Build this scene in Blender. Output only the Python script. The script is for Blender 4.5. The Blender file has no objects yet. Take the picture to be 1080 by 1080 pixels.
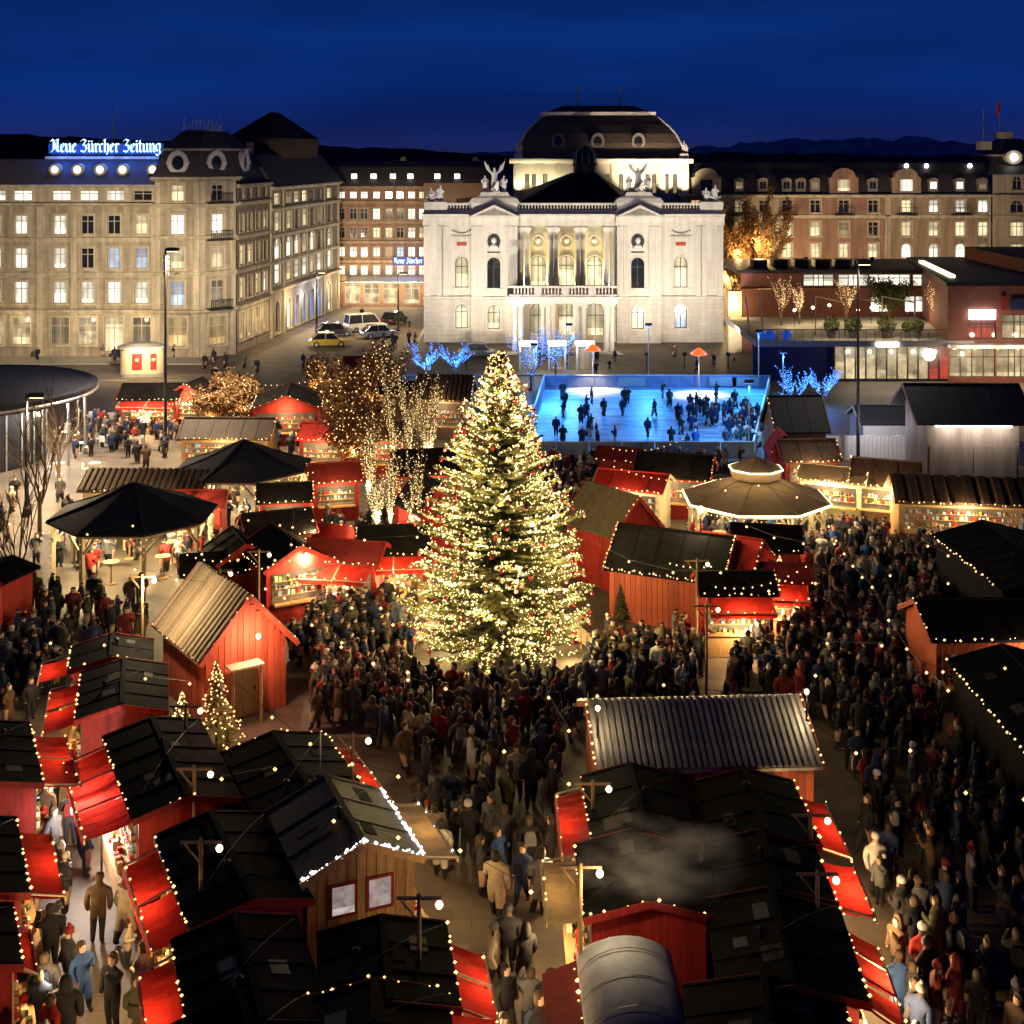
import bpy, math, random
import numpy as np
from mathutils import Vector, Matrix
random.seed(7)
PI = math.pi
SC = bpy.context.scene
COL = SC.collection

# ------------------------------------------------------------------ camera
CAM_H, FPX, HORIZON = 21.0, 1400.0, 160.0        # eye height (m), focal length and horizon in pixels of a 1080 frame
cam = bpy.data.cameras.new('camera')
cam.sensor_width = 36.0
cam.lens = 36.0 * FPX / 1080.0
cam.shift_y = -(540.0 - HORIZON) / 1080.0
cam.clip_start, cam.clip_end = 1.0, 30000.0
camo = bpy.data.objects.new('camera', cam)
camo.location = (0, 0, CAM_H)
camo.rotation_euler = (PI / 2, 0, 0)
COL.objects.link(camo)
SC.camera = camo

# ------------------------------------------------------------------ sky: blue hour after sunset
world = bpy.data.worlds.new('World')
SC.world = world
world.use_nodes = True
nt = world.node_tree
nt.nodes.clear()
wo = nt.nodes.new('ShaderNodeOutputWorld')
bg = nt.nodes.new('ShaderNodeBackground')
tc = nt.nodes.new('ShaderNodeTexCoord')
sep = nt.nodes.new('ShaderNodeSeparateXYZ')
ramp = nt.nodes.new('ShaderNodeValToRGB')
cr = ramp.color_ramp
cr.elements[0].position = 0.0
cr.elements[0].color = (0.012, 0.020, 0.110, 1)
cr.elements[1].position = 1.0
cr.elements[1].color = (0.0004, 0.0015, 0.016, 1)
for pos, c in ((0.022, (0.0055, 0.0185, 0.140)), (0.050, (0.0030, 0.0255, 0.190)), (0.085, (0.0030, 0.0260, 0.185)), (0.115, (0.0028, 0.0240, 0.168)), (0.25, (0.0012, 0.007, 0.060))):
    e = cr.elements.new(pos)
    e.color = (*c, 1)
nz = nt.nodes.new('ShaderNodeTexNoise')
nz.inputs['Scale'].default_value = 2.6
nz.inputs['Detail'].default_value = 5
mp = nt.nodes.new('ShaderNodeMapping')
mp.inputs['Scale'].default_value = (1, 1, 7)
mx = nt.nodes.new('ShaderNodeMixRGB')
mx.blend_type = 'MULTIPLY'
mx.inputs[0].default_value = 1.0
cl = nt.nodes.new('ShaderNodeValToRGB')
cl.color_ramp.elements[0].position, cl.color_ramp.elements[0].color = 0.35, (0.62, 0.62, 0.62, 1)
cl.color_ramp.elements[1].position, cl.color_ramp.elements[1].color = 0.68, (1.12, 1.12, 1.1, 1)
L = nt.links.new
L(tc.outputs['Generated'], sep.inputs[0])
L(sep.outputs['Z'], ramp.inputs[0])
L(tc.outputs['Generated'], mp.inputs['Vector'])
L(mp.outputs[0], nz.inputs['Vector'])
L(nz.outputs['Fac'], cl.inputs[0])
L(ramp.outputs[0], mx.inputs[1])
L(cl.outputs[0], mx.inputs[2])
L(mx.outputs[0], bg.inputs['Color'])
bg.inputs['Strength'].default_value = 1.0
L(bg.outputs[0], wo.inputs['Surface'])

SC.view_settings.view_transform = 'Standard'
SC.view_settings.look = 'None'
SC.view_settings.exposure = 0.0
SC.view_settings.gamma = 1.0
SC.view_settings.use_curve_mapping = False
SC.render.engine = 'CYCLES'
SC.cycles.use_denoising = True
SC.cycles.denoiser = 'OPENIMAGEDENOISE'
SC.cycles.max_bounces = 4
SC.cycles.diffuse_bounces = 2
SC.cycles.glossy_bounces = 2
SC.cycles.transmission_bounces = 3
SC.cycles.transparent_max_bounces = 6
SC.cycles.sample_clamp_indirect = 1.5
SC.cycles.sample_clamp_direct = 0
SC.cycles.use_light_tree = True
SC.cycles.caustics_reflective = False
SC.cycles.caustics_refractive = False

# ------------------------------------------------------------------ where a pixel's ray meets height z
def gp(px, py, z=0.0):
    y = FPX * (CAM_H - z) / (py - HORIZON)
    return ((px - 540.0) * y / FPX, y)
def zat(py, y):
    return CAM_H - (py - HORIZON) * y / FPX

# ------------------------------------------------------------------ materials
M = {}
def nodes(name):
    m = bpy.data.materials.new(name)
    m.use_nodes = True
    return m, m.node_tree, m.node_tree.nodes['Principled BSDF']
def mat(name, c, rough=0.8, scale=3.0, amt=0.25, bump=0.0, metal=0.0, detail=5, stretch=(1, 1, 1), spec=0.3, objcol=False, rnd=0.0, brick=None, streak=0.0):
    m, t, b = nodes(name)
    l = t.links.new
    tcn = t.nodes.new('ShaderNodeTexCoord')
    mpn = t.nodes.new('ShaderNodeMapping')
    mpn.inputs['Scale'].default_value = stretch
    n = t.nodes.new('ShaderNodeTexNoise')
    n.inputs['Scale'].default_value = scale
    n.inputs['Detail'].default_value = detail
    n.inputs['Roughness'].default_value = 0.62
    l(tcn.outputs['Object'], mpn.inputs[0])
    l(mpn.outputs[0], n.inputs['Vector'])
    r = t.nodes.new('ShaderNodeMapRange')
    r.inputs['From Min'].default_value = 0.25
    r.inputs['From Max'].default_value = 0.75
    r.inputs['To Min'].default_value = 1 - amt
    r.inputs['To Max'].default_value = 1 + amt
    l(n.outputs['Fac'], r.inputs['Value'])
    mul = t.nodes.new('ShaderNodeMixRGB')
    mul.blend_type = 'MULTIPLY'
    mul.inputs[0].default_value = 1
    mul.inputs[1].default_value = (*c, 1)
    if objcol:
        oi = t.nodes.new('ShaderNodeObjectInfo')
        l(oi.outputs['Color'], mul.inputs[1])
    l(r.outputs[0], mul.inputs[2])
    src = mul.outputs[0]
    if rnd:
        oi = t.nodes.new('ShaderNodeObjectInfo')
        rr = t.nodes.new('ShaderNodeMapRange')
        rr.inputs['To Min'].default_value = 1 - rnd
        rr.inputs['To Max'].default_value = 1 + rnd
        l(oi.outputs['Random'], rr.inputs['Value'])
        m2 = t.nodes.new('ShaderNodeMixRGB')
        m2.blend_type = 'MULTIPLY'
        m2.inputs[0].default_value = 1
        l(src, m2.inputs[1])
        l(rr.outputs[0], m2.inputs[2])
        src = m2.outputs[0]
    if brick:          # courses of stone: (block length, course height, strength), joints a little darker and sunk
        sx = t.nodes.new('ShaderNodeSeparateXYZ')
        l(tcn.outputs['Object'], sx.inputs[0])
        cx = t.nodes.new('ShaderNodeCombineXYZ')
        l(sx.outputs['X'], cx.inputs['X'])
        flat = name == 'paving'
        l(sx.outputs['Y' if flat else 'Z'], cx.inputs['Y'])
        bt = t.nodes.new('ShaderNodeTexBrick')
        bt.inputs['Scale'].default_value = 1.0
        bt.inputs['Brick Width'].default_value = brick[0]
        bt.inputs['Row Height'].default_value = brick[1]
        bt.inputs['Mortar Size'].default_value = 0.025
        bt.inputs['Color1'].default_value = (1, 1, 1, 1)
        bt.inputs['Color2'].default_value = (1 - brick[2], 1 - brick[2], 1 - brick[2], 1)
        jm = 0.72 if flat else 0.84
        bt.inputs['Mortar'].default_value = (jm, jm, jm, 1)
        l(cx.outputs[0], bt.inputs['Vector'])
        m4 = t.nodes.new('ShaderNodeMixRGB')
        m4.blend_type = 'MULTIPLY'
        m4.inputs[0].default_value = 1
        l(src, m4.inputs[1])
        l(bt.outputs['Color'], m4.inputs[2])
        src = m4.outputs[0]
    if streak:         # rain and soot streaks running down the wall
        ms_ = t.nodes.new('ShaderNodeMapping')
        ms_.inputs['Scale'].default_value = (1.6, 1.6, 0.16)
        l(tcn.outputs['Object'], ms_.inputs[0])
        n2 = t.nodes.new('ShaderNodeTexNoise')
        n2.inputs['Scale'].default_value = 1.0
        n2.inputs['Detail'].default_value = 6
        l(ms_.outputs[0], n2.inputs['Vector'])
        r3 = t.nodes.new('ShaderNodeMapRange')
        r3.inputs['From Min'].default_value, r3.inputs['From Max'].default_value = 0.4, 0.62
        r3.inputs['To Min'].default_value, r3.inputs['To Max'].default_value = 1 - streak, 1.0
        l(n2.outputs['Fac'], r3.inputs['Value'])
        m5 = t.nodes.new('ShaderNodeMixRGB')
        m5.blend_type = 'MULTIPLY'
        m5.inputs[0].default_value = 1
        l(src, m5.inputs[1])
        l(r3.outputs[0], m5.inputs[2])
        src = m5.outputs[0]
    l(src, b.inputs['Base Color'])
    b.inputs['Roughness'].default_value = rough
    b.inputs['Metallic'].default_value = metal
    b.inputs['Specular IOR Level'].default_value = spec
    if bump:
        bn = t.nodes.new('ShaderNodeBump')
        bn.inputs['Strength'].default_value = bump
        bn.inputs['Distance'].default_value = 0.03
        l(n.outputs['Fac'], bn.inputs['Height'])
        l(bn.outputs[0], b.inputs['Normal'])
    M[name] = m
    return m
def emit(name, c, s, sample='NONE', base=(0.8, 0.8, 0.8)):
    m, t, b = nodes(name)
    b.inputs['Base Color'].default_value = (*base, 1)
    b.inputs['Emission Color'].default_value = (*c, 1)
    b.inputs['Emission Strength'].default_value = s
    try:
        m.cycles.emission_sampling = sample
    except Exception:
        pass
    M[name] = m
    return m
def lit_pane(name, c, s, nscale=0.9, lo=0.72, hi=1.12):
    # a room seen through a lit window: lamp light with furniture and curtains breaking it up, each room at its own level
    m, t, b = nodes(name)
    l = t.links.new
    tcn = t.nodes.new('ShaderNodeTexCoord')
    oi = t.nodes.new('ShaderNodeObjectInfo')
    add = t.nodes.new('ShaderNodeVectorMath')
    add.operation = 'ADD'
    sc = t.nodes.new('ShaderNodeVectorMath')
    sc.operation = 'SCALE'
    sc.inputs[3].default_value = 1.0
    n = t.nodes.new('ShaderNodeTexNoise')
    n.inputs['Scale'].default_value = nscale
    n.inputs['Detail'].default_value = 3
    l(oi.outputs['Location'], sc.inputs[0])
    l(tcn.outputs['Object'], add.inputs[0])
    l(sc.outputs[0], add.inputs[1])
    l(add.outputs[0], n.inputs['Vector'])
    r = t.nodes.new('ShaderNodeMapRange')
    r.inputs['From Min'].default_value, r.inputs['From Max'].default_value = 0.32, 0.62
    r.inputs['To Min'].default_value, r.inputs['To Max'].default_value = lo * s, hi * s
    l(n.outputs['Fac'], r.inputs['Value'])
    r2 = t.nodes.new('ShaderNodeMapRange')
    r2.inputs['To Min'].default_value, r2.inputs['To Max'].default_value = 0.6, 1.15
    l(oi.outputs['Random'], r2.inputs['Value'])
    mu = t.nodes.new('ShaderNodeMath')
    mu.operation = 'MULTIPLY'
    l(r.outputs[0], mu.inputs[0])
    l(r2.outputs[0], mu.inputs[1])
    sx = t.nodes.new('ShaderNodeSeparateXYZ')
    l(tcn.outputs['Object'], sx.inputs[0])
    ab = t.nodes.new('ShaderNodeMath')
    ab.operation = 'ABSOLUTE'
    l(sx.outputs['X'], ab.inputs[0])
    cu = t.nodes.new('ShaderNodeMapRange')
    cu.inputs['From Min'].default_value, cu.inputs['From Max'].default_value = 0.36, 0.46
    cu.inputs['To Min'].default_value, cu.inputs['To Max'].default_value = 1.0, 0.62
    l(ab.outputs[0], cu.inputs['Value'])
    m3 = t.nodes.new('ShaderNodeMath')
    m3.operation = 'MULTIPLY'
    l(mu.outputs[0], m3.inputs[0])
    l(cu.outputs[0], m3.inputs[1])
    tz = t.nodes.new('ShaderNodeMath')
    tz.operation = 'MULTIPLY_ADD'
    tz.inputs[1].default_value, tz.inputs[2].default_value = -2.6, 2.9
    fr = t.nodes.new('ShaderNodeMath')
    fr.operation = 'FRACT'
    m7 = t.nodes.new('ShaderNodeMath')
    m7.operation = 'MULTIPLY'
    m7.inputs[1].default_value = 17.3
    l(oi.outputs['Random'], m7.inputs[0])
    l(m7.outputs[0], fr.inputs[0])
    l(fr.outputs[0], tz.inputs[0])
    gt = t.nodes.new('ShaderNodeMath')
    gt.operation = 'GREATER_THAN'
    l(sx.outputs['Z'], gt.inputs[0])
    l(tz.outputs[0], gt.inputs[1])
    bl = t.nodes.new('ShaderNodeMapRange')
    bl.inputs['To Min'].default_value, bl.inputs['To Max'].default_value = 1.0, 0.5
    l(gt.outputs[0], bl.inputs['Value'])
    m6 = t.nodes.new('ShaderNodeMath')
    m6.operation = 'MULTIPLY'
    l(m3.outputs[0], m6.inputs[0])
    l(bl.outputs[0], m6.inputs[1])
    mu = m6
    b.inputs['Base Color'].default_value = (0.05, 0.05, 0.05, 1)
    b.inputs['Emission Color'].default_value = (*c, 1)
    b.inputs['Roughness'].default_value = 0.1
    l(mu.outputs[0], b.inputs['Emission Strength'])
    try:
        m.cycles.emission_sampling = 'NONE'
    except Exception:
        pass
    M[name] = m
    return m

mat('paving', (0.125, 0.098, 0.074), 0.62, 0.35, 0.5, 0.15, brick=(1.1, 0.55, 0.25))
mat('asphalt', (0.055, 0.052, 0.05), 0.7, 1.2, 0.3, 0.3)
mat('street_setts', (0.20, 0.165, 0.125), 0.65, 0.8, 0.35, 0.3)
mat('kerbstone', (0.34, 0.32, 0.29), 0.8, 2, 0.2)
mat('road_paint', (0.75, 0.74, 0.7), 0.7, 4, 0.2)
mat('hill_forest', (0.02, 0.03, 0.025), 0.95, 0.01, 0.4)
mat('snow_rock', (0.62, 0.66, 0.74), 0.9, 0.004, 0.5)
mat('opera_stone', (0.72, 0.67, 0.58), 0.85, 1.3, 0.10, 0.1, streak=0.16)
mat('opera_stone_low', (0.66, 0.60, 0.52), 0.85, 1.0, 0.12, 0.15, stretch=(1, 1, 4), brick=(1.3, 0.48, 0.08), streak=0.15)
mat('warm_lit_stone', (0.74, 0.66, 0.46), 0.85, 1.0, 0.08)  # opera stone with the yellow of its warm lighting put into the colour
mat('statue_stone', (0.72, 0.69, 0.66), 0.8, 5, 0.12)
mat('slate', (0.060, 0.055, 0.058), 0.55, 2.5, 0.35, 0.2, stretch=(1, 1, 5))
mat('copper_brown', (0.13, 0.10, 0.078), 0.5, 1.2, 0.3, 0.1, stretch=(1, 1, 3))
mat('black_sheet', (0.012, 0.012, 0.014), 0.55, 2, 0.3)
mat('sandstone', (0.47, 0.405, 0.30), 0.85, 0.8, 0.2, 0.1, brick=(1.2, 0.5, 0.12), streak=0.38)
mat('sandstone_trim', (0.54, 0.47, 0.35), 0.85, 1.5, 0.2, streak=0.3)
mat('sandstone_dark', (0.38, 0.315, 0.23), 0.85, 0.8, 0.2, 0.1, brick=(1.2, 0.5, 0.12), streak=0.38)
mat('grey_stone', (0.31, 0.275, 0.225), 0.85, 0.8, 0.15, streak=0.3)
mat('pink_plaster', (0.34, 0.20, 0.145), 0.85, 0.6, 0.16, streak=0.3)
mat('brown_plaster', (0.30, 0.19, 0.13), 0.85, 0.6, 0.18)
mat('tan_plaster', (0.38, 0.28, 0.185), 0.85, 0.6, 0.16, streak=0.3)
mat('cream_plaster', (0.52, 0.43, 0.28), 0.85, 0.6, 0.12, streak=0.25)
mat('terracotta', (0.185, 0.070, 0.048), 0.8, 1.2, 0.22, 0.2)
mat('concrete', (0.34, 0.32, 0.30), 0.85, 1.5, 0.18)
mat('window_frame', (0.45, 0.40, 0.32), 0.6, 5, 0.1)
mat('dark_frame', (0.035, 0.03, 0.03), 0.5, 5, 0.2)
mat('glass_dark', (0.018, 0.02, 0.026), 0.06, 1, 0.1, spec=0.6)
mat('iron', (0.03, 0.03, 0.032), 0.5, 6, 0.2, metal=0.4)
mat('steel', (0.45, 0.46, 0.48), 0.35, 6, 0.15, metal=0.7)
mat('white_paint', (0.70, 0.69, 0.66), 0.6, 4, 0.1)
mat('ice', (0.42, 0.62, 0.80), 0.42, 0.5, 0.8, 0.08, spec=0.3, stretch=(0.6, 3.2, 1), detail=10)
mat('red_paint', (0.34, 0.024, 0.016), 0.7, 1.8, 0.45, 0.1, stretch=(6, 6, 0.7), rnd=0.3, streak=0.3)
mat('red_fabric', (0.44, 0.022, 0.016), 0.85, 2.2, 0.28, 0.15, rnd=0.15)
mat('maroon_fabric', (0.20, 0.018, 0.014), 0.85, 2.0, 0.3, 0.1)
mat('tar_roof', (0.0095, 0.0085, 0.008), 0.85, 0.9, 0.8, 0.4, spec=0.08, rnd=0.5, detail=8)  # also painted on unlit hut walls at the right edge
mat('brown_roof', (0.060, 0.036, 0.024), 0.7, 1.6, 0.4, 0.3, stretch=(4, 1, 1), rnd=0.3)
mat('olive_roof', (0.10, 0.08, 0.045), 0.7, 2.5, 0.35, 0.3)
mat('tan_canvas', (0.36, 0.25, 0.14), 0.85, 2.0, 0.2, 0.1)
mat('grey_tarp', (0.26, 0.26, 0.28), 0.75, 1.8, 0.35, 0.3)
mat('navy_canvas', (0.012, 0.014, 0.026), 0.7, 1.5, 0.3, 0.1)
mat('pine_wood', (0.40, 0.24, 0.11), 0.7, 3.0, 0.35, 0.2, stretch=(6, 6, 0.6), rnd=0.25)
mat('old_wood', (0.34, 0.25, 0.155), 0.75, 3.0, 0.4, 0.3, stretch=(6, 6, 0.6), rnd=0.35)
mat('red_wood', (0.36, 0.075, 0.036), 0.7, 3.0, 0.35, 0.2, stretch=(6, 6, 0.6), rnd=0.25)
mat('corrugated_metal', (0.34, 0.31, 0.28), 0.5, 2.0, 0.35, 0.1, metal=0.25, rnd=0.2)
mat('pale_timber', (0.60, 0.50, 0.32), 0.7, 3.0, 0.15)
mat('needles', (0.16, 0.155, 0.055), 0.7, 3.0, 0.45)
mat('dark_needles', (0.035, 0.055, 0.02), 0.7, 3.0, 0.4)
mat('bark', (0.11, 0.075, 0.05), 0.9, 6.0, 0.3)
mat('rusty_leaf', (0.22, 0.12, 0.045), 0.8, 2.0, 0.4)
mat('green_leaf', (0.075, 0.085, 0.028), 0.7, 2.0, 0.4)
mat('terracotta_pot', (0.10, 0.08, 0.07), 0.8, 3.0, 0.2)
mat('bauble_red', (0.50, 0.03, 0.04), 0.18, 2, 0.1, spec=0.6)
mat('bauble_pink', (0.62, 0.30, 0.30), 0.18, 2, 0.1, spec=0.6)
mat('skin', (0.52, 0.33, 0.24), 0.6, 6, 0.1)
mat('hair', (0.05, 0.032, 0.02), 0.7, 8, 0.3, rnd=0.7)
mat('trousers', (0.022, 0.022, 0.028), 0.85, 5, 0.25, rnd=0.6)
mat('coat', (0.05, 0.05, 0.05), 0.85, 5, 0.25, objcol=True)
mat('shoe', (0.02, 0.018, 0.016), 0.6, 5, 0.2)
COATS = {'black': (0.016, 0.016, 0.018), 'charcoal': (0.04, 0.04, 0.045), 'navy': (0.018, 0.028, 0.075), 'brown': (0.085, 0.05, 0.03), 'dark red': (0.17, 0.02, 0.018), 'grey': (0.14, 0.14, 0.15), 'beige': (0.36, 0.29, 0.20), 'cream': (0.55, 0.51, 0.45), 'olive': (0.07, 0.07, 0.035), 'blue': (0.03, 0.07, 0.20), 'bright red': (0.30, 0.02, 0.016)}
for k, c in COATS.items():
    mat('crowd_' + k, c, 0.85, 5, 0.25)
mat('taxi_yellow', (0.62, 0.42, 0.03), 0.25, 2, 0.06, spec=0.6)
mat('car_white', (0.66, 0.66, 0.66), 0.25, 2, 0.05, spec=0.6)
mat('car_dark', (0.03, 0.032, 0.04), 0.22, 2, 0.1, spec=0.6)
mat('car_silver', (0.30, 0.31, 0.33), 0.25, 2, 0.06, metal=0.4, spec=0.6)
mat('hut_cladding', (0.23, 0.175, 0.135), 0.75, 2, 0.25, stretch=(8, 8, 0.4), streak=0.3)
mat('rubber', (0.015, 0.015, 0.015), 0.8, 5, 0.2)
mat('poster_red', (0.42, 0.03, 0.03), 0.6, 5, 0.5)
mat('cream_panel', (0.66, 0.55, 0.34), 0.6, 2, 0.1)
mat('rink_board', (0.30, 0.42, 0.62), 0.5, 1.2, 0.3)
mat('navy_shade', (0.014, 0.022, 0.09), 0.8, 2, 0.2)
mat('goods_warm', (0.45, 0.22, 0.08), 0.7, 9, 0.6)
mat('flag_red', (0.5, 0.03, 0.03), 0.8, 3, 0.1)

WARM = (1.0, 0.66, 0.30)
emit('bulb', (1.0, 0.58, 0.21), 2.7)
emit('bulb_soft', (1.0, 0.70, 0.27), 1.25)
emit('tree_bulb', (1.0, 0.72, 0.27), 2.4)
emit('bulb_white', (0.92, 0.93, 1.0), 5.0)
emit('lamp_glow', (1.0, 0.74, 0.38), 5.0)
emit('lamp_white', (1.0, 0.96, 0.88), 8.0)
emit('strip_white', (1.0, 0.97, 0.90), 5.0)
emit('strip_warm', (1.0, 0.80, 0.45), 3.2)
emit('neon_letter', (0.42, 0.74, 1.0), 2.6)
emit('blue_glow', (0.01, 0.08, 0.6), 0.55, base=(0.01, 0.015, 0.05))
emit('blue_bulb', (0.05, 0.22, 1.0), 2.5)
emit('floodlight_lens', (1.0, 0.9, 0.75), 5.0)
emit('orange_glow', (1.0, 0.16, 0.02), 1.3, base=(0.1, 0.015, 0.005))
emit('red_lamp', (1.0, 0.05, 0.02), 1.5)
emit('far_light', (1.0, 0.88, 0.7), 2.5)
lit_pane('pane_warm', (1.0, 0.80, 0.45), 1.35)
lit_pane('pane_white', (1.0, 0.93, 0.76), 2.1)
lit_pane('pane_opera', (1.0, 0.84, 0.46), 2.0)
lit_pane('pane_dim', (1.0, 0.74, 0.40), 0.35)
lit_pane('pane_amber', (1.0, 0.66, 0.26), 1.0)
lit_pane('pane_blue', (0.12, 0.30, 1.0), 1.0)
lit_pane('pane_cool', (0.70, 0.84, 1.0), 1.0)
lit_pane('shop_glow', (1.0, 0.76, 0.42), 1.35, 1.1, 0.4, 1.15)
lit_pane('pane_frost', (1.0, 0.82, 0.76), 0.6, 5.0, 0.55, 1.1)
lit_pane('hall_glow', (1.0, 0.82, 0.48), 1.3, 0.7, 0.6, 1.15)
lit_pane('shop_red', (1.0, 0.10, 0.05), 0.8, 1.0, 0.5, 1.2)
lit_pane('stall_glow', (1.0, 0.58, 0.24), 0.42, 0.8, 0.5, 1.1)
def cloth(name, c, k=0.30):
    # canvas thin enough for the counter lamps to shine through
    m = mat(name, c, 0.85, 2.2, 0.28, 0.15, rnd=0.15)
    t = m.node_tree
    b = t.nodes['Principled BSDF']
    out = [n for n in t.nodes if n.type == 'OUTPUT_MATERIAL'][0]
    tr = t.nodes.new('ShaderNodeBsdfTranslucent')
    ms = t.nodes.new('ShaderNodeMixShader')
    ms.inputs[0].default_value = k
    t.links.new(b.inputs['Base Color'].links[0].from_socket, tr.inputs['Color'])
    t.links.new(b.outputs[0], ms.inputs[1])
    t.links.new(tr.outputs[0], ms.inputs[2])
    t.links.new(ms.outputs[0], out.inputs['Surface'])
cloth('red_awning', (0.55, 0.028, 0.018))
cloth('maroon_awning', (0.30, 0.025, 0.018))
cloth('timber_flap', (0.50, 0.34, 0.17), 0.15)

# ------------------------------------------------------------------ mesh builder
class MB:
    def __init__(s):
        s.v, s.f, s.m = [], [], []
    def add(s, vs, fs, mi=0):
        o = len(s.v)
        s.v.extend(vs)
        for f in fs:
            s.f.append([i + o for i in f])
            s.m.append(mi)
        return s
    def poly(s, pts, mi=0):
        return s.add([tuple(p) for p in pts], [list(range(len(pts)))], mi)
    def box(s, x0, x1, y0, y1, z0, z1, mi=0):
        return s.add([(x0, y0, z0), (x1, y0, z0), (x1, y1, z0), (x0, y1, z0), (x0, y0, z1), (x1, y0, z1), (x1, y1, z1), (x0, y1, z1)],
                     [[0, 3, 2, 1], [4, 5, 6, 7], [0, 1, 5, 4], [1, 2, 6, 5], [2, 3, 7, 6], [3, 0, 4, 7]], mi)
    def hexa(s, b, t, mi=0):       # four lower and four upper corners
        return s.add([tuple(p) for p in b] + [tuple(p) for p in t], [[0, 3, 2, 1], [4, 5, 6, 7], [0, 1, 5, 4], [1, 2, 6, 5], [2, 3, 7, 6], [3, 0, 4, 7]], mi)
    def tube(s, p0, p1, r0, r1=None, n=6, mi=0, cap=True):
        r1 = r0 if r1 is None else r1
        p0, p1 = Vector(p0), Vector(p1)
        d = (p1 - p0)
        if d.length < 1e-6:
            return s
        d.normalize()
        a = d.orthogonal().normalized()
        b = d.cross(a)
        vs = []
        for p, r in ((p0, r0), (p1, r1)):
            for k in range(n):
                t = 2 * PI * k / n
                vs.append(tuple(p + a * (r * math.cos(t)) + b * (r * math.sin(t))))
        fs = [[k, (k + 1) % n, n + (k + 1) % n, n + k] for k in range(n)]
        if cap:
            fs += [list(range(n))[::-1], list(range(n, 2 * n))]
        return s.add(vs, fs, mi)
    def beam(s, p0, p1, w, h, mi=0):   # square bar
        p0, p1 = Vector(p0), Vector(p1)
        d = (p1 - p0).normalized()
        up = Vector((0, 0, 1)) if abs(d.z) < 0.95 else Vector((0, 1, 0))
        a = d.cross(up).normalized() * (w / 2)
        b = a.cross(d).normalized() * (h / 2)
        return s.hexa([p0 - a - b, p0 + a - b, p1 + a - b, p1 - a - b], [p0 - a + b, p0 + a + b, p1 + a + b, p1 - a + b], mi)
    def lathe(s, prof, n=12, c=(0, 0), mi=0, a0=0.0):
        vs, fs = [], []
        for r, z in prof:
            for k in range(n):
                t = a0 + 2 * PI * k / n
                vs.append((c[0] + r * math.cos(t), c[1] + r * math.sin(t), z))
        for i in range(len(prof) - 1):
            for k in range(n):
                fs.append([i * n + k, i * n + (k + 1) % n, (i + 1) * n + (k + 1) % n, (i + 1) * n + k])
        fs.append(list(range(n))[::-1])
        fs.append([(len(prof) - 1) * n + k for k in range(n)])
        return s.add(vs, fs, mi)
    def rings(s, rings, mi=0, close=True, caps=True):   # loft a list of equal rings
        n = len(rings[0])
        vs = [tuple(p) for r in rings for p in r]
        fs = []
        for i in range(len(rings) - 1):
            for k in range(n if close else n - 1):
                fs.append([i * n + k, i * n + (k + 1) % n, (i + 1) * n + (k + 1) % n, (i + 1) * n + k])
        if caps:
            fs.append(list(range(n))[::-1])
            fs.append([(len(rings) - 1) * n + k for k in range(n)])
        return s.add(vs, fs, mi)
    def rect_loft(s, secs, mi=0):      # (x0,x1,y0,y1,z)
        return s.rings([[(a, c, z), (b, c, z), (b, d, z), (a, d, z)] for a, b, c, d, z in secs], mi)
    def octa(s, p, r, mi=0):
        x, y, z = p
        return s.add([(x + r, y, z), (x - r, y, z), (x, y + r, z), (x, y - r, z), (x, y, z + r), (x, y, z - r)],
                     [[0, 2, 4], [2, 1, 4], [1, 3, 4], [3, 0, 4], [2, 0, 5], [1, 2, 5], [3, 1, 5], [0, 3, 5]], mi)
    def ball(s, p, r, n=8, m=5, mi=0, sz=1.0):
        prof = [(r * math.sin(PI * i / m), p[2] + sz * r * -math.cos(PI * i / m)) for i in range(m + 1)]
        prof[0] = (r * 0.05, prof[0][1])
        prof[-1] = (r * 0.05, prof[-1][1])
        return s.lathe(prof, n, (p[0], p[1]), mi)
    def mesh(s, name, mats, smooth=False):
        me = bpy.data.meshes.new(name)
        me.from_pydata(s.v, [], s.f)
        for m in (mats if isinstance(mats, (list, tuple)) else [mats]):
            me.materials.append(M[m] if isinstance(m, str) else m)
        if any(s.m):
            me.polygons.foreach_set('material_index', s.m)
        if smooth:
            me.polygons.foreach_set('use_smooth', [True] * len(me.polygons))
        me.update()
        return me
    def build(s, name, mats, parent=None, smooth=False, loc=(0, 0, 0), rz=0.0):
        return link(name, s.mesh(name, mats, smooth), parent, loc, rz)

def link(name, data, parent=None, loc=(0, 0, 0), rz=0.0):
    o = bpy.data.objects.new(name, data)
    COL.objects.link(o)
    o.location = loc
    o.rotation_euler = (0, 0, rz)
    o.parent = parent
    return o
def tag(o, label=None, cat=None, group=None, kind=None):
    if label:
        o['label'] = label
    if cat:
        o['category'] = cat
    if group:
        o['group'] = group
    if kind:
        o['kind'] = kind
    return o
def thing(name, label, cat, loc=(0, 0, 0), rz=0.0, group=None):
    return tag(link(name, None, None, loc, rz), label, cat, group)
def copy_tree(o, parent=None):
    c = o.copy()
    COL.objects.link(c)
    c.parent = parent
    for ch in o.children:
        copy_tree(ch, c)
    return c
LAMP_GAIN = 2.2
def lamp(parent, loc, watts, color=WARM, r=0.15, name='lamp_light', spot=None, aim=None, blend=0.6):
    d = bpy.data.lights.new(name, 'SPOT' if spot else 'POINT')
    d.energy, d.color, d.shadow_soft_size = watts * LAMP_GAIN, color, r
    o = bpy.data.objects.new(name, d)
    COL.objects.link(o)
    o.location = loc
    o.parent = parent
    if spot:
        d.spot_size, d.spot_blend = spot, blend
        o.rotation_euler = (Vector(aim) - Vector(loc)).to_track_quat('-Z', 'Y').to_euler()
    return o
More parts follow.
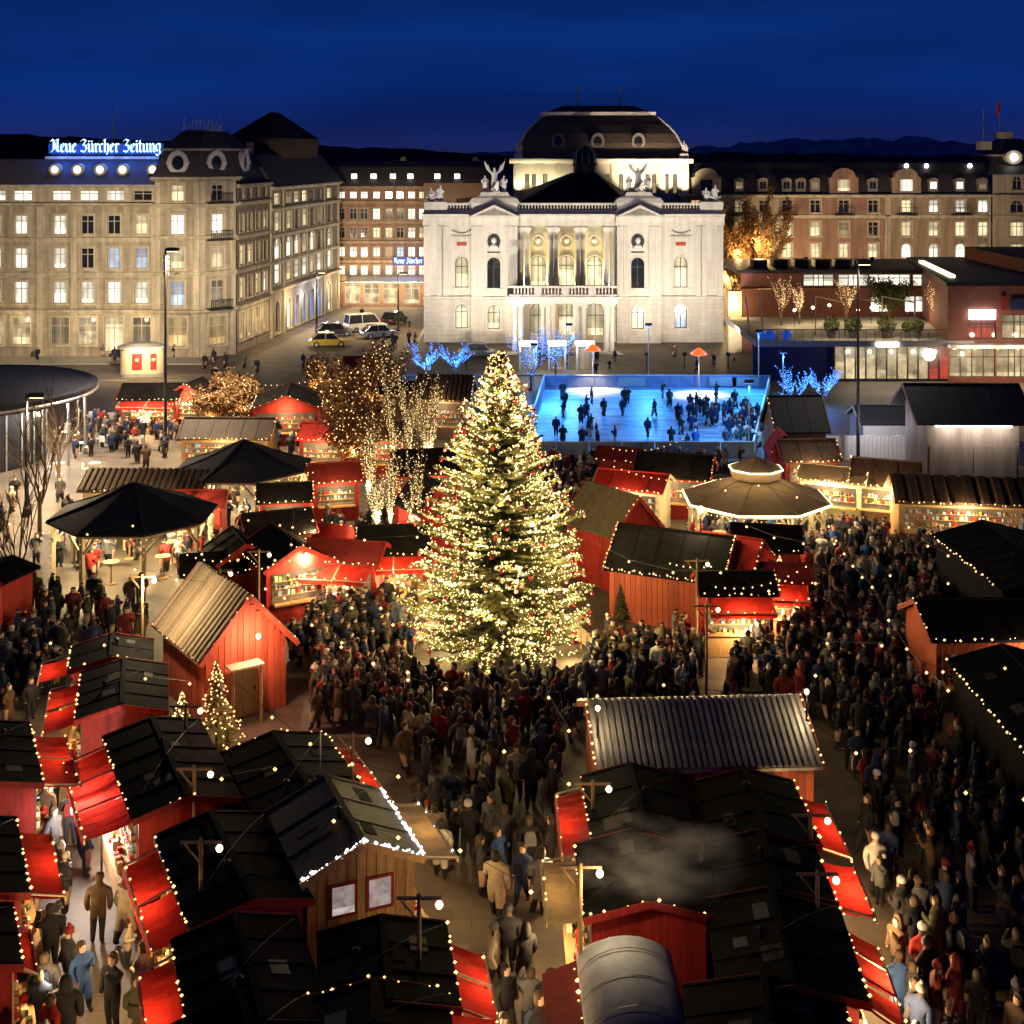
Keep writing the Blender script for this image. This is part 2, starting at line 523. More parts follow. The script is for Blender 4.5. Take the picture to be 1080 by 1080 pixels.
def catenary(a, b, sag, n):
    a, b = Vector(a), Vector(b)
    return [a.lerp(b, i / n) - Vector((0, 0, sag * 4 * (i / n) * (1 - i / n))) for i in range(n + 1)]

# ------------------------------------------------------------------ ground, roads, hills
o = MB().poly([(-4000, -20, 0), (4000, -20, 0), (4000, 9000, 0), (-4000, 9000, 0)]).build('ground', 'paving')
tag(o, kind='structure')
def sheet(name, pts, z, m):
    return tag(MB().poly([(x, y, z) for x, y in pts]).build(name, m), kind='structure')
sheet('road', [(-27.5, 126), (-19, 126), (-10.5, 180), (-21.5, 180)], 0.004, 'street_setts')
sheet('road', [(-70, 118), (-21, 118), (-21, 125.9), (-70, 125.9)], 0.004, 'street_setts')
def slab(name, x0, x1, y0, y1, h, m):
    return tag(MB().box(x0, x1, y0, y1, 0, h).build(name, m), kind='structure')
slab('pavement', -72, -30.5, 130.8, 136.2, 0.12, 'kerbstone')
slab('pavement', -10.2, 28, 124.5, 160, 0.12, 'paving')
slab('kerb', -10.5, -10.2, 124.2, 160, 0.14, 'kerbstone')
slab('kerb', -10.5, 28, 124.2, 124.5, 0.14, 'kerbstone')
for k in range(7):
    sheet('road_marking', [(-60 + 5.5 * k, 121.8), (-57.4 + 5.5 * k, 121.8), (-57.4 + 5.5 * k, 122.0), (-60 + 5.5 * k, 122.0)], 0.008, 'road_paint')

def ridge(name, y, xs, m, depth, rough, seed):
    rnd = random.Random(seed)
    mb = MB()
    pts = []
    for (xa, za), (xb, zb) in zip(xs[:-1], xs[1:]):
        n = 7
        for i in range(n):
            t = i / n
            pts.append((xa + (xb - xa) * t, za + (zb - za) * t + rnd.uniform(-rough, rough)))
    pts.append(xs[-1])
    back = [(x, y + depth, 0) for x, z in pts]
    top = [(x, y + depth * 0.5 + rnd.uniform(-0.1, 0.1) * depth, z) for x, z in pts]
    mid = [(x + rnd.uniform(-1, 1) * rough, y + depth * 0.22, z * 0.5 + rnd.uniform(-1, 1) * rough) for x, z in pts]
    front = [(x, y, 0) for x, z in pts]
    mb.rings([front, mid, top, back], close=False, caps=False)
    return tag(mb.build(name, m), kind='structure')
def hz(px, py, y):
    return ((px - 540) * y / FPX, zat(py, y))
ridge('mountains', 6000, [hz(px, py, 7000) for px, py in ((-300, 164), (300, 164), (470, 163), (560, 160), (640, 160), (740, 156), (800, 150), (835, 147), (865, 150), (900, 147), (925, 146), (945, 151), (965, 144), (985, 149), (1020, 152), (1080, 151), (1200, 150), (1500, 155))], 'snow_rock', 2000, 12, 3)
ridge('hills', 1500, [hz(px, py, 1750) for px, py in ((-600, 130), (-100, 138), (20, 141), (110, 147), (250, 150), (360, 155), (480, 160), (540, 164), (640, 166), (760, 160), (840, 162), (960, 165), (1100, 163), (1500, 160))], 'hill_forest', 500, 2.0, 5)

# ================================================================== buildings
def arc_pts(cx, zs, r, n=10):
    return [(cx - r * math.cos(PI * i / n), zs + r * math.sin(PI * i / n)) for i in range(n + 1)]
class Op:
    def __init__(s, x, z, w, h, arch=False, pane='pane_warm', style='sash', trim=True):
        s.x, s.z, s.w, s.h, s.arch, s.pane, s.style, s.trim = x, z, w, h, arch, pane, style, trim
def wall_mesh(mb, x0, x1, z0, z1, ops, dep=0.3):
    xs = sorted({x0, x1} | {o.x - o.w / 2 for o in ops} | {o.x + o.w / 2 for o in ops})
    zs = sorted({z0, z1} | {o.z for o in ops} | {o.z + o.h for o in ops})
    for i in range(len(xs) - 1):
        for j in range(len(zs) - 1):
            cx, cz = (xs[i] + xs[i + 1]) / 2, (zs[j] + zs[j + 1]) / 2
            if any(abs(cx - o.x) < o.w / 2 and o.z < cz < o.z + o.h for o in ops):
                continue
            mb.poly([(xs[i], 0, zs[j]), (xs[i + 1], 0, zs[j]), (xs[i + 1], 0, zs[j + 1]), (xs[i], 0, zs[j + 1])])
    for o in ops:
        a, b, c, d = o.x - o.w / 2, o.x + o.w / 2, o.z, o.z + o.h
        if o.arch:
            sp = d - o.w / 2
            arc = arc_pts(o.x, sp, o.w / 2)
            h = len(arc) // 2
            mb.poly([(a, 0, d)] + [(x, 0, z) for x, z in arc[:h + 1]][::-1])
            mb.poly([(b, 0, d)] + [(x, 0, z) for x, z in arc[h:]][::-1])
            prof = [(a, c)] + arc + [(b, c)]
        else:
            prof = [(a, c), (a, d), (b, d), (b, c)]
        for (xa, za), (xb, zb) in zip(prof, prof[1:] + prof[:1]):
            mb.poly([(xa, 0, za), (xb, 0, zb), (xb, dep, zb), (xa, dep, za)])
WIN = {}
def window_meshes(o, dep, frame, trim):
    key = (round(o.w, 2), round(o.h, 2), o.arch, o.style, o.trim, dep, frame, trim, o.pane)
    if key in WIN:
        return WIN[key]
    mb = MB()
    w, h = o.w, o.h
    yf0, yf1 = dep - 0.14, dep - 0.06
    t = 0.07
    if o.arch:
        sp = h - w / 2
        outer = [(-w / 2, 0)] + arc_pts(0, sp, w / 2) + [(w / 2, 0)]
        inner = [(-w / 2 + t, t)] + arc_pts(0, sp, w / 2 - t) + [(w / 2 - t, t)]
    else:
        outer = [(-w / 2, 0), (-w / 2, h), (w / 2, h), (w / 2, 0)]
        inner = [(-w / 2 + t, t), (-w / 2 + t, h - t), (w / 2 - t, h - t), (w / 2 - t, t)]
    n = len(outer)
    for i in range(n):
        j = (i + 1) % n
        (a, b), (c, d), (e, f), (g, k) = outer[i], outer[j], inner[j], inner[i]
        mb.poly([(a, yf0, b), (c, yf0, d), (e, yf0, f), (g, yf0, k)], 1)
        mb.poly([(g, yf0, k), (e, yf0, f), (e, yf1, f), (g, yf1, k)], 1)
    if o.style != 'plain':
        top = h - t
        mb.box(-0.045, 0.045, yf0 + 0.012, yf1 - 0.01, t, top, 1)
        zt = h * 0.68
        mb.box(-w / 2 + t, -0.045, yf0 + 0.015, yf1 - 0.012, zt - 0.04, zt + 0.04, 1)
        mb.box(0.045, w / 2 - t, yf0 + 0.015, yf1 - 0.012, zt - 0.04, zt + 0.04, 1)
    if o.style == 'wide':
        k = max(2, int(w / 1.0))
        for i in range(1, k):
            x = -w / 2 + w * i / k
            if abs(x) > 0.1:
                mb.box(x - 0.04, x + 0.04, yf0 + 0.01, yf1 - 0.008, t, h - t, 1)
    if o.trim:
        tw, pr = 0.16, -0.07
        mb.box(-w / 2 - tw - 0.1, w / 2 + tw + 0.1, pr - 0.1, 0.02, -0.18, -0.003, 0)       # sill
        if o.arch:
            o2 = arc_pts(0, sp, w / 2 + tw)
            i2 = arc_pts(0, sp, w / 2 + 0.004)
            for i in range(len(o2) - 1):
                mb.hexa([(i2[i][0], pr, i2[i][1]), (i2[i + 1][0], pr, i2[i + 1][1]), (i2[i + 1][0], 0.01, i2[i + 1][1]), (i2[i][0], 0.01, i2[i][1])],
                        [(o2[i][0], pr, o2[i][1]), (o2[i + 1][0], pr, o2[i + 1][1]), (o2[i + 1][0], 0.01, o2[i + 1][1]), (o2[i][0], 0.01, o2[i][1])], 0)
            ht = sp
        else:
            mb.box(-w / 2 - tw, w / 2 + tw, pr, 0.02, h + 0.003, h + 0.2, 0)
            ht = h
        for s in (-1, 1):
            xa, xb = sorted((s * (w / 2 + 0.003), s * (w / 2 + tw)))
            mb.box(xa, xb, pr, 0.02, 0, ht, 0)
        if o.style == 'hood':
            mb.hexa([(-w / 2 - 0.4, -0.28, h + 0.42), (w / 2 + 0.4, -0.28, h + 0.42), (w / 2 + 0.4, 0.02, h + 0.42), (-w / 2 - 0.4, 0.02, h + 0.42)],
                    [(-w / 2 - 0.4, -0.28, h + 0.52), (w / 2 + 0.4, -0.28, h + 0.52), (w / 2 + 0.4, 0.02, h + 0.52), (-w / 2 - 0.4, 0.02, h + 0.52)], 0)
            mb.rings([[(-w / 2 - 0.36, y, h + 0.523), (w / 2 + 0.36, y, h + 0.523), (0, y, h + 0.85)] for y in (-0.2, 0.02)], 0)
    fm = mb.mesh('window', [trim, frame])
    yp = dep - 0.09
    pm = MB().poly([(x, yp, z) for x, z in outer]).mesh('pane', o.pane)
    WIN[key] = (fm, pm)
    return WIN[key]
def facade(parent, org, rz, x0, x1, z0, z1, ops, wallm, trim, frame='window_frame', dep=0.3, z_base=0.0):
    """a wall of real thickness with openings, and a window with its pane in each"""
    mb = MB()
    wall_mesh(mb, x0, x1, z0, z1, ops, dep)
    w = mb.build('wall', wallm, parent, loc=(org[0], org[1], z_base), rz=rz)
    c, s = math.cos(rz), math.sin(rz)
    for o in ops:
        fm, pm = window_meshes(o, dep, frame, trim)
        wo_ = link('window', fm, parent, (org[0] + c * o.x, org[1] + s * o.x, z_base + o.z), rz)
        link('pane', pm, wo_)
    return w
def band(parent, org, rz, x0, x1, prof, m, name='cornice', z_base=0.0):
    """a moulding: profile of (outward, z) run along the wall"""
    mb = MB()
    mb.rings([[(x, -p, z) for p, z in prof] + [(x, 0.02, prof[-1][1]), (x, 0.02, prof[0][1])] for x in (x0, x1)])
    return mb.build(name, m, parent, loc=(org[0], org[1], z_base), rz=rz)
def pick(seq, i):
    return seq[i % len(seq)]
LIT = ['pane_white', 'glass_dark', 'pane_warm', 'pane_white', 'pane_warm', 'pane_dim']

# ------------------------------------------------------------------ opera house
OX, OY = 6.75, 145.5
op = thing('opera_house', 'floodlit white neo-baroque opera house with domed brown roof and statues', 'opera house', (OX, OY, 0))
def zf(py):
    return zat(py, OY)
def xf(px):
    return (px - 605.0) * OY / FPX
E_ = [xf(447), xf(497), xf(546), xf(650), xf(697), xf(763)]
# storeys: rusticated ground floor, tall piano nobile
zS, zC = zf(313), zf(238)
def low(px, **k):
    return Op(xf(px), zf(346), 1.35, zf(321) - zf(346), True, **k)
def up(px, w=1.45, **k):
    return Op(xf(px), zf(303), w, zf(271) - zf(303), True, **k)
segs = [(0, 1, 0.0, [low(487, pane='pane_opera')], [up(487, pane='pane_opera')]),
        (1, 2, -0.7, [low(521, pane='pane_opera')], [up(521, pane='glass_dark')]),
        (2, 3, 0.0, [Op(xf(p), 0.2, 1.9, 4.2, True, pane='hall_glow') for p in (568, 598, 628)], []),
        (3, 4, -0.7, [low(672, pane='pane_opera')], [up(672, pane='glass_dark')]),
        (4, 5, 0.0, [low(718, pane='pane_cool')], [up(718, pane='pane_opera')])]
for a, b, dy, lo_, hi_ in segs:
    facade(op, (0, dy), 0, E_[a], E_[b], 0.9, zS, lo_, 'opera_stone_low', 'opera_stone', 'dark_frame')
    MB().box(E_[a] + 0.01, E_[b] - 0.01, dy - 0.12, dy + 0.4, 0, 0.9).build('plinth', 'opera_stone_low', op)
    if a != 2:
        facade(op, (0, dy), 0, E_[a], E_[b], zS, zC, hi_, 'opera_stone', 'opera_stone', 'dark_frame')
# central loggia: recessed back wall with three tall windows between paired columns
facade(op, (0, 1.5), 0, E_[2], E_[3], zS, zC, [up(p, 1.7, pane='pane_opera') for p in (568, 598, 628)], 'warm_lit_stone', 'opera_stone', 'dark_frame')
for x in (E_[2], E_[3]):
    MB().box(x - 0.3, x + 0.3, 0.31, 1.5, zS, zC - 0.01).build('wall', 'warm_lit_stone', op)
MB().box(E_[2] + 0.31, E_[3] - 0.31, 0.0, 1.49, zS, zS + 0.12).build('loggia_floor', 'opera_stone', op)
col = MB()
col.lathe([(0.42, 0), (0.42, 0.18), (0.34, 0.28), (0.32, 0.6), (0.28, 6.9), (0.34, 7.05), (0.40, 7.25), (0.46, 7.3), (0.46, zC - zS - 0.15)], 14)
colm = col.mesh('column', 'opera_stone', True)
for p in (549.5, 556.5, 581, 587, 609.5, 615.5, 640, 646.5):
    link('column', colm, op, (xf(p), 0.45, zS + 0.13))
# pilasters on the wings and pavilions
pil = MB().box(-0.33, 0.33, -0.14, 0.02, 0.003, zC - zS - 0.003).mesh('pilaster', 'opera_stone')
for p, dy in ((450.5, 0), (464.5, 0), (469, 0), (500.5, -0.7), (507, -0.7), (536, -0.7), (542.5, -0.7), (653.5, -0.7), (660, -0.7), (687, -0.7), (693.5, -0.7), (737, 0), (742, 0), (759.5, 0)):
    link('pilaster', pil, op, (xf(p), dy, zS))
# mouldings
for a, b, dy, _, _ in segs:
    band(op, (0, dy), 0, E_[a] - 0.05, E_[b] + 0.05, [(0.03, zS - 0.25), (0.22, zS - 0.18), (0.25, zS + 0.05), (0.05, zS + 0.15)], 'opera_stone', 'string_course')
    band(op, (0, dy), 0, E_[a] - 0.1, E_[b] + 0.1, [(0.06, zC), (0.1, zC + 0.5), (0.14, zC + 0.55), (0.22, zC + 0.95), (0.75, zC + 1.05), (0.8, zC + 1.3), (0.3, zC + 1.42)], 'opera_stone', 'cornice')
zb0, zb1 = zC + 1.42, zf(214)
bal = MB().lathe([(0.09, 0), (0.09, 0.08), (0.05, 0.14), (0.1, 0.4), (0.05, 0.75), (0.09, 0.85), (0.09, 0.9)], 6).mesh('baluster', 'opera_stone')
for a, b, dy, _, _ in segs:
    MB().box(E_[a], E_[b], dy - 0.1, dy + 0.35, zb0 - 0.1, zb0 + 0.3).box(E_[a], E_[b], dy - 0.14, dy + 0.39, zb1 - 0.25, zb1).build('balustrade', 'opera_stone', op)
    if a in (0, 4, 2):
        n = int((E_[b] - E_[a]) / 0.34)
        for i in range(n):
            link('baluster', bal, op, (E_[a] + (i + 0.5) * (E_[b] - E_[a]) / n, dy + 0.12, zb0 + 0.3)).scale = (1, 1, (zb1 - 0.25 - zb0 - 0.3) / 0.9)
    else:
        MB().box(E_[a] + 0.02, E_[b] - 0.02, dy - 0.05, dy + 0.3, zb0 + 0.3, zb1 - 0.25).build('parapet', 'opera_stone', op)
        cx = (E_[a] + E_[b]) / 2
        MB().rings([[(E_[a] - 0.25, y, zC + 1.05), (E_[b] + 0.25, y, zC + 1.05), (cx, y, zC + 2.35)] for y in (dy - 1.1, dy - 0.15)]).build('pediment', 'opera_stone', op)
        MB().rings([[(E_[a] + 0.55, y, zC + 1.2), (E_[b] - 0.55, y, zC + 1.2), (cx, y, zC + 2.0)] for y in (dy - 1.115, dy - 1.09)]).build('pediment_panel', 'grey_stone', op)
        # stepped statue pedestal above
        MB().rect_loft([(E_[a] - 0.3, E_[b] + 0.3, dy - 0.3, dy + 2.2, zb1 + 0.003), (E_[a] + 0.1, E_[b] - 0.1, dy - 0.1, dy + 2.0, zb1 + 0.55), (E_[a] + 0.9, E_[b] - 0.9, dy + 0.1, dy + 1.9, zb1 + 0.8), (E_[a] + 1.1, E_[b] - 1.1, dy + 0.2, dy + 1.8, zb1 + 1.2)]).build('pedestal', 'opera_stone', op)
for s in (0, 5):
    x = E_[s] + (1.3 if s == 0 else -1.3)
    MB().box(x - 1.25, x + 1.25, -0.17, 1.6, zb0 - 0.09, zb1 + 0.12).build('corner_pedestal', 'opera_stone', op)
# relief niches with busts, tablets
for p, dy in ((521, -0.7), (672, -0.7)):
    MB().rings([[(xf(p) + 0.72 * math.cos(t), y, zf(254) + 0.85 * math.sin(t)) for t in [2 * PI * k / 20 for k in range(20)]] for y in (dy - 0.03, dy + 0.01)]).build('niche', 'dark_frame', op)
    b = MB().ball((xf(p), dy - 0.2, zf(253)), 0.3, 10, 6, sz=1.3)
    b.rings([[(xf(p) + r * math.cos(t), dy - 0.15 + 0.5 * r * math.sin(t), z) for t in [2 * PI * k / 10 for k in range(10)]] for r, z in ((0.55, zf(261.5)), (0.5, zf(259)), (0.16, zf(256.5)))])
    b.build('bust', 'statue_stone', op, True)
    MB().box(xf(p) - 0.7, xf(p) + 0.7, dy - 0.06, dy, zf(266.2), zf(264.8)).build('name_tablet', 'dark_frame', op)
for p in (568, 598, 628):
    MB().rings([[(xf(p) + r * math.cos(t), 1.5 - d, zf(255) + r * math.sin(t)) for t in [2 * PI * k / 18 for k in range(18)]] for r, d in ((0.75, 0.02), (0.75, 0.12), (0.6, 0.12), (0.55, 0.03))]).build('medallion', 'warm_lit_stone', op)
    b = MB().ball((xf(p), 1.33, zf(254)), 0.26, 10, 6, sz=1.3)
    b.build('bust', 'warm_lit_stone', op, True)
    MB().box(xf(p) - 1.25, xf(p) + 1.25, 1.42, 1.5, zf(303.5) - 0.35, zf(303.5) - 0.1).build('window_apron', 'opera_stone', op)
for p in (487, 718):
    MB().box(xf(p) - 1.0, xf(p) + 1.0, -0.08, 0, zf(263), zf(250)).box(xf(p) - 1.15, xf(p) + 1.15, -0.16, 0, zf(249.6), zf(248.4)).build('panel', 'opera_stone', op)
    MB().box(xf(p) - 0.55, xf(p) + 0.55, -0.105, -0.083, zf(259), zf(255)).build('name_tablet', 'red_wood', op)
    g = MB()
    for i in range(7):
        g.ball((xf(p) - 0.9 + 0.3 * i, -0.14, zf(248) + 0.16 - 0.25 * math.sin(PI * i / 6) + 0.25), 0.14, 7, 4)
    g.build('garland', 'opera_stone', op, True)
# side returns and flat roof behind the front
MB().box(E_[0], E_[5], 24.0, 24.3, 0, zb0).box(E_[0], E_[0] + 0.3, 0.35, 24, 0, zb0).box(E_[5] - 0.3, E_[5], 0.35, 24, 0, zb0).build('wall', 'opera_stone', op)
MB().box(E_[0] + 0.31, E_[5] - 0.31, 2.6, 23.9, zb0 - 0.3, zb0 + 0.02).build('flat_roof', 'slate', op)
# portico with terrace
pz = 5.3
px0, px1 = xf(541), xf(641.5)
PYF = -8.0
MB().box(px0 - 0.4, px1 + 0.4, PYF - 0.4, -0.3, pz, pz + 0.55).box(px0 - 0.6, px1 + 0.6, PYF - 0.6, -0.3, pz + 0.553, pz + 0.75).build('portico_roof', 'opera_stone', op)
MB().box(px0 - 0.45, px1 + 0.45, PYF - 0.45, PYF - 0.15, pz + 0.753, pz + 0.95).box(px0 - 0.45, px1 + 0.45, PYF - 0.45, PYF - 0.1, pz + 1.65, pz + 1.85).build('balustrade', 'opera_stone_low', op)
n = 30
for i in range(n):
    if i % 8 == 7:
        x = px0 + (px1 - px0) * (i + 0.5) / n
        MB().box(x - 0.3, x + 0.3, PYF - 0.42, PYF - 0.13, pz + 0.952, pz + 1.648).build('pedestal', 'opera_stone_low', op)
    else:
        link('baluster', bal, op, (px0 + (px1 - px0) * (i + 0.5) / n, PYF - 0.28, pz + 0.95)).scale = (1, 1, 0.775)
pc = MB().box(-0.33, 0.33, -0.33, 0.33, 0, 0.35)
pc.lathe([(0.30, 0.35), (0.28, 0.5), (0.27, 0.6), (0.23, pz - 0.45), (0.3, pz - 0.38), (0.33, pz - 0.3)], 14)
pc.box(-0.34, 0.34, -0.34, 0.34, pz - 0.3, pz - 0.005)
pcm = pc.mesh('column', 'opera_stone')
for p in (543, 548.5, 571, 577, 605, 611, 634, 639.5):
    link('column', pcm, op, (xf(p), PYF, 0))
for p in (543, 577, 605, 639.5):
    link('column', pcm, op, (xf(p), PYF / 2, 0))
for k in range(3):
    MB().box(px0 - 0.6 - 0.3 * k, px1 + 0.6 + 0.3 * k, PYF - 0.6 - 0.35 * k, PYF - 0.25 - 0.35 * k, 0, 0.36 - 0.12 * k).build('step', 'opera_stone_low', op)
lamp(op, (0, PYF / 2, pz - 0.6), 700, (1.0, 0.82, 0.5), 0.3)
for p in (556, 591, 626):
    lamp(op, (xf(p), PYF + 1.2, pz - 0.5), 160, (1.0, 0.82, 0.5), 0.2)
# loggia lamps
for p in (553, 584, 612, 643):
    lamp(op, (xf(p), 0.95, zS + 0.5), 1300, (1.0, 0.80, 0.42), 0.2, spot=2.2, aim=(xf(p), 1.5, zS + 6))
# auditorium roof: low dark pyramid with glazed lantern
az = zat(220, OY + 4)
lx = xf(622) * 1.06
MB().rings([[(xf(541), 3.0, az), (xf(668), 3.0, az), (xf(690), 17, az), (xf(520), 17, az)], [(xf(541), 3.0, az + 0.3), (xf(668), 3.0, az + 0.3), (xf(690), 17, az + 0.3), (xf(520), 17, az + 0.3)],
            [(lx - 1.5, 10, 18.5), (lx + 1.3, 10, 18.5), (lx + 1.3, 13, 18.5), (lx - 1.5, 13, 18.5)]]).build('auditorium_roof', 'black_sheet', op)
MB().lathe([(1.35, 18.3), (1.35, 19.3), (1.45, 19.35), (1.45, 19.6)], 10, (lx, 11.5)).build('lantern_drum', 'dark_frame', op)
MB().lathe([(1.38, 19.6), (1.35, 20.1), (1.2, 20.7), (0.85, 21.25), (0.4, 21.6), (0.1, 21.75)], 10, (lx, 11.5)).build('lantern_dome', 'glass_dark', op, True)
rb = MB()
for k in range(10):
    t = 2 * PI * k / 10
    for (ra, za), (rb_, zb_) in (((1.4, 19.6), (1.24, 20.7)), ((1.24, 20.7), (0.88, 21.28)), ((0.88, 21.28), (0.1, 21.8))):
        rb.tube((lx + ra * math.cos(t), 11.5 + ra * math.sin(t), za), (lx + rb_ * math.cos(t), 11.5 + rb_ * math.sin(t), zb_), 0.045, n=4)
rb.build('lantern_rib', 'steel', op)
# stage house with curved mansard roof
SY = 19.5
def xs_(px):
    return (px - 540.0) * (OY + SY) / FPX - OX
def zs_(py):
    return zat(py, OY + SY)
sx0, sx1 = xs_(541.5), xs_(726.5)
sops = []
for p in (556, 563, 575, 600, 640, 655, 683, 690, 703, 712):
    sops.append(Op(xs_(p), zs_(204), 0.55, 2.4, False, pane='pane_dim', style='plain', trim=False))
facade(op, (0, SY), 0, sx0, sx1, 12.0, zs_(170.5), sops, 'warm_lit_stone', 'opera_stone', 'dark_frame', 0.2)
for p in (546, 569, 588, 608, 628, 648, 668, 698, 722):
    MB().box(xs_(p) - 0.4, xs_(p) + 0.4, SY - 0.15, SY, 12, zs_(172)).build('pilaster', 'warm_lit_stone', op)
MB().box(sx0, sx0 + 0.3, SY + 0.3, SY + 24, 12, zs_(170.5)).box(sx1 - 0.3, sx1, SY + 0.3, SY + 24, 12, zs_(170.5)).build('wall', 'warm_lit_stone', op)
band(op, (0, SY), 0, sx0 - 0.5, sx1 + 0.5, [(0.1, zs_(172.5)), (0.25, zs_(171)), (0.6, zs_(169.5)), (0.65, zs_(167.5)), (0.1, zs_(167))], 'warm_lit_stone')
z0, z1 = zs_(167), zs_(121)
prof = [(0.4, z0), (0.55, z0 + 0.5), (0.9, z0 + 1.9), (1.5, z0 + 3.1), (2.4, z0 + 4.2), (3.4, z1 - 0.3), (4.1, z1)]
MB().rect_loft([(sx0 + i, sx1 - i, SY + i * 0.9, SY + 24 - i, z) for i, z in prof]).build('mansard_roof', 'copper_brown', op, False)
MB().rect_loft([(sx0 + 3.8, sx1 - 3.8, SY + 3.2, SY + 20.8, z1 + 0.005), (sx0 + 3.7, sx1 - 3.7, SY + 3.1, SY + 20.9, z1 + 0.45)]).build('roof_curb', 'statue_stone', op)
MB().rect_loft([(sx0 + 4.2, sx1 - 4.2, SY + 3.6, SY + 20.5, z1 + 0.455), (sx0 + 6.5, sx1 - 6.5, SY + 6.5, SY + 18, zs_(109.5))]).build('roof_cap', 'slate', op)
for s in (0, 1):
    hp = MB()
    pr2 = [((sx0 + i - 0.05, SY + i * 0.9 - 0.05, z) if s == 0 else (sx1 - i + 0.05, SY + i * 0.9 - 0.05, z)) for i, z in prof]
    for a, b in zip(pr2, pr2[1:]):
        hp.tube(a, b, 0.16, n=6)
    hp.build('hip_moulding', 'statue_stone', op)
dm = MB()
dm.rings([[(r * math.cos(t), -d, 1.25 * r * math.sin(t)) for t in [2 * PI * k / 16 for k in range(16)]] for r, d in ((0.85, -0.9), (0.85, 0.05), (0.55, 0.05), (0.5, -0.15))])
dmm = dm.mesh('dormer', 'grey_stone')
dpm = MB().poly([(0.54 * math.cos(t), 0.05, 0.66 * math.sin(t)) for t in [2 * PI * k / 16 for k in range(16)]]).mesh('pane', 'glass_dark')
for p in (589, 631, 674):
    d_ = link('dormer', dmm, op, (xs_(p), SY + 0.75, zs_(149)))
    link('pane', dpm, d_)
for p in (613, 660):
    MB().tube((xs_(p), SY + 9, zs_(112)), (xs_(p), SY + 9, zs_(88)), 0.13, 0.1, 6).ball((xs_(p), SY + 9, zs_(88)), 0.2).build('roof_mast', 'white_paint', op)
OPERA = op

# entrance vestibules in front of the portico, with lit heads
for i, p in enumerate((557, 587.5, 617)):
    x, y = gp(p, 391)
    t = thing('entrance_booth', ['white lit entrance booth at the left end of the portico', 'white lit entrance booth in the middle before the portico', 'white lit entrance booth at the right end of the portico'][i], 'booth', (x, y, 0), 0, 'lit entrance booths before the opera')
    MB().box(-0.85, -0.7, -0.5, 0.8, 0, 2.45).box(0.7, 0.85, -0.5, 0.8, 0, 2.45).build('frame', 'white_paint', t)
    MB().box(-0.9, 0.9, -0.55, 0.85, 2.453, 2.75).build('light_box', 'strip_white', t)
    MB().box(-0.69, -0.02, 0.3, 0.36, 0.03, 2.44).build('door', 'pane_dim', t)
    MB().box(0.02, 0.69, 0.3, 0.36, 0.03, 2.44).build('door', 'pane_dim', t)
    lamp(t, (0, -0.9, 2.3), 60, (1.0, 0.95, 0.85), 0.2)

# ------------------------------------------------------------------ corner newspaper building on the left
NY = 135.5
nb = thing('corner_office_building', 'sandstone corner office building with round dormer windows under the blue sign', 'building', (0, 0, 0))
def xn(px, y=NY):
    return (px - 540.0) * y / FPX
def zn(py, y=NY):
    return zat(py, y)
TX0, TX1 = xn(165), xn(212)
CX, CY = -28.7, 138.4
wl = [xn(p) for p in (-35, -6, 22, 63, 92, 120, 149)]
lit = {0: 'WWwWdDW', 1: 'WWWWDBB', 2: 'WwWWDDw', 3: 'WwWWWWW'}
code = {'W': 'pane_white', 'w': 'pane_warm', 'd': 'pane_dim', 'D': 'glass_dark', 'B': 'pane_cool', 'a': 'pane_amber'}
ops = []
for i, x in enumerate(wl):
    ops.append(Op(x, zn(320), 1.35, zn(297) - zn(320), pane=code[lit[3][i]], style='hood'))
    ops.append(Op(x, zn(283), 1.3, zn(261.5) - zn(283), pane=code[lit[1][i]]))
    ops.append(Op(x, zn(247), 1.3, zn(227) - zn(247), pane=code[lit[2][i]]))
    ops.append(Op(x, 0.6 if i == 5 else 1.3, 1.9, 3.5 if i == 5 else 2.8, pane=('pane_dim', 'shop_glow', 'shop_glow', 'pane_dim', 'shop_glow', 'pane_warm', 'pane_dim')[i], style='wide'))
facade(nb, (0, NY), 0, xn(-60), TX0, 0, zn(216), ops, 'sandstone', 'sandstone_trim')
aops = [Op(x, zn(212), 1.9, zn(201) - zn(212), pane='pane_white' if i < 6 else 'glass_dark', style='wide', trim=False) for i, x in enumerate(wl)]
facade(nb, (0, NY + 0.5), 0, xn(-60), TX0, zn(216), zn(197), aops, 'sandstone_trim', 'sandstone_trim')
for py, pr in ((328, 0.3), (289, 0.15), (252, 0.22), (215.5, 0.55)):
    band(nb, (0, NY), 0, xn(-60), TX0, [(0.05, zn(py) - 0.3), (pr * 0.6, zn(py) - 0.12), (pr, zn(py) - 0.05), (pr, zn(py) + 0.12), (0.03, zn(py) + 0.2)], 'sandstone_trim')
band(nb, (0, NY + 0.5), 0, xn(-60), TX0, [(0.1, zn(197.5)), (0.5, zn(197)), (0.5, zn(195)), (0.1, zn(194.5))], 'sandstone_trim')
for p in (-20, 42, 78, 163):
    MB().box(xn(p) - 0.3, xn(p) + 0.3, NY - 0.12, NY + 0.01, 0, zn(217)).build('pilaster', 'sandstone_trim', nb)
MB().rect_loft([(xn(-60), TX0 + 0.5, NY + 0.4, NY + 14, zn(194.4)), (xn(-45), TX0 + 0.5, NY + 2.3, NY + 12, zn(169)), (xn(-45), TX0 + 0.5, NY + 2.4, NY + 12, zn(168))]).build('roof', 'slate', nb)
MB().box(xn(40), TX0 - 0.3, NY + 2.1, NY + 2.4, zn(168) + 0.003, zn(168) + 0.3).build('roof_ridge', 'sandstone_trim', nb)
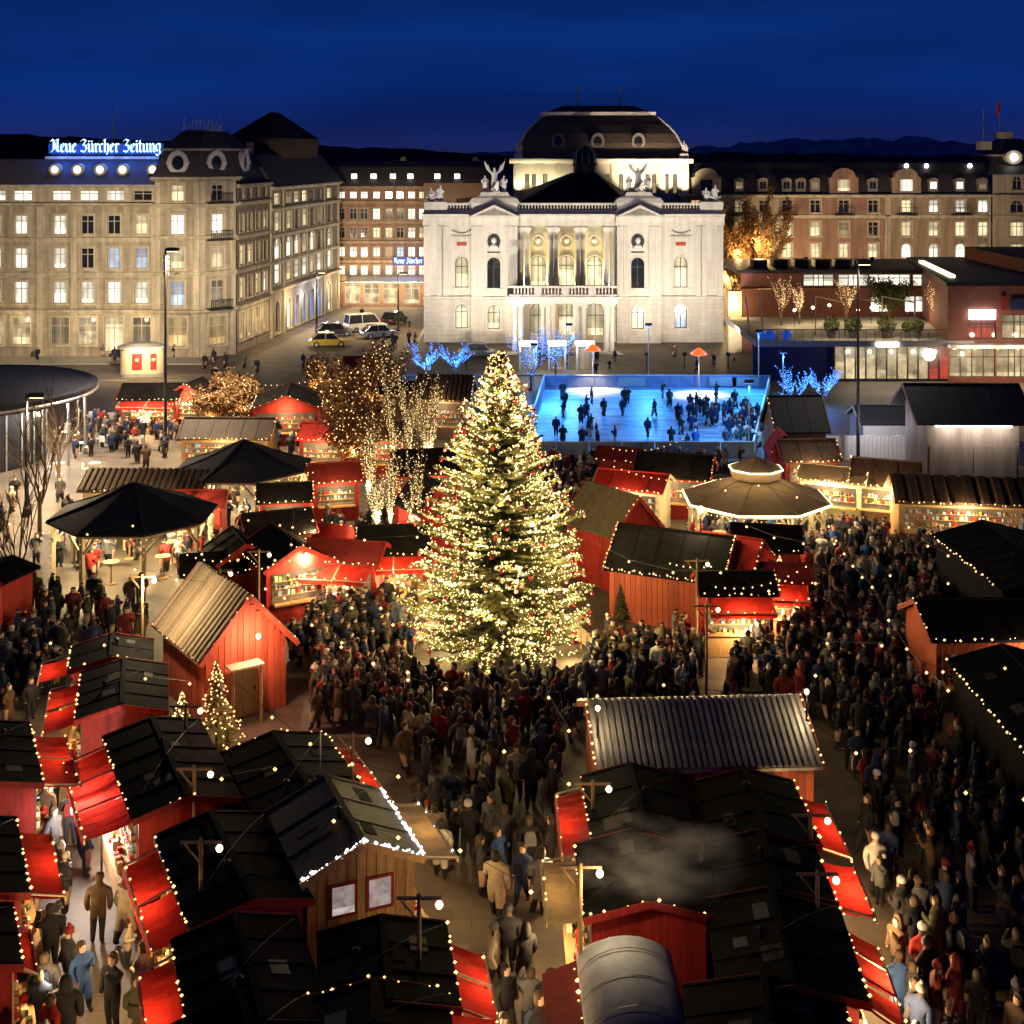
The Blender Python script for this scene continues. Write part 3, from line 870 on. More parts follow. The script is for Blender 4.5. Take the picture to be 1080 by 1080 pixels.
sd = MB().rings([[(r * math.cos(t), -d, r * math.sin(t)) for t in [2 * PI * k / 14 for k in range(14)]] for r, d in ((0.62, -0.9), (0.62, 0.05), (0.42, 0.05), (0.4, -0.1))]).mesh('dormer', 'sandstone_trim')
sdp = MB().poly([(0.41 * math.cos(t), 0.04, 0.41 * math.sin(t)) for t in [2 * PI * k / 14 for k in range(14)]]).mesh('pane', 'pane_white')
for p in (54, 78, 102, 126, 158):
    d_ = link('dormer', sd, nb, (xn(p), NY + 1.0, zn(179)))
    link('pane', sdp, d_)
MB().tube((xn(100), NY + 6, zn(168)), (xn(100), NY + 6, zn(80)), 0.09, 0.05, 6).build('roof_mast', 'steel', nb)
# corner tower, front and chamfered faces
dirc = math.atan2(CY - NY, CX - TX1)
lc = math.hypot(CX - TX1, CY - NY)
for org, rz, x0, x1, cx in (((TX0, NY - 0.6), 0, 0, TX1 - TX0, (TX1 - TX0) / 2), ((TX1, NY - 0.6), dirc, 0, lc, lc / 2)):
    f0 = rz == 0
    ops = [Op(cx, zn(322), 1.5, zn(296) - zn(322), pane='pane_cool' if f0 else 'pane_dim', style='hood'),
           Op(cx, zn(283), 1.45, zn(262) - zn(283), pane='pane_warm'),
           Op(cx, zn(247), 1.45, zn(226) - zn(247), pane='pane_white', style='hood'),
           Op(cx, zn(212), 1.35, zn(195) - zn(212), pane='pane_warm' if f0 else 'glass_dark'),
           Op(cx, 1.2, 2.0, 2.9, pane='pane_amber', style='wide')]
    facade(nb, org, rz, x0, x1, 0, zn(189), ops, 'sandstone', 'sandstone_trim')
    for py, pr in ((328, 0.35), (288, 0.2), (250, 0.3), (216, 0.3)):
        band(nb, org, rz, x0 - 0.1, x1 + 0.1, [(0.05, zn(py) - 0.3), (pr, zn(py) - 0.05), (pr, zn(py) + 0.12), (0.03, zn(py) + 0.2)], 'sandstone_trim')
    band(nb, org, rz, x0 - 0.35, x1 + 0.35, [(0.1, zn(191)), (0.6, zn(189)), (0.65, zn(186.5)), (0.1, zn(186))], 'sandstone_trim')
    for bx in (x0 + 0.3, x1 - 0.3):
        mbx = MB().box(bx - 0.28, bx + 0.28, -0.1, 0.01, 0, zn(192))
        mbx.build('pilaster', 'sandstone_trim', nb, loc=(org[0], org[1], 0), rz=rz)
    if not f0:
        for zz in (zn(252), zn(325), zn(213)):
            bm_ = MB().box(cx - 1.3, cx + 1.3, -0.85, 0.0, zz - 0.2, zz)
            for i in range(11):
                bm_.box(cx - 1.25 + i * 0.24, cx - 1.2 + i * 0.24, -0.82, -0.78, zz, zz + 0.8)
            bm_.box(cx - 1.28, cx + 1.28, -0.84, -0.76, zz + 0.8, zz + 0.86)
            bm_.build('balcony', 'iron', nb, loc=(org[0], org[1], 0), rz=rz)
fp = [(TX0 - 0.3, NY - 0.9), (TX1 + 0.1, NY - 0.9), (CX + 0.3, CY - 0.5), (CX + 1.3, CY + 5), (TX0 - 0.3, CY + 5)]
ctr = (sum(p[0] for p in fp) / 5, sum(p[1] for p in fp) / 5)
def shrink(k, z):
    return [(ctr[0] + (x - ctr[0]) * k, ctr[1] + (y - ctr[1]) * k, z) for x, y in fp]
MB().rings([shrink(1.0, zn(186)), shrink(0.93, zn(180)), shrink(0.86, zn(172)), shrink(0.80, zn(162)), shrink(0.78, zn(159))]).build('tower_roof', 'slate', nb)
MB().rings([shrink(0.84, zn(159) + 0.004), shrink(0.84, zn(156.5))]).build('tower_curb', 'sandstone_trim', nb)
MB().rings([shrink(0.80, zn(156.4)), shrink(0.42, zn(138))]).build('tower_cap', 'slate', nb)
cg = MB()
for k in range(10):
    x = ctr[0] - 1.8 + k * 0.4
    hgt = 0.5 + 0.7 * math.sin(PI * k / 9)
    cg.tube((x, ctr[1] - 1, zn(138)), (x, ctr[1] - 1, zn(138) + hgt), 0.09, 0.05, 5)
    cg.ball((x, ctr[1] - 1, zn(138) + hgt), 0.13, 6, 4)
cg.box(ctr[0] - 1.9, ctr[0] + 1.9, ctr[1] - 1.08, ctr[1] - 0.92, zn(138), zn(138) + 0.2)
for sx in (-1.9, 1.9):
    cg.tube((ctr[0] + sx, ctr[1] - 1, zn(138)), (ctr[0] + sx, ctr[1] - 1, zn(122)), 0.07, 0.03, 5)
cg.build('roof_cresting', 'statue_stone', nb)
bo = MB().rings([[(r * math.cos(t), -d, 1.15 * r * math.sin(t)) for t in [2 * PI * k / 18 for k in range(18)]] for r, d in ((1.08, -1.0), (1.08, 0.12), (0.66, 0.12), (0.6, -0.15))])
for s in (-1, 1):
    bo.ball((s * 1.0, -0.05, 0), 0.22, 6, 4)
bo.ball((0, -0.05, 1.2), 0.24, 6, 4)
bom = bo.mesh('dormer', 'statue_stone')
bop = MB().poly([(0.6 * math.cos(t), 0.03, 0.69 * math.sin(t)) for t in [2 * PI * k / 16 for k in range(16)]]).mesh('pane', 'glass_dark')
for x, y, rz in ((xn(189), NY - 0.55, 0), (TX1 + lc * 0.45 * math.cos(dirc), NY - 0.5 + lc * 0.5 * math.sin(dirc), dirc), (CX + 0.45, CY + 2.2, 1.43)):
    d_ = link('dormer', bom, nb, (x, y, zn(171.5)), rz)
    link('pane', bop, d_)
# side street front, first eleven metres
rs = math.atan2(40, 5.5)
ops = []
for i in range(4):
    x = 1.6 + i * 2.55
    for py0, py1, ln in ((320, 297, 'wDwW'), (283, 262, 'wwDD'), (247, 228, 'DDDw')):
        ops.append(Op(x, zn(py0) , 1.25, zn(py1) - zn(py0), pane=code[ln[i]]))
    ops.append(Op(x, 1.2, 1.5, 2.9, pane='pane_amber', style='plain'))
    ops.append(Op(x, zn(212), 1.6, 1.2, pane='glass_dark', style='wide', trim=False))
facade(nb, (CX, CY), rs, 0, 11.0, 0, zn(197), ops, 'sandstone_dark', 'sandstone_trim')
for py, pr in ((328, 0.3), (289, 0.15), (252, 0.22), (215.5, 0.5), (196.5, 0.4)):
    band(nb, (CX, CY), rs, 0, 11.0, [(0.05, zn(py) - 0.3), (pr, zn(py) - 0.05), (pr, zn(py) + 0.12), (0.03, zn(py) + 0.2)], 'sandstone_trim')
c_, s_ = math.cos(rs), math.sin(rs)
def side(x, y):
    return (CX + c_ * x - s_ * y, CY + s_ * x + c_ * y)
rr = [side(4.5, 0.2), side(11.0, 0.2), side(11.0, 9), side(4.5, 9)]
rt = [side(4.5, 2.4), side(11.0, 2.4), side(11.0, 9), side(4.5, 9)]
MB().rings([[(x, y, zn(195.5)) for x, y in rr], [(x, y, zn(167)) for x, y in rt]]).build('side_roof', 'slate', nb)
for x in (2.0, 5.0, 8.0):
    q = side(x, -0.5)
    lamp(nb, (q[0] + 0.9, q[1], 3.2), 60, (1.0, 0.72, 0.36), 0.2)
for p in (22, 92, 149):
    lamp(nb, (xn(p), NY - 1.6, 3.6), 55, (1.0, 0.74, 0.38), 0.2)

# the blackletter roof sign
GL = {'n': ([[(0, .88), (.12, 1), (.2, .85), (.2, .12), (.32, 0)], [(.2, .82), (.45, 1), (.58, .85), (.58, .12), (.72, 0)]], .76),
      'u': ([[(.03, .95), (.15, .88), (.15, .15), (.3, 0), (.52, .15)], [(.48, 1), (.56, .9), (.56, .12), (.7, 0)]], .76),
      'e': ([[(.52, .16), (.34, 0), (.13, .15), (.13, .82), (.36, 1), (.5, .8), (.15, .45)]], .6),
      'r': ([[(0, .88), (.14, .97), (.19, .85), (.19, .12), (.32, 0)], [(.2, .82), (.4, 1), (.5, .86)]], .54),
      'c': ([[(.48, .88), (.35, 1), (.13, .85), (.13, .15), (.32, 0), (.5, .12)]], .56),
      'h': ([[(.05, 1.42), (.18, 1.5), (.18, .12), (.27, 0)], [(.2, .82), (.45, 1), (.58, .8), (.58, .15), (.42, -.28)]], .73),
      'i': ([[(0, .88), (.12, 1), (.18, .85), (.18, .12), (.3, 0)], [(.13, 1.34), (.22, 1.25)]], .38),
      't': ([[(.18, 1.35), (.18, .12), (.32, 0), (.43, .1)], [(.02, 1.0), (.37, 1.0)]], .47),
      'g': ([[(.52, .9), (.3, 1), (.13, .85), (.13, .28), (.3, .12), (.54, .3)], [(.5, 1), (.56, .9), (.56, -.2), (.32, -.42), (.1, -.26)]], .72),
      'N': ([[(0, 1.28), (.2, 1.5), (.36, 1.3), (.36, .3), (.08, 0)], [(.36, 1.32), (.78, .15)], [(.6, 1.42), (.88, 1.5), (.82, 1.3), (.82, .2), (.97, .02)]], 1.12),
      'Z': ([[(.08, 1.3), (.35, 1.5), (.68, 1.36), (.32, .85)], [(.32, .85), (.66, .76), (.74, .35), (.46, 0), (.08, .14)]], .88),
      ' ': ([], .45)}
GL['ü'] = (GL['u'][0] + [[(.12, 1.3), (.2, 1.22)], [(.44, 1.3), (.52, 1.22)]], .76)
def letters(parent, text, width, z, y, x0, m='neon_letter'):
    adv = sum(GL[c][1] for c in text)
    k = width / adv
    x = 0.0
    nb_ = Vector((math.cos(math.radians(38)), 0, math.sin(math.radians(38)))) * 0.085
    for ch in text:
        mb = MB()
        for st in GL[ch][0]:
            for a, b in zip(st, st[1:]):
                A, B = Vector((a[0], 0, a[1])), Vector((b[0], 0, b[1]))
                D = Vector((0, 0.12, 0))
                ps = [A - nb_, A + nb_, B + nb_, B - nb_]
                mb.hexa([(p + Vector((x, 0, 0))) * k for p in ps], [(p + Vector((x, 0, 0))) * k + D for p in ps])
        if GL[ch][0]:
            mb.build('letter', m, parent, loc=(x0, y, z))
        x += GL[ch][1]
sg = thing('roof_sign', 'glowing blue blackletter sign reading Neue Zürcher Zeitung on the roof', 'sign', (xn(45.5), NY + 2.4, zn(168)))
sw = xn(164) - xn(45.5)
letters(sg, 'Neue Zürcher Zeitung', sw, 0.75, -0.25, 0)
fr = MB().box(-0.1, sw + 0.1, 0.0, 0.1, 0.42, 0.52).box(-0.1, sw + 0.1, 0.0, 0.1, 1.62, 1.7)
for i in range(8):
    fr.box(i * sw / 7 - 0.05, i * sw / 7 + 0.05, 0.12, 0.22, 0.02, 2.0)
fr.build('sign_frame', 'iron', sg)
MB().box(-0.3, sw + 0.2, 0.03, 0.07, 0.56, 1.6).build('glow_panel', 'blue_glow', sg)  # panel glows to stand in for the blue halo round the letters
for i in range(5):
    lamp(sg, (sw * (i + 0.5) / 5, -1.3, 0.8), 110, (0.03, 0.16, 1.0), 0.3)

# ------------------------------------------------------------------ arched office building further down the side street
ab = thing('arched_office_building', 'tall stone office building with arched upper windows and blue-lit doorways', 'building', (0, 0, 0))
ao = side(11.0, 0)
ops = []
AL = 29.0
acols = [2.6, 7.0, 10.2, 13.4, 16.6, 19.8, 24.5]
for i, x in enumerate(acols):
    ops.append(Op(x, 11.9, 2.1, 2.2, False, pane=code['wwDwDdD'[i]], style='wide'))
    ops.append(Op(x, 8.7, 2.2, 2.5, True, pane=code['WWWwWDW'[i]], style='wide'))
    ops.append(Op(x, 5.9, 2.2, 2.2, False, pane=code['WwWWwWW'[i]], style='wide'))
    ops.append(Op(x, 14.9, 2.2, 1.4, False, pane=code['wdwwDDw'[i]], style='wide', trim=False))
    ops.append(Op(x, 0.3, 1.7, 3.6, True, pane='pane_white' if i in (1, 6) else 'glass_dark' if i == 0 else 'pane_blue', style='plain'))
facade(ab, ao, rs, 0, AL, 0, 16.9, ops, 'grey_stone', 'sandstone_trim')
for z, pr in ((5.2, 0.4), (8.4, 0.2), (11.5, 0.25), (14.5, 0.35), (16.9, 0.6)):
    band(ab, ao, rs, 0, AL, [(0.05, z - 0.3), (pr, z - 0.05), (pr, z + 0.12), (0.03, z + 0.2)], 'sandstone_trim')
for x in (0.25, 4.9, 22.2, 28.7):
    MB().box(x - 0.3, x + 0.3, -0.16, 0.01, 0, 16.6).build('pilaster', 'sandstone_trim', ab, loc=(ao[0], ao[1], 0), rz=rs)
fe = side(11 + AL, 0)
facade(ab, (fe[0] - 14, fe[1]), 0, 0, 14, 0, 16.9, [], 'grey_stone', 'sandstone_trim')
def side2(x, y):
    return side(11 + x, y)
MB().rings([[(*side2(-0.3, -0.4), 17.1), (*side2(AL + 0.3, -0.4), 17.1), (*side2(AL + 0.3, 15), 17.1), (*side2(-0.3, 15), 17.1)],
            [(*side2(1.2, 2.0), 20.6), (*side2(AL - 1.5, 2.0), 20.6), (*side2(AL - 1.5, 12.5), 20.6), (*side2(1.2, 12.5), 20.6)],
            [(*side2(4, 6.3), 22.0), (*side2(AL - 7, 6.3), 22.0), (*side2(AL - 7, 8.2), 22.0), (*side2(4, 8.2), 22.0)]]).build('roof', 'slate', ab)
MB().rings([[(*side2(10, 0.9), 20.2), (*side2(22, 0.9), 20.2), (*side2(22, 8.6), 20.2), (*side2(10, 8.6), 20.2)],
            [(*side2(9.8, 0.7), 22.6), (*side2(22.2, 0.7), 22.6), (*side2(22.2, 8.8), 22.6), (*side2(9.8, 8.8), 22.6)],
            [(*side2(15, 4.4), 25.9), (*side2(17, 4.4), 25.9), (*side2(17, 5.0), 25.9), (*side2(15, 5.0), 25.9)]]).build('pavilion_roof', 'brown_roof', ab)
MB().box(-0.35, 0.35, -0.35, 0.35, 0, 2.6).build('chimney', 'brown_plaster', ab, loc=(*side2(1.8, 3), 19.5))
for x in (6, 12, 18, 24):
    q = side2(x, -1.2)
    lamp(ab, (q[0], q[1], 3.6), 140, (0.8, 0.85, 1.0) if x in (12, 18) else (1.0, 0.75, 0.4), 0.2)

# ------------------------------------------------------------------ street building at the end, behind
mbld = thing('pink_office_building', 'pinkish five storey building with lit dormers at the end of the street', 'building', (0, 0, 0))
MY = 181.0
def xm(px):
    return (px - 540.0) * MY / FPX
def zm(py):
    return zat(py, MY)
cols = [360, 372.5, 384, 397, 410, 422, 434, 445.5, 458]
rows = [(290, 280, 'WWWWWWWWW'), (271, 260.5, 'WWWWaBWWW'), (251, 240, 'DDDwwDWwW'), (231.5, 220, 'DDDWDDWWW'), (209.5, 202, 'WWWwwdWwW')]
ops = []
for (pa, pb, ln) in rows:
    for i, p in enumerate(cols):
        ops.append(Op(xm(p), zm(pa), 1.0, zm(pb) - zm(pa), pane=code[ln[i]], trim=pa != 209.5))
for p in (372, 392, 412, 434, 455):
    ops.append(Op(xm(p), 0.3, 2.1, 3.0, pane='shop_glow', style='wide', trim=False))
facade(mbld, (0, MY), 0, xm(346), xm(470), 0, zm(197), ops, 'pink_plaster', 'tan_plaster')
for py, pr in ((298, 0.3), (275, 0.12), (255, 0.2), (234, 0.2), (213, 0.3), (197.5, 0.5)):
    band(mbld, (0, MY), 0, xm(346), xm(470), [(0.05, zm(py) - 0.2), (pr, zm(py)), (pr, zm(py) + 0.15), (0.02, zm(py) + 0.2)], 'tan_plaster')
MB().box(xm(447), xm(516), MY - 0.6, MY - 0.02, 0, zm(193)).build('wing_wall', 'brown_plaster', mbld)
MB().rect_loft([(xm(346), xm(520), MY - 0.3, MY + 14, zm(196)), (xm(346), xm(520), MY + 2.2, MY + 12, zm(176)), (xm(346), xm(520), MY + 6, MY + 8, zm(170))]).build('roof', 'slate', mbld)
ds = MB().box(-0.55, 0.55, -0.5, 1.2, -0.5, 0.5)
dsm = ds.mesh('dormer', 'slate')
dsp = MB().poly([(-0.35, -0.51, -0.3), (0.35, -0.51, -0.3), (0.35, -0.51, 0.3), (-0.35, -0.51, 0.3)]).mesh('pane', 'lamp_white')
for p in (373, 393.5, 414, 432.5, 461, 482):
    d_ = link('dormer', dsm, mbld, (xm(p), MY + 1.1, zm(186)))
    link('pane', dsp, d_)
for p in (421, 500):
    MB().rect_loft([(xm(p) - 0.7, xm(p) + 0.7, MY + 6.2, MY + 7.6, zm(172)), (xm(p) - 0.2, xm(p) + 0.2, MY + 6.8, MY + 7.2, zm(165.5))]).build('chimney', 'grey_stone', mbld)
aw = MB()
for i in range(6):
    x = xm(366) + i * 2.0
    aw.hexa([(x, MY - 1.7, 3.3), (x + 1.9, MY - 1.7, 3.3), (x + 1.9, MY - 0.05, 3.9), (x, MY - 0.05, 3.9)], [(x, MY - 1.7, 3.4), (x + 1.9, MY - 1.7, 3.4), (x + 1.9, MY - 0.05, 4.0), (x, MY - 0.05, 4.0)])
aw.build('awning', 'white_paint', mbld)
for p in (368, 385, 402, 420, 438):
    lamp(mbld, (xm(p), MY - 2.3, 2.9), 170, (1.0, 0.75, 0.42), 0.2)
sg2 = thing('wall_sign', 'small glowing blue sign on the pink building beside the opera', 'sign', (xm(415), MY - 0.75, zm(279)))
MB().box(-0.1, xm(447.5) - xm(415), 0.1, 0.25, 0, 1.0).build('glow_panel', 'blue_glow', sg2)  # halo of the small sign, put in as a glowing panel
letters(sg2, 'Neue Zürcher', xm(446) - xm(416), 0.25, -0.03, 0.1)
lamp(sg2, (1.8, -1.2, 0.3), 60, (0.05, 0.2, 1.0), 0.3)

# ------------------------------------------------------------------ long apartment house on the right
rbld = thing('mansard_apartment_building', 'long plastered apartment house with black mansard roof behind the opera on the right', 'building', (0, 0, 0))
RY = 165.0
def xr(px):
    return (px - 540.0) * RY / FPX
def zr(py):
    return zat(py, RY)
spec = [(715, 819, 'cream_plaster', [(734, 'aaa'), (757, 'aad'), (780, 'dad'), (806, 'Dda')]),
        (819, 936, 'pink_plaster', [(830, 'Dww'), (860, 'Dww'), (890, 'Ddw'), (921, 'DDw')]),
        (936, 1045, 'tan_plaster', [(956, 'wwW'), (985, 'WwW'), (1013, 'WwW'), (1037, 'Wwd')]),
        (1045, 1130, 'cream_plaster', [(1071, 'Dww'), (1100, 'www')])]
for a, b, wm, cs in spec:
    ops = []
    tower = a == 1045
    for px, ln in cs:
        for (pa, pb), ch in zip(((224, 211), (249, 234), (272, 257)), ln):
            ops.append(Op(xr(px), zr(pa), 1.25 if not tower else 1.7, zr(pb) - zr(pa), arch=(pa == 272 and a == 936) or (tower and pa == 224), pane=code[ch]))
    zt = zr(206) if not tower else zr(184)
    if tower:
        for px, ln in cs:
            ops.append(Op(xr(px), zr(200), 1.2, 1.7, True, pane='glass_dark'))
    facade(rbld, (0, RY - (0.6 if tower else 0)), 0, xr(a), xr(b), 0, zt, ops, wm, 'sandstone_trim')
    for py, pr in ((281, 0.2), (228, 0.12), (206.5, 0.5)):
        band(rbld, (0, RY - (0.6 if tower else 0)), 0, xr(a), xr(b), [(0.05, zr(py) - 0.25), (pr, zr(py)), (pr, zr(py) + 0.15), (0.02, zr(py) + 0.22)], 'sandstone_trim')
    for px in (a + 1.5, b - 1.5):
        MB().box(xr(px) - 0.16, xr(px) + 0.16, RY - (0.72 if tower else 0.12), RY - (0.59 if tower else -0.01), 0, zr(208)).build('pilaster', 'sandstone_trim', rbld)
    if not tower:
        for px, ln in cs[::2]:
            bl = MB().box(xr(px) - 1.2, xr(px) + 1.2, RY - 0.9, RY, zr(227), zr(226))
            for i in range(9):
                bl.box(xr(px) - 1.15 + i * 0.285, xr(px) - 1.11 + i * 0.285, RY - 0.88, RY - 0.84, zr(226), zr(219))
            bl.box(xr(px) - 1.2, xr(px) + 1.2, RY - 0.9, RY - 0.83, zr(219), zr(218.4))
            bl.build('balcony', 'iron', rbld)
MB().rect_loft([(xr(715), xr(1046), RY + 0.1, RY + 14, zr(204.5)), (xr(715), xr(1046), RY + 1.5, RY + 12.5, zr(184)), (xr(715), xr(1046), RY + 3, RY + 11, zr(172))]).build('roof', 'slate', rbld)
def dormer_mesh(w, h, wm, arch):
    mb = MB()
    if arch:
        mb.rings([[(-w / 2 - 0.35, y, 0), (w / 2 + 0.35, y, 0), (w / 2 + 0.35, y, h * 0.62), (w / 2, y, h * 0.66)] + [(w / 2 * math.cos(t), y, h * 0.66 + h * 0.34 * math.sin(t)) for t in [PI * k / 8 for k in range(1, 8)]] + [(-w / 2, y, h * 0.66), (-w / 2 - 0.35, y, h * 0.62)] for y in (0, 1.8)])
    else:
        mb.box(-w / 2, w / 2, 0, 1.6, 0, h * 0.85)
        mb.rings([[(-w / 2 - 0.12, y, h * 0.853), (w / 2 + 0.12, y, h * 0.853), (0, y, h)] for y in (-0.1, 1.5)])
    return mb.mesh('dormer', wm)
for px, arch, pn in ((745, True, 'glass_dark'), (780, False, 'pane_dim'), (805, False, 'glass_dark'), (830, False, 'glass_dark'), (845, False, 'glass_dark'), (860, False, 'pane_dim'), (890, True, 'pane_warm'), (921, False, 'glass_dark'), (956, True, 'pane_white'), (985, False, 'pane_white'), (1013, False, 'pane_white'), (1037, False, 'pane_dim')):
    wm = 'cream_plaster' if px < 815 else 'pink_plaster' if px < 936 else 'tan_plaster'
    wdt, hh = (2.9, 3.2) if arch else (1.2, 1.75)
    d_ = link('dormer', dormer_mesh(wdt, hh, wm if arch else 'grey_stone', arch), rbld, (xr(px), RY - 0.05 if arch else RY + 0.2, zr(204.3) if arch else zr(202)))
    k = 0.75 if arch else 0.38
    pmb = MB()
    for s in (-1, 1):
        xa, xb = sorted((s * 0.03, s * k))
        pmb.box(xa, xb, -0.03, 0.02, 0.35, 1.75 if arch else 1.2)
    pmb.build('pane', pn, d_)
# corner tower roof with flagpoles
tx0, tx1 = xr(1046), xr(1130)
MB().rect_loft([(tx0, tx1, RY - 0.4, RY + 12, zr(184)), (tx0 + 1.2, tx1 - 1.2, RY + 1.2, RY + 10, zr(170)), (tx0 + 1.5, tx1 - 1.5, RY + 1.5, RY + 9.8, zr(165))]).build('tower_roof', 'slate', rbld)
MB().box(tx0 + 1.0, tx1 - 1.0, RY + 0.9, RY + 10, zr(164.9), zr(163)).build('tower_curb', 'cream_plaster', rbld)
MB().rect_loft([(tx0 + 1.6, tx1 - 1.6, RY + 1.6, RY + 9, zr(162.9)), (tx0 + 3.0, tx1 - 5.0, RY + 3.6, RY + 7, zr(146))]).build('tower_cap', 'slate', rbld)
MB().box(xr(1064), xr(1079), RY + 3.2, RY + 5, zr(145.8), zr(139)).build('tower_platform', 'cream_plaster', rbld)
MB().box(xr(1044), xr(1056), RY + 3.2, RY + 5, zr(158), zr(149)).build('chimney', 'cream_plaster', rbld)
MB().rings([[(xr(1071) + 1.1 * math.cos(t), y, zr(166) + 0.9 * math.sin(t)) for t in [2 * PI * k / 12 for k in range(12)]] for y in (RY + 0.55, RY + 1.6)]).build('round_dormer', 'sandstone_trim', rbld)
MB().ball((xr(1071), RY + 0.35, zr(166)), 0.45, 8, 5).build('pane', 'lamp_white', rbld)
fl = MB().tube((xr(1067), RY + 4, zr(139)), (xr(1067), RY + 4, zr(102)), 0.09, 0.05, 6)
fl.tube((xr(1049), RY + 4, zr(149)), (xr(1049), RY + 4, zr(112)), 0.09, 0.05, 6)
fl.build('flagpole', 'steel', rbld)
MB().rings([[(xr(1067), RY + 4, zr(105)), (xr(1067), RY + 4, zr(119))], [(xr(1065), RY + 3.7, zr(106)), (xr(1065.5), RY + 3.7, zr(120))], [(xr(1063.5), RY + 4.1, zr(110)), (xr(1064), RY + 4.1, zr(121))]], close=False, caps=False).build('flag', 'flag_red', rbld)
for p in (962, 983.5, 1030):
    MB().ball((xr(p), RY + 2.4, zr(175)), 0.28, 8, 5).build('roof_lamp', 'lamp_white', rbld)
for p in (760, 800):
    lamp(rbld, (xr(p), RY - 6, 6.0), 1300, (1.0, 0.72, 0.34), 0.3)

# ------------------------------------------------------------------ distant rooftops left of everything
fb = thing('distant_building', 'low dark building with pale flat roof at far left behind the offices', 'building', (0, 0, 0))
MB().box(-100, -66, 190, 215, 0, zat(190, 190)).build('wall', 'grey_stone', fb)
MB().box(-101, -65, 189, 216, zat(190, 190) + 0.01, zat(172, 190)).build('roof', 'concrete', fb)
MB().box(-75.2, -72.4, 188.6, 188.98, 14, 16).build('window', 'pane_dim', fb)


# ------------------------------------------------------------------ low red annex with roof terrace on the right
AY = 121.0
def xa(px, y=AY):
    return (px - 540.0) * y / FPX
an = thing('red_annex_building', 'low red annex with lit strip windows and planted roof terrace beside opera', 'building', (0, 0, 0))
# glazed ground floor under the terrace slab
TZ = 3.3
x0, x1 = xa(796), xa(1002)
MB().box(x0, x1 + 2, AY - 0.6, AY + 17, TZ, TZ + 0.55).build('terrace_slab', 'concrete', an)
MB().box(x0, x0 + 7.2, AY + 0.6, AY + 1.2, 0, TZ - 0.003).build('shutter', 'navy_shade', an)
gx = x0 + 7.3
n = 11
for i in range(n):
    xa_, xb_ = gx + i * (x1 - gx) / n, gx + (i + 1) * (x1 - gx) / n
    w_ = MB().box(xa_, xa_ + 0.12, AY + 0.3, AY + 0.5, 0, TZ - 0.005).box(xa_, xb_, AY + 0.3, AY + 0.48, 0, 0.25).build('window', 'dark_frame', an)
    MB().poly([(xa_ + 0.12, AY + 0.45, 0.25), (xb_, AY + 0.45, 0.25), (xb_, AY + 0.45, TZ - 0.01), (xa_ + 0.12, AY + 0.45, TZ - 0.01)]).build('pane', 'shop_red' if i >= 9 else 'shop_glow', w_)
MB().box(gx + 3.6, gx + 5.6, AY - 0.8, AY - 0.62, TZ + 0.02, TZ + 0.4).build('light_sign', 'lamp_white', an)
MB().rings([[(gx + 8.6 + 0.55 * math.cos(t), y, 2.5 + 0.55 * math.sin(t)) for t in [2 * PI * k / 16 for k in range(16)]] for y in (AY - 0.1, AY + 0.05)]).build('round_sign', 'lamp_white', an)
for i in range(6):
    lamp(an, (gx + 1.5 + i * 2.0, AY - 0.3, 2.6), 60, (1.0, 0.85, 0.6), 0.2)
# upper red block behind the terrace
BY = 138.0
def xb(px):
    return (px - 540.0) * BY / FPX
ops = [Op(xb(928), 4.3, 1.9, 1.6, pane='pane_white', style='wide', trim=False), Op(xb(966), 4.3, 2.3, 1.7, pane='pane_white', style='wide', trim=False)]
facade(an, (0, BY), 0, xb(782), xb(1010), 0, 6.7, ops, 'terracotta', 'terracotta', 'dark_frame')
ops = [Op(xb(a), 6.95, w, 1.25, pane='pane_white', style='wide', trim=False) for a, w in ((865, 3.2), (902, 3.2), (940, 4.4), (983, 3.6))]
facade(an, (0, BY + 0.6), 0, xb(782), xb(1010), 6.7, 8.4, ops, 'terracotta', 'terracotta', 'dark_frame')
MB().box(xb(776), xb(1012), BY - 0.5, BY + 14, 8.4, 8.75).build('roof', 'black_sheet', an)
MB().box(xb(768), xb(782), BY - 0.2, BY + 1, 0, 6.5).build('side_door', 'cream_panel', an)
lamp(an, (xb(775), BY - 1.2, 5.0), 120, (1.0, 0.7, 0.3), 0.2)
mech = MB()
for i in range(6):
    mech.box(xb(800) + i * 2.2, xb(800) + i * 2.2 + 1.5, BY + 3, BY + 5, 8.753, 9.5)
mech.build('roof_unit', 'iron', an)
# terrace railing, tables lamps
rl = MB()
for i in range(22):
    x = x0 + 0.3 + i * (x1 - x0) / 22
    rl.box(x, x + 0.04, AY - 0.4, AY - 0.36, TZ + 0.55, TZ + 1.5)
rl.box(x0, x1, AY - 0.42, AY - 0.34, TZ + 1.5, TZ + 1.56)
rl.build('railing', 'iron', an)
for i, p in enumerate((838, 862, 885, 905, 925, 941, 957, 975)):
    MB().ball((xa(p, 130), 130 + (i % 3) * 2, TZ + 2.2), 0.16, 8, 5).build('terrace_lamp', 'lamp_glow', an)
    MB().tube((xa(p, 130), 130 + (i % 3) * 2, TZ + 0.55), (xa(p, 130), 130 + (i % 3) * 2, TZ + 2.04), 0.03, n=5).build('lamp_post', 'iron', an)
    lamp(an, (xa(p, 130), 130 + (i % 3) * 2 - 0.3, TZ + 2.2), 70, (1.0, 0.75, 0.4), 0.15)
for p in (870, 893, 928, 950, 965):
    lamp(an, (xa(p), AY - 0.1, TZ + 2.4), 45, (1.0, 0.8, 0.45), 0.15)  # lamps without fittings, added to light the potted shrubs
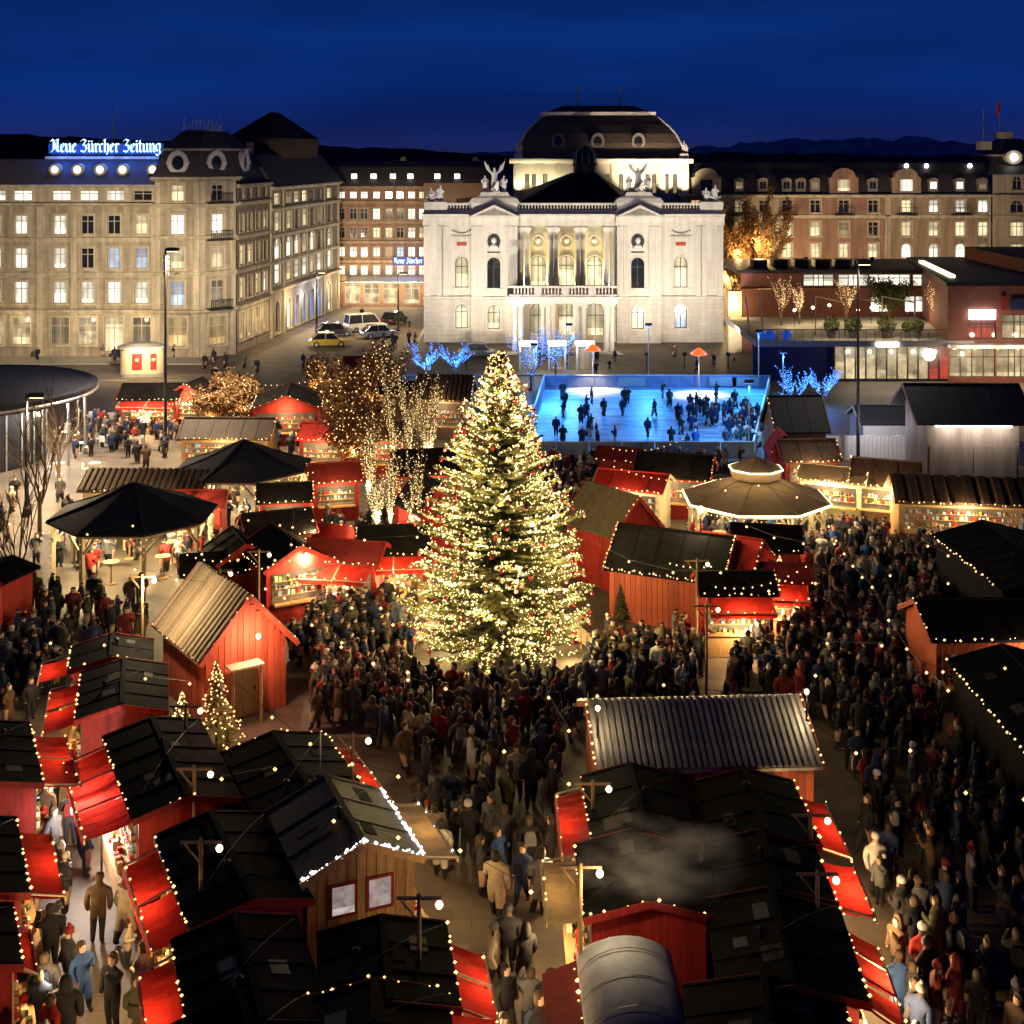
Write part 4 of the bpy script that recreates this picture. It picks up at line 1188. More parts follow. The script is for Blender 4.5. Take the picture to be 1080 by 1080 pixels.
for p in (803, 813, 830):
    MB().ball((xa(p), AY + 0.1, TZ + 1.0), 0.45, 8, 5).build('blue_glow_shrub', 'blue_glow', an)  # blue light on the shrubs is put in as their own glow
# terrace timber pergola posts
for p, lean in ((797, -0.4), (812, -0.4), (868, 0), (900, 0), (940, 0), (975, 0)):
    MB().tube((xa(p), AY + 3, TZ + 0.55), (xa(p) + lean, AY + 3, TZ + 4.2), 0.07, n=5).build('pergola_post', 'old_wood', an)
for a, b in ((868, 900), (900, 940), (940, 975)):
    MB().tube((xa(a), AY + 3, TZ + 4.2), (xa(b), AY + 3, TZ + 3.6), 0.06, n=5).build('pergola_beam', 'old_wood', an)

rb2 = thing('red_shop_building', 'dark red shop building with lit display windows at the right edge', 'building', (0, 0, 0))
SX0, SX1 = xa(998), xa(1130)
ops = [Op(xa(1034), 4.0, 2.6, 2.0, pane='shop_red', style='wide', trim=False), Op(xa(1075), 4.0, 3.4, 2.2, pane='shop_glow', style='wide', trim=False),
       Op(xa(1024), 0.5, 4.2, 2.7, pane='shop_glow', style='wide', trim=False), Op(xa(1069), 0.5, 3.4, 2.7, pane='shop_glow', style='wide', trim=False)]
facade(rb2, (0, AY - 0.4), 0, SX0, SX1, 0, zat(301, AY), ops, 'terracotta', 'terracotta', 'dark_frame')
MB().poly([(SX0, AY - 0.4, 3.86), (SX0, AY - 0.4, zat(301, AY)), (xa(958, 150), 150, zat(301, AY)), (xa(958, 150), 150, 3.86)]).build('wall', 'terracotta', rb2)
MB().hexa([(SX0 - 0.2, AY - 0.6, zat(301, AY) + 0.01), (SX1, AY - 0.6, zat(301, AY) + 0.01), (SX1, 150, zat(301, AY) + 0.01), (xa(958, 150) - 0.2, 150, zat(301, AY) + 0.01)],
          [(SX0 - 0.2, AY - 0.6, zat(301, AY) + 0.3), (SX1, AY - 0.6, zat(301, AY) + 0.3), (SX1, 150, zat(301, AY) + 0.3), (xa(958, 150) - 0.2, 150, zat(301, AY) + 0.3)]).build('roof', 'black_sheet', rb2)
MB().box(xa(1045, 140), xa(1110, 140), 131, 148, zat(301, AY) + 0.3, zat(301, AY) + 1.6).build('roof_block', 'terracotta', rb2)
MB().beam((xa(1020), AY + 4, zat(301, AY) + 0.45), (xa(984, 138), 142, zat(301, AY) + 0.45), 0.5, 0.25).build('skylight_strip', 'strip_warm', rb2)
MB().box(SX0 - 0.1, SX1, AY - 1.6, AY - 0.41, 3.3, 3.6).build('canopy', 'concrete', rb2)
MB().box(xa(1020), xa(1047), AY - 0.75, AY - 0.42, zat(336, AY), zat(326, AY)).build('light_sign', 'lamp_white', rb2)
MB().box(xa(1054), xa(1060), AY - 0.6, AY - 0.42, zat(326, AY), zat(311, AY)).build('wall_sign', 'maroon_fabric', rb2)
MB().box(xa(1064), xa(1084), AY - 0.6, AY - 0.42, zat(326, AY), zat(314, AY)).build('wall_sign', 'navy_shade', rb2)
for p in (1012, 1034, 1058, 1080):
    lamp(rb2, (xa(p), AY - 1.8, 3.0), 110, (1.0, 0.72, 0.4), 0.2)
    lamp(rb2, (xa(p), AY - 2.6, 4.0), 60, (1.0, 0.8, 0.6), 0.2)

# ------------------------------------------------------------------ floodlights that light the fronts
def floodlight(i, x, y, h, aim, watts, color, label, cone=1.5):
    t = thing('floodlight', label, 'floodlight', (x, y, 0), 0, 'floodlights on short masts before the buildings')
    MB().box(-0.2, 0.2, -0.2, 0.2, 0, 0.1).tube((0, 0, 0.1), (0, 0, h - 0.12), 0.05, n=6).build('mast', 'iron', t)
    MB().box(-0.2, 0.2, -0.13, 0.1, h - 0.1, h + 0.2).build('housing', 'iron', t)
    MB().box(-0.17, 0.17, 0.103, 0.115, h - 0.07, h + 0.17).build('lens', 'floodlight_lens', t)
    lamp(t, (0, 0.3, h + 0.05), watts, color, 0.25, spot=cone, aim=(aim[0] - x, aim[1] - y, aim[2]), blend=0.9)
for i, (px, ax, w) in enumerate(((452, 466, 4000), (492, 500, 3300), (532, 560, 3800), (682, 650, 3800), (722, 712, 3300), (768, 750, 4000))):
    x = (px - 540) * 127 / FPX
    floodlight(i, x, 127.0, 1.6, (xf(ax) + OX, OY, 10.5), w, (1.0, 0.88, 0.72), ['short mast floodlight facing the left corner of the opera', 'short mast floodlight facing the left wing of the opera', 'short mast floodlight left of the opera portico', 'short mast floodlight right of the opera portico', 'short mast floodlight facing the right wing of the opera', 'short mast floodlight facing the right corner of the opera'][i])
# roof floodlights of the opera's stage house and mansard
for p in (548, 566, 586, 660, 682, 702, 722):
    lamp(OPERA, (xs_(p), SY - 1.3, 15.9), 300, (1.0, 0.86, 0.62), 0.15, spot=1.9, aim=(xs_(p), SY, 19), blend=0.9, name='roof_flood')
for p in (560, 610, 665, 712):
    lamp(OPERA, (xs_(p), SY - 4.5, 16.2), 1500, (1.0, 0.80, 0.60), 0.2, spot=1.6, aim=(xs_(p), SY + 2, 23.5), blend=0.9, name='roof_flood')
def street_lamp(x, y, h, arm, watts, color, label, group='tall lamp masts on the square', spot=2.4, heads=()):
    t = thing('street_lamp', label, 'street lamp', (x, y, 0), 0, group)
    MB().lathe([(0.22, 0), (0.22, 0.5), (0.12, 0.6), (0.07, h)], 8).build('mast', 'iron', t)
    MB().box(min(0, arm), max(0, arm), -0.05, 0.05, h - 0.05, h + 0.05).box(arm - 0.45, arm + 0.45, -0.2, 0.2, h - 0.12, h + 0.12).build('arm', 'iron', t)
    MB().box(arm - 0.38, arm + 0.38, -0.15, 0.15, h - 0.16, h - 0.123).build('lens', 'lamp_glow', t)
    lamp(t, (arm, 0, h - 0.3), watts, color, 0.3, spot=spot, aim=(arm, 0.01, 0), blend=0.8)
    for k, (ax, ay, az, w, cone) in enumerate(heads):      # projector heads added to the mast to light the house fronts
        z = h - 0.55 - 0.4 * k
        MB().box(-0.16, 0.16, 0.08, 0.4, z - 0.14, z + 0.14).build('added_projector', 'iron', t)
        lamp(t, (0, 0.6, z), w, color, 0.25, spot=cone, aim=(ax - x, ay - y, az), blend=0.9)
x, y = gp(174.5, 475)
street_lamp(x, y, zat(263, y), 0.5, 12000, (1.0, 0.79, 0.52), 'tall dark lamp mast before the sandstone corner tower', heads=((-46, 136, 6, 29000, 0.85), (-33, 137, 6, 17000, 0.8), (-25, 160, 7, 26000, 0.5), (-12, 181, 8, 60000, 0.35)))
x, y = gp(905, 490)
street_lamp(x, y, zat(277, y), 0.4, 1800, (1.0, 0.85, 0.7), 'tall dark lamp mast beside the grey hut on the right')
for i, (px, py, w, lb) in enumerate(((334, 350, 1500, 'added slim street lamp beside the parked taxi'), (420, 352, 1500, 'added slim street lamp at the left corner of the opera'), (28, 545, 5200, 'added slim street lamp before the round pavilion'))):  # street lamps added to light the street and the left square
    x, y = gp(px, py)
    street_lamp(x, y, 7.0, 0.6, w, (1.0, 0.72, 0.38), lb, 'added slim street lamps along the road', spot=3.0)
for i, px in enumerate((850, 920, 990, 1060)):
    t = thing('floodlight', ['wall washer lamp on the annex roof, leftmost', 'wall washer lamp on the annex roof, second from left', 'wall washer lamp on the annex roof, third from left', 'wall washer lamp on the annex roof, rightmost'][i], 'floodlight', ((px - 540) * 150 / FPX, 150, 8.75 if px < 1000 else 9.2), 0, 'roof lamps lighting the apartment house')
    MB().box(-0.2, 0.2, -0.15, 0.15, 0, 0.35).build('housing', 'iron', t)
    MB().box(-0.17, 0.17, 0.153, 0.165, 0.05, 0.3).build('lens', 'floodlight_lens', t)
    lamp(t, (0, 0.5, 0.4), 900, (1.0, 0.76, 0.52), 0.25, spot=2.6, aim=(0, 12, 3), blend=0.9)

# ------------------------------------------------------------------ cars
def car(label, px, py, rz, paint, van=False):
    x, y = gp(px, py)
    t = thing('parked_car', label, 'van' if van else 'car', (x, y, 0), rz, 'vehicles on the street by the opera')
    Ln, W = (4.9, 1.9) if van else (4.4, 1.78)
    h1, h2 = (1.05, 2.0) if van else (0.85, 1.45)
    hw = W / 2
    def ring(xp, z0, z1, k=1.0):
        return [(xp, -hw * k, z0), (xp, hw * k, z0), (xp, hw * k * 0.97, z1), (xp, -hw * k * 0.97, z1)]
    MB().rings([ring(-Ln / 2, 0.4, h1 - 0.25, 0.86), ring(-Ln / 2 + 0.15, 0.3, h1 - 0.05, 0.96), ring(-Ln / 4, 0.26, h1), ring(Ln / 5, 0.26, h1), ring(Ln / 2 - 0.3, 0.3, h1 - 0.16, 0.96), ring(Ln / 2, 0.4, h1 - 0.35, 0.84)]).build('body', paint, t, False)
    a, b, c, d = (-Ln / 2 + 0.1, -Ln / 2 + 0.25, Ln / 5 - 0.1, Ln / 3.2) if van else (-Ln / 2 + 0.35, -Ln / 2 + 1.0, Ln / 9, Ln / 4)
    cab = MB()
    def r2(xp, z, k):
        return [(xp, -hw * k, z), (xp, hw * k, z)]
    lo = r2(a, h1 + 0.003, 0.93) + r2(d, h1 + 0.003, 0.93)[::-1]
    hi = r2(b, h2, 0.78) + r2(c, h2, 0.78)[::-1]
    cab.hexa(lo, hi)
    cab.build('cabin', 'glass_dark', t)
    MB().box(b - 0.05, c + 0.05, -hw * 0.79, hw * 0.79, h2 + 0.003, h2 + 0.05).build('roof', paint, t)
    pil_ = MB()
    for s in (-1, 1):
        for (p, q) in (((a, h1), (b, h2)), ((d, h1), (c, h2)), (((b + c) / 2, h1), ((b + c) / 2, h2))):
            pil_.tube((p[0], s * hw * 0.94, p[1]), (q[0], s * hw * 0.79, q[1]), 0.045, n=4)
    pil_.build('pillars', paint, t)
    for sx in (-1, 1):
        for sy in (-1, 1):
            wl_ = MB().tube((sx * Ln * 0.3, sy * (hw - 0.2), 0.31), (sx * Ln * 0.3, sy * (hw + 0.02), 0.31), 0.31, n=14).build('wheel', 'rubber', t)
            MB().tube((sx * Ln * 0.3, sy * (hw + 0.021), 0.31), (sx * Ln * 0.3, sy * (hw + 0.03), 0.31), 0.19, n=10).build('rim', 'steel', wl_)
    for sy in (-1, 1):
        MB().box(Ln / 2 - 0.1, Ln / 2 + 0.012, sy * hw * 0.62 - 0.16, sy * hw * 0.62 + 0.16, 0.5, 0.62).build('headlight', 'steel', t)
        MB().box(-Ln / 2 - 0.012, -Ln / 2 + 0.08, sy * hw * 0.62 - 0.15, sy * hw * 0.62 + 0.15, 0.55, 0.68).build('taillight', 'bauble_red', t)
    return t
tx = car('yellow taxi at the front of the parked vehicles', 347, 365, 0.12, 'taxi_yellow')
MB().box(-0.35, -0.05, -0.25, 0.25, 1.503, 1.65).build('roof_light', 'lamp_glow', tx)
car('dark car parked behind the yellow taxi', 353, 354, 0.2, 'car_dark')
car('white van on the street left of the opera', 385, 349, 0.5, 'car_white', True)
car('silver car parked beside the white van', 400, 356, 0.4, 'car_silver')
car('dark estate car on the street before pink building', 416, 341, 1.2, 'car_dark')
car('black car parked left of the opera portico', 505, 377, 0.1, 'car_dark')

# ------------------------------------------------------------------ poster kiosk
x, y = gp(150, 396)
ks = thing('poster_kiosk', 'cream lit poster kiosk with red panels before the sandstone building', 'kiosk', (x, y, 0), 0.15)
def capsule(hw, r, z, n=8):
    return [(hw + r * math.cos(t), r * math.sin(t), z) for t in [-PI / 2 + PI * k / n for k in range(n + 1)]] + [(-hw + r * math.cos(t), r * math.sin(t), z) for t in [PI / 2 + PI * k / n for k in range(n + 1)]]
MB().rings([capsule(1.0, 1.0, 0), capsule(1.0, 1.0, 2.55)]).build('wall', 'cream_panel', ks)
MB().rings([capsule(1.05, 1.2, 2.553), capsule(1.05, 1.25, 2.8), capsule(0.6, 0.7, 3.1)]).build('roof', 'concrete', ks)
MB().rings([capsule(1.0, 1.08, 0.003), capsule(1.0, 1.08, 0.3)]).build('plinth', 'concrete', ks)
for xx, w in ((-0.35, 0.45), (1.15, 0.28)):
    MB().box(xx - w, xx + w, -1.06, -1.0, 0.7, 2.2).build('poster', 'poster_red', ks)
    MB().ball((xx, -1.07, 1.6), 0.2, 8, 5).build('poster_print', 'cream_panel', ks)
lamp(ks, (-0.3, -2.2, 2.6), 120, (1.0, 0.78, 0.42), 0.2)
lamp(ks, (1.8, -2.0, 2.6), 60, (1.0, 0.78, 0.42), 0.2)

# ------------------------------------------------------------------ round pavilion at the left edge
rp = thing('round_pavilion', 'round glazed pavilion with wide dark flat roof at the left edge', 'pavilion', (-37.7, 90.5, 0))
MB().lathe([(8.6, 4.3), (9.0, 4.55), (9.05, 5.0), (8.7, 5.1), (8.3, 5.05), (0.5, 5.4)], 48).build('roof', 'navy_canvas', rp)
MB().lathe([(9.06, 4.52), (9.1, 4.56), (9.1, 4.66), (9.06, 4.7)], 48).build('roof_edge', 'steel', rp)
MB().lathe([(5.6, 0), (5.6, 4.29)], 28).build('glass_wall', 'glass_dark', rp)
for k in range(14):
    t = -PI * 0.62 + k * PI * 0.9 / 13
    MB().tube((5.66 * math.cos(t), 5.66 * math.sin(t), 0), (5.66 * math.cos(t), 5.66 * math.sin(t), 4.28), 0.06, n=5).build('mullion', 'steel', rp)
    if k % 2 == 0:
        MB().tube((8.2 * math.cos(t), 8.2 * math.sin(t), 0), (8.2 * math.cos(t), 8.2 * math.sin(t), 4.28), 0.09, n=8).build('post', 'steel', rp)
    if k % 3 == 1:
        MB().lathe([(0.3, 4.2), (0.3, 4.28)], 10, (7 * math.cos(t), 7 * math.sin(t))).build('ceiling_lamp', 'lamp_white', rp)
        lamp(rp, (7 * math.cos(t), 7 * math.sin(t), 4.0), 600, (1.0, 0.82, 0.62), 0.2)

# ------------------------------------------------------------------ ice rink
fy, ny = 118.0, 91.0
RXL0, RXL1 = gp(552, 480)[0], (574 - 540) * fy / FPX
RXR0, RXR1 = gp(792, 480)[0], (812 - 540) * fy / FPX
corner = [(RXL0, ny), (RXR0, ny), (RXR1, fy), (RXL1, fy)]
tag(MB().poly([(x, y, 0.03) for x, y in corner]).build('ice', 'ice'), kind='structure')
bd = thing('rink_board', 'low blue and white boards around the ice rink', 'barrier', (0, 0, 0))
for (xa1, ya1), (xb1, yb1) in zip(corner, corner[1:] + corner[:1]):
    ln = math.hypot(xb1 - xa1, yb1 - ya1)
    n = int(ln / 2.2)
    ang = math.atan2(yb1 - ya1, xb1 - xa1)
    pm = MB().box(0.03, ln / n - 0.03, -0.04, 0.04, 0.05, 1.08).mesh('panel', 'rink_board')
    for i in range(n):
        link('panel', pm, bd, (xa1 + (xb1 - xa1) * i / n, ya1 + (yb1 - ya1) * i / n, 0), ang)
    MB().box(0, ln, -0.06, 0.06, 1.083, 1.15).build('rail', 'white_paint', bd, loc=(xa1, ya1, 0), rz=ang)
bn_ = MB().box(0, 2.4, -0.14, -0.06, 0.2, 0.95)
for px in (652, 748, 772):
    bn_.build('banner', 'white_paint', bd, loc=((px - 540) * fy / FPX, fy, 0))
for i, (px, py, orange) in enumerate(((563, 430, False), (600, 402, False), (625, 409, True), (684, 402, False), (737, 414, True), (800, 412, False), (826, 440, False), (790, 482, False))):
    x, y = gp(px, py)
    h = 3.4 if orange else 5.2
    lb = ['rink lamp mast at the left side of the ice', 'rink lamp mast at the far left corner of the ice', 'orange glowing heat lamp at the far side of the ice, left one', 'rink lamp mast at the middle of the far boards', 'orange glowing heat lamp at the far side of the ice, right one', 'rink lamp mast at the far right corner of the ice', 'rink lamp mast at the right side of the ice', 'rink lamp mast at the near right corner of the ice'][i]
    t = thing('rink_lamp', lb, 'lamp', (x, y, 0), 0, 'lamp masts around the ice rink')
    MB().tube((0, 0, 0), (0, 0, h - 0.1), 0.05, n=6).build('mast', 'steel', t)
    if orange:
        MB().lathe([(0.75, h - 0.1), (0.7, h + 0.05), (0.25, h + 0.4), (0.1, h + 0.5)], 12).build('shade', 'orange_glow', t, True)
        MB().lathe([(0.4, h - 0.16), (0.4, h - 0.103)], 10).build('lens', 'lamp_glow', t)
        lamp(t, (0, -0.4, h - 0.35), 1300, (1.0, 0.62, 0.28), 0.2, spot=1.7, aim=(0, -1.2, 0), blend=0.9)
    else:
        MB().box(-0.3, 0.3, -0.15, 0.15, h - 0.1, h + 0.1).build('housing', 'iron', t)
        MB().box(-0.26, 0.26, -0.12, 0.12, h - 0.13, h - 0.103).build('lens', 'blue_bulb', t)
        cx, cy = (RXL0 + RXR0) / 2, 105
        lamp(t, (0, 0, h - 0.3), 2200, (0.05, 0.33, 1.0), 0.3, spot=2.7, aim=((cx - x) * 0.5, (cy - y) * 0.5, 0), blend=0.8)

# ================================================================== market huts
FOOT = []       # ground taken by huts: x, y, half w, half d, rz
def bulbs_along(mb, pts, step, r=0.05, jit=0.02):
    for a, b in zip(pts, pts[1:]):
        a, b = Vector(a), Vector(b)
        n = max(1, int((b - a).length / step))
        for i in range(n):
            if random.random() < 0.12:
                continue
            p = a.lerp(b, (i + 0.5 + random.uniform(-0.3, 0.3)) / n)
            mb.octa((p.x + random.uniform(-jit, jit), p.y + random.uniform(-jit, jit), p.z + random.uniform(-jit, jit) - 0.08 * math.sin(i * 0.7) ** 2), r * random.choice((0.6, 0.8, 1.0, 1.0, 1.25)))
def hang_lamp(parent, loc, watts=60, r=0.1, color=(1.0, 0.78, 0.45)):
    MB().ball(loc, r, 8, 5).build('lamp', 'lamp_glow', parent)
    lamp(parent, (loc[0], loc[1], loc[2] - r - 0.08), watts, color, 0.1)
HUTG = 'market huts with small bulbs on their roof edges'
PLANK = {}
def hut(label, x, y, w, d, rz, eave=2.5, rise=0.7, ridge='y', wall='red_paint', roof='tar_roof', awn='', awnm='red_awning', lights='LRFB', bulb='bulb', step=0.33, over=0.22,
        glow='', watts=45, planks='', rplanks=0, win='', door='', base='old_wood', drop=0.3, reach=1.15, name='market_hut', gable=True, br=0.043, apan=2, frontm=None, wz=0.0):
    t = thing(name, label, 'hut', (x, y, 0), rz, HUTG)
    FOOT.append((x, y, w / 2 + 0.15, d / 2 + 0.15, rz))
    hw, hd = w / 2, d / 2
    mb = MB()
    mb.box(-hw, hw, -hd, hd, 0, eave)
    if ridge == 'y' and rise > 0.05:
        mb.rings([[(-hw, yy, eave + 0.002), (hw, yy, eave + 0.002), (0, yy, eave + rise)] for yy in (-hd, hd)])
    elif ridge == 'x' and rise > 0.05:
        mb.rings([[(xx, -hd, eave + 0.002), (xx, hd, eave + 0.002), (xx, 0, eave + rise)] for xx in (-hw, hw)])
    wl_ = mb.build('wall', wall, t)
    # roof slabs
    rf = MB()
    th = 0.09
    Wd = 'w'
    if ridge == 'y':
        k = rise / hw
        prof = [(-hw - over, eave - over * k + 0.03), (0, eave + rise + 0.03), (hw + over, eave - over * k + 0.03)]
        y0, y1 = -hd - over, hd + over
        for (xa_, za), (xb_, zb) in zip(prof, prof[1:]):
            rf.hexa([(xa_, y0, za), (xb_, y0, zb), (xb_, y1, zb), (xa_, y1, za)], [(xa_, y0, za + th), (xb_, y0, zb + th), (xb_, y1, zb + th), (xa_, y1, za + th)])
        crn = {'L': [(prof[0][0], y0, prof[0][1]), (prof[0][0], y1, prof[0][1])], 'R': [(prof[2][0], y0, prof[2][1]), (prof[2][0], y1, prof[2][1])],
               'F': [(prof[0][0], y0 - 0.03, prof[0][1]), (0, y0 - 0.03, prof[1][1]), (prof[2][0], y0 - 0.03, prof[2][1])], 'B': [(prof[0][0], y1, prof[0][1] + 0.1), (0, y1, prof[1][1] + 0.1), (prof[2][0], y1, prof[2][1] + 0.1)]}
    elif ridge == 'x':
        k = rise / hd
        prof = [(-hd - over, eave - over * k + 0.03), (0, eave + rise + 0.03), (hd + over, eave - over * k + 0.03)]
        x0, x1 = -hw - over, hw + over
        for (ya, za), (yb, zb) in zip(prof, prof[1:]):
            rf.hexa([(x0, ya, za), (x1, ya, za), (x1, yb, zb), (x0, yb, zb)], [(x0, ya, za + th), (x1, ya, za + th), (x1, yb, zb + th), (x0, yb, zb + th)])
        crn = {'F': [(x0, prof[0][0], prof[0][1]), (x1, prof[0][0], prof[0][1])], 'B': [(x0, prof[2][0], prof[2][1] + 0.1), (x1, prof[2][0], prof[2][1] + 0.1)],
               'L': [(x0 - 0.03, prof[0][0], prof[0][1]), (x0 - 0.03, 0, prof[1][1]), (x0 - 0.03, prof[2][0], prof[2][1])], 'R': [(x1 + 0.03, prof[0][0], prof[0][1]), (x1 + 0.03, 0, prof[1][1]), (x1 + 0.03, prof[2][0], prof[2][1])]}
    roo = rf.build('roof', roof, t)
    # seams and ridge cap
    if rplanks:
        slopes = [(prof[0], prof[1]), (prof[1], prof[2])]
        for a, b in slopes:
            sl = math.hypot(b[0] - a[0], b[1] - a[1])
            ang = math.atan2(b[1] - a[1], b[0] - a[0])
            L_ = (y1 - y0) if ridge == 'y' else (x1 - x0)
            pw = L_ / rplanks
            me = MB().hexa([(0.02, -pw * 0.46, 0), (sl, -pw * 0.46, 0), (sl, pw * 0.46, 0), (0.02, pw * 0.46, 0)], [(0.02, -pw * 0.24, 0.085), (sl, -pw * 0.24, 0.085), (sl, pw * 0.24, 0.085), (0.02, pw * 0.24, 0.085)]).mesh('plank', roof)
            for i in range(rplanks):
                q = (y0 if ridge == 'y' else x0) + pw * (i + 0.5)
                po = link('plank', me, roo)
                if ridge == 'y':
                    po.location = (a[0], q, a[1] + th + 0.004 + random.uniform(0, 0.02))
                    po.rotation_euler = (0, -ang, 0)
                else:
                    po.location = (q, a[0], a[1] + th + 0.004 + random.uniform(0, 0.02))
                    po.rotation_euler = Matrix(((0, -1, 0), (1, 0, 0), (0, 0, 1))).to_3x3().to_euler()
                    po.rotation_euler = (Matrix.Rotation(PI / 2, 3, 'Z') @ Matrix.Rotation(-ang, 3, 'Y')).to_euler()
    else:
        sm = MB()
        if ridge == 'y':
            n = max(2, int((y1 - y0) / 1.0))
            for i in range(n + 1):
                q = y0 + 0.04 + (y1 - y0 - 0.08) * i / n
                for a, b in zip(prof, prof[1:]):
                    sm.beam((a[0], q, a[1] + th + 0.012), (b[0], q, b[1] + th + 0.012), 0.05, 0.03)
            sm.beam((0, y0, eave + rise + th + 0.05), (0, y1, eave + rise + th + 0.05), 0.16, 0.05)
        else:
            n = max(2, int((x1 - x0) / 1.0))
            for i in range(n + 1):
                q = x0 + 0.04 + (x1 - x0 - 0.08) * i / n
                for a, b in zip(prof, prof[1:]):
                    sm.beam((q, a[0], a[1] + th + 0.012), (q, b[0], b[1] + th + 0.012), 0.05, 0.03)
            sm.beam((x0, 0, eave + rise + th + 0.05), (x1, 0, eave + rise + th + 0.05), 0.16, 0.05)
        sm.build('roof_seam', roof, roo)
        if ridge == 'y' and y < 60:
            k_ = rise / hw
            for _ in range(3):
                sgn = random.choice((-1, 1))
                u, v = random.uniform(0.2, 0.75) * hw, random.uniform(-0.8, 0.5) * hd
                du, dv = random.uniform(0.25, 0.5), random.uniform(0.3, 0.8)
                def rz_(uu):
                    return eave + rise - uu * k_ + 0.03 + th + 0.005
                ua, ub = u - du / 2, u + du / 2
                MB().hexa([(sgn * ua, v, rz_(ua)), (sgn * ub, v, rz_(ub)), (sgn * ub, v + dv, rz_(ub)), (sgn * ua, v + dv, rz_(ua))],
                          [(sgn * ua, v, rz_(ua) + 0.012), (sgn * ub, v, rz_(ub) + 0.012), (sgn * ub, v + dv, rz_(ub) + 0.012), (sgn * ua, v + dv, rz_(ua) + 0.012)]).build('roof_patch', random.choice(('tar_roof', 'slate', 'brown_roof')), roo)
            vx, vy = random.uniform(-0.5, 0.5) * hw, random.uniform(-0.5, 0.5) * hd
            vz = eave + rise - abs(vx) * k_
            MB().tube((vx, vy, vz), (vx, vy, vz + 0.3), 0.05, n=8).lathe([(0.1, vz + 0.3), (0.1, vz + 0.33), (0.02, vz + 0.39)], 8, (vx, vy)).build('vent_pipe', 'iron', t)
            cb = MB()
            cp = catenary((-hw - 0.1, y0 + 0.4, eave + 0.2), (hw + 0.1, y1 - 0.3, eave + 0.2), -rise * 0.9, 8)
            for p, q in zip(cp, cp[1:]):
                cb.tube(p, q, 0.012, n=3, cap=False)
            cb.build('cable', 'iron', t)
    # bargeboards
    bb = MB()
    for s in 'FB' if ridge == 'y' else 'LR':
        bb = MB()
        pts = crn[s]
        off = -0.03 if s in 'FL' else 0.03
        for a, b in zip(pts, pts[1:]):
            if ridge == 'y':
                bb.beam((a[0], a[1] + off, a[2] + 0.03 - (0.1 if s == 'B' else 0)), (b[0], b[1] + off, b[2] + 0.03 - (0.1 if s == 'B' else 0)), 0.03, 0.18)
            else:
                bb.beam((a[0] + off, a[1], a[2] + 0.03), (b[0] + off, b[1], b[2] + 0.03), 0.03, 0.18)
        bb.build('bargeboard', wall, t)
    # bulbs
    if lights:
        lb = MB()
        for s in lights:
            lift = 0.17
            bulbs_along(lb, [(p[0], p[1], p[2] + lift - (0.1 if s == 'B' else 0)) for p in crn[s]], step, br)
        tag(lb.build('light_string', bulb, t), kind='stuff')
    # wall planks
    for s in planks:
        ln = w if s in 'FB' else d
        n = max(4, int(ln / 0.24))
        pw = ln / n
        for i in range(n):
            q = -ln / 2 + pw * (i + 0.5)
            key = (round(pw, 3), round(eave, 2), wall, s in 'FB')
            if key not in PLANK:
                PLANK[key] = MB().box(-pw * 0.46, pw * 0.46, -0.03, 0.003, 0.02, eave - 0.02).mesh('plank', wall)
            top = 1.0
            po = link('plank', PLANK[key], wl_)
            if s == 'F':
                po.location = (q, -hd - 0.004 - random.uniform(0, 0.02), 0)
            elif s == 'B':
                po.location = (q, hd + 0.004 + random.uniform(0, 0.02), 0)
                po.rotation_euler = (0, 0, PI)
            elif s == 'R':
                po.location = (hw + 0.004 + random.uniform(0, 0.02), q, 0)
                po.rotation_euler = (0, 0, PI / 2)
            else:
                po.location = (-hw - 0.004 - random.uniform(0, 0.02), q, 0)
                po.rotation_euler = (0, 0, -PI / 2)
            if ridge == 'y' and s in 'FB' and rise > 0.05:
                po.scale = (1, 1, (eave + rise * (1 - abs(q) / hw) - 0.05) / eave)
            if ridge == 'x' and s in 'LR' and rise > 0.05:
                po.scale = (1, 1, (eave + rise * (1 - abs(q) / hd) - 0.05) / eave)
    def on_side(s, mb_, name, m, par=t, u=0.0):
        """build something modelled for the front (facing -y, at y=0) on side s"""
        r = {'F': 0, 'R': PI / 2, 'B': PI, 'L': -PI / 2}[s]
        loc = {'F': (u, -hd, 0), 'R': (hw, u, 0), 'B': (-u, hd, 0), 'L': (-hw, -u, 0)}[s]
        return mb_.build(name, m, par, loc=loc, rz=r)
    def shelves(s, ln, top):
        sh, gd = MB(), MB()
        for zz in (1.3, 1.62, 1.94):
            if zz + 0.2 > top:
                break
            sh.box(-ln / 2, ln / 2, -0.16, -0.036, zz - 0.025, zz)
            q = -ln / 2 + 0.1
            while q < ln / 2 - 0.1:
                hgt, wd = random.uniform(0.07, 0.24), random.uniform(0.04, 0.09)
                mi = random.randint(0, 4)
                if random.random() < 0.55:
                    gd.box(q - wd, q + wd, -0.15, -0.05, zz + 0.002, zz + hgt, mi)
                else:
                    gd.lathe([(wd * 0.8, zz + 0.002), (wd * 0.8, zz + hgt * 0.7), (wd * 0.3, zz + hgt)], 6, (q, -0.1), mi)
                q += wd * 2 + random.uniform(0.01, 0.12)
        if sh.v:
            on_side(s, sh, 'shelf', 'pine_wood')
            tag(on_side(s, gd, 'goods', ['goods_warm', 'red_fabric', 'cream_panel', 'green_leaf', 'rink_board']), kind='stuff')
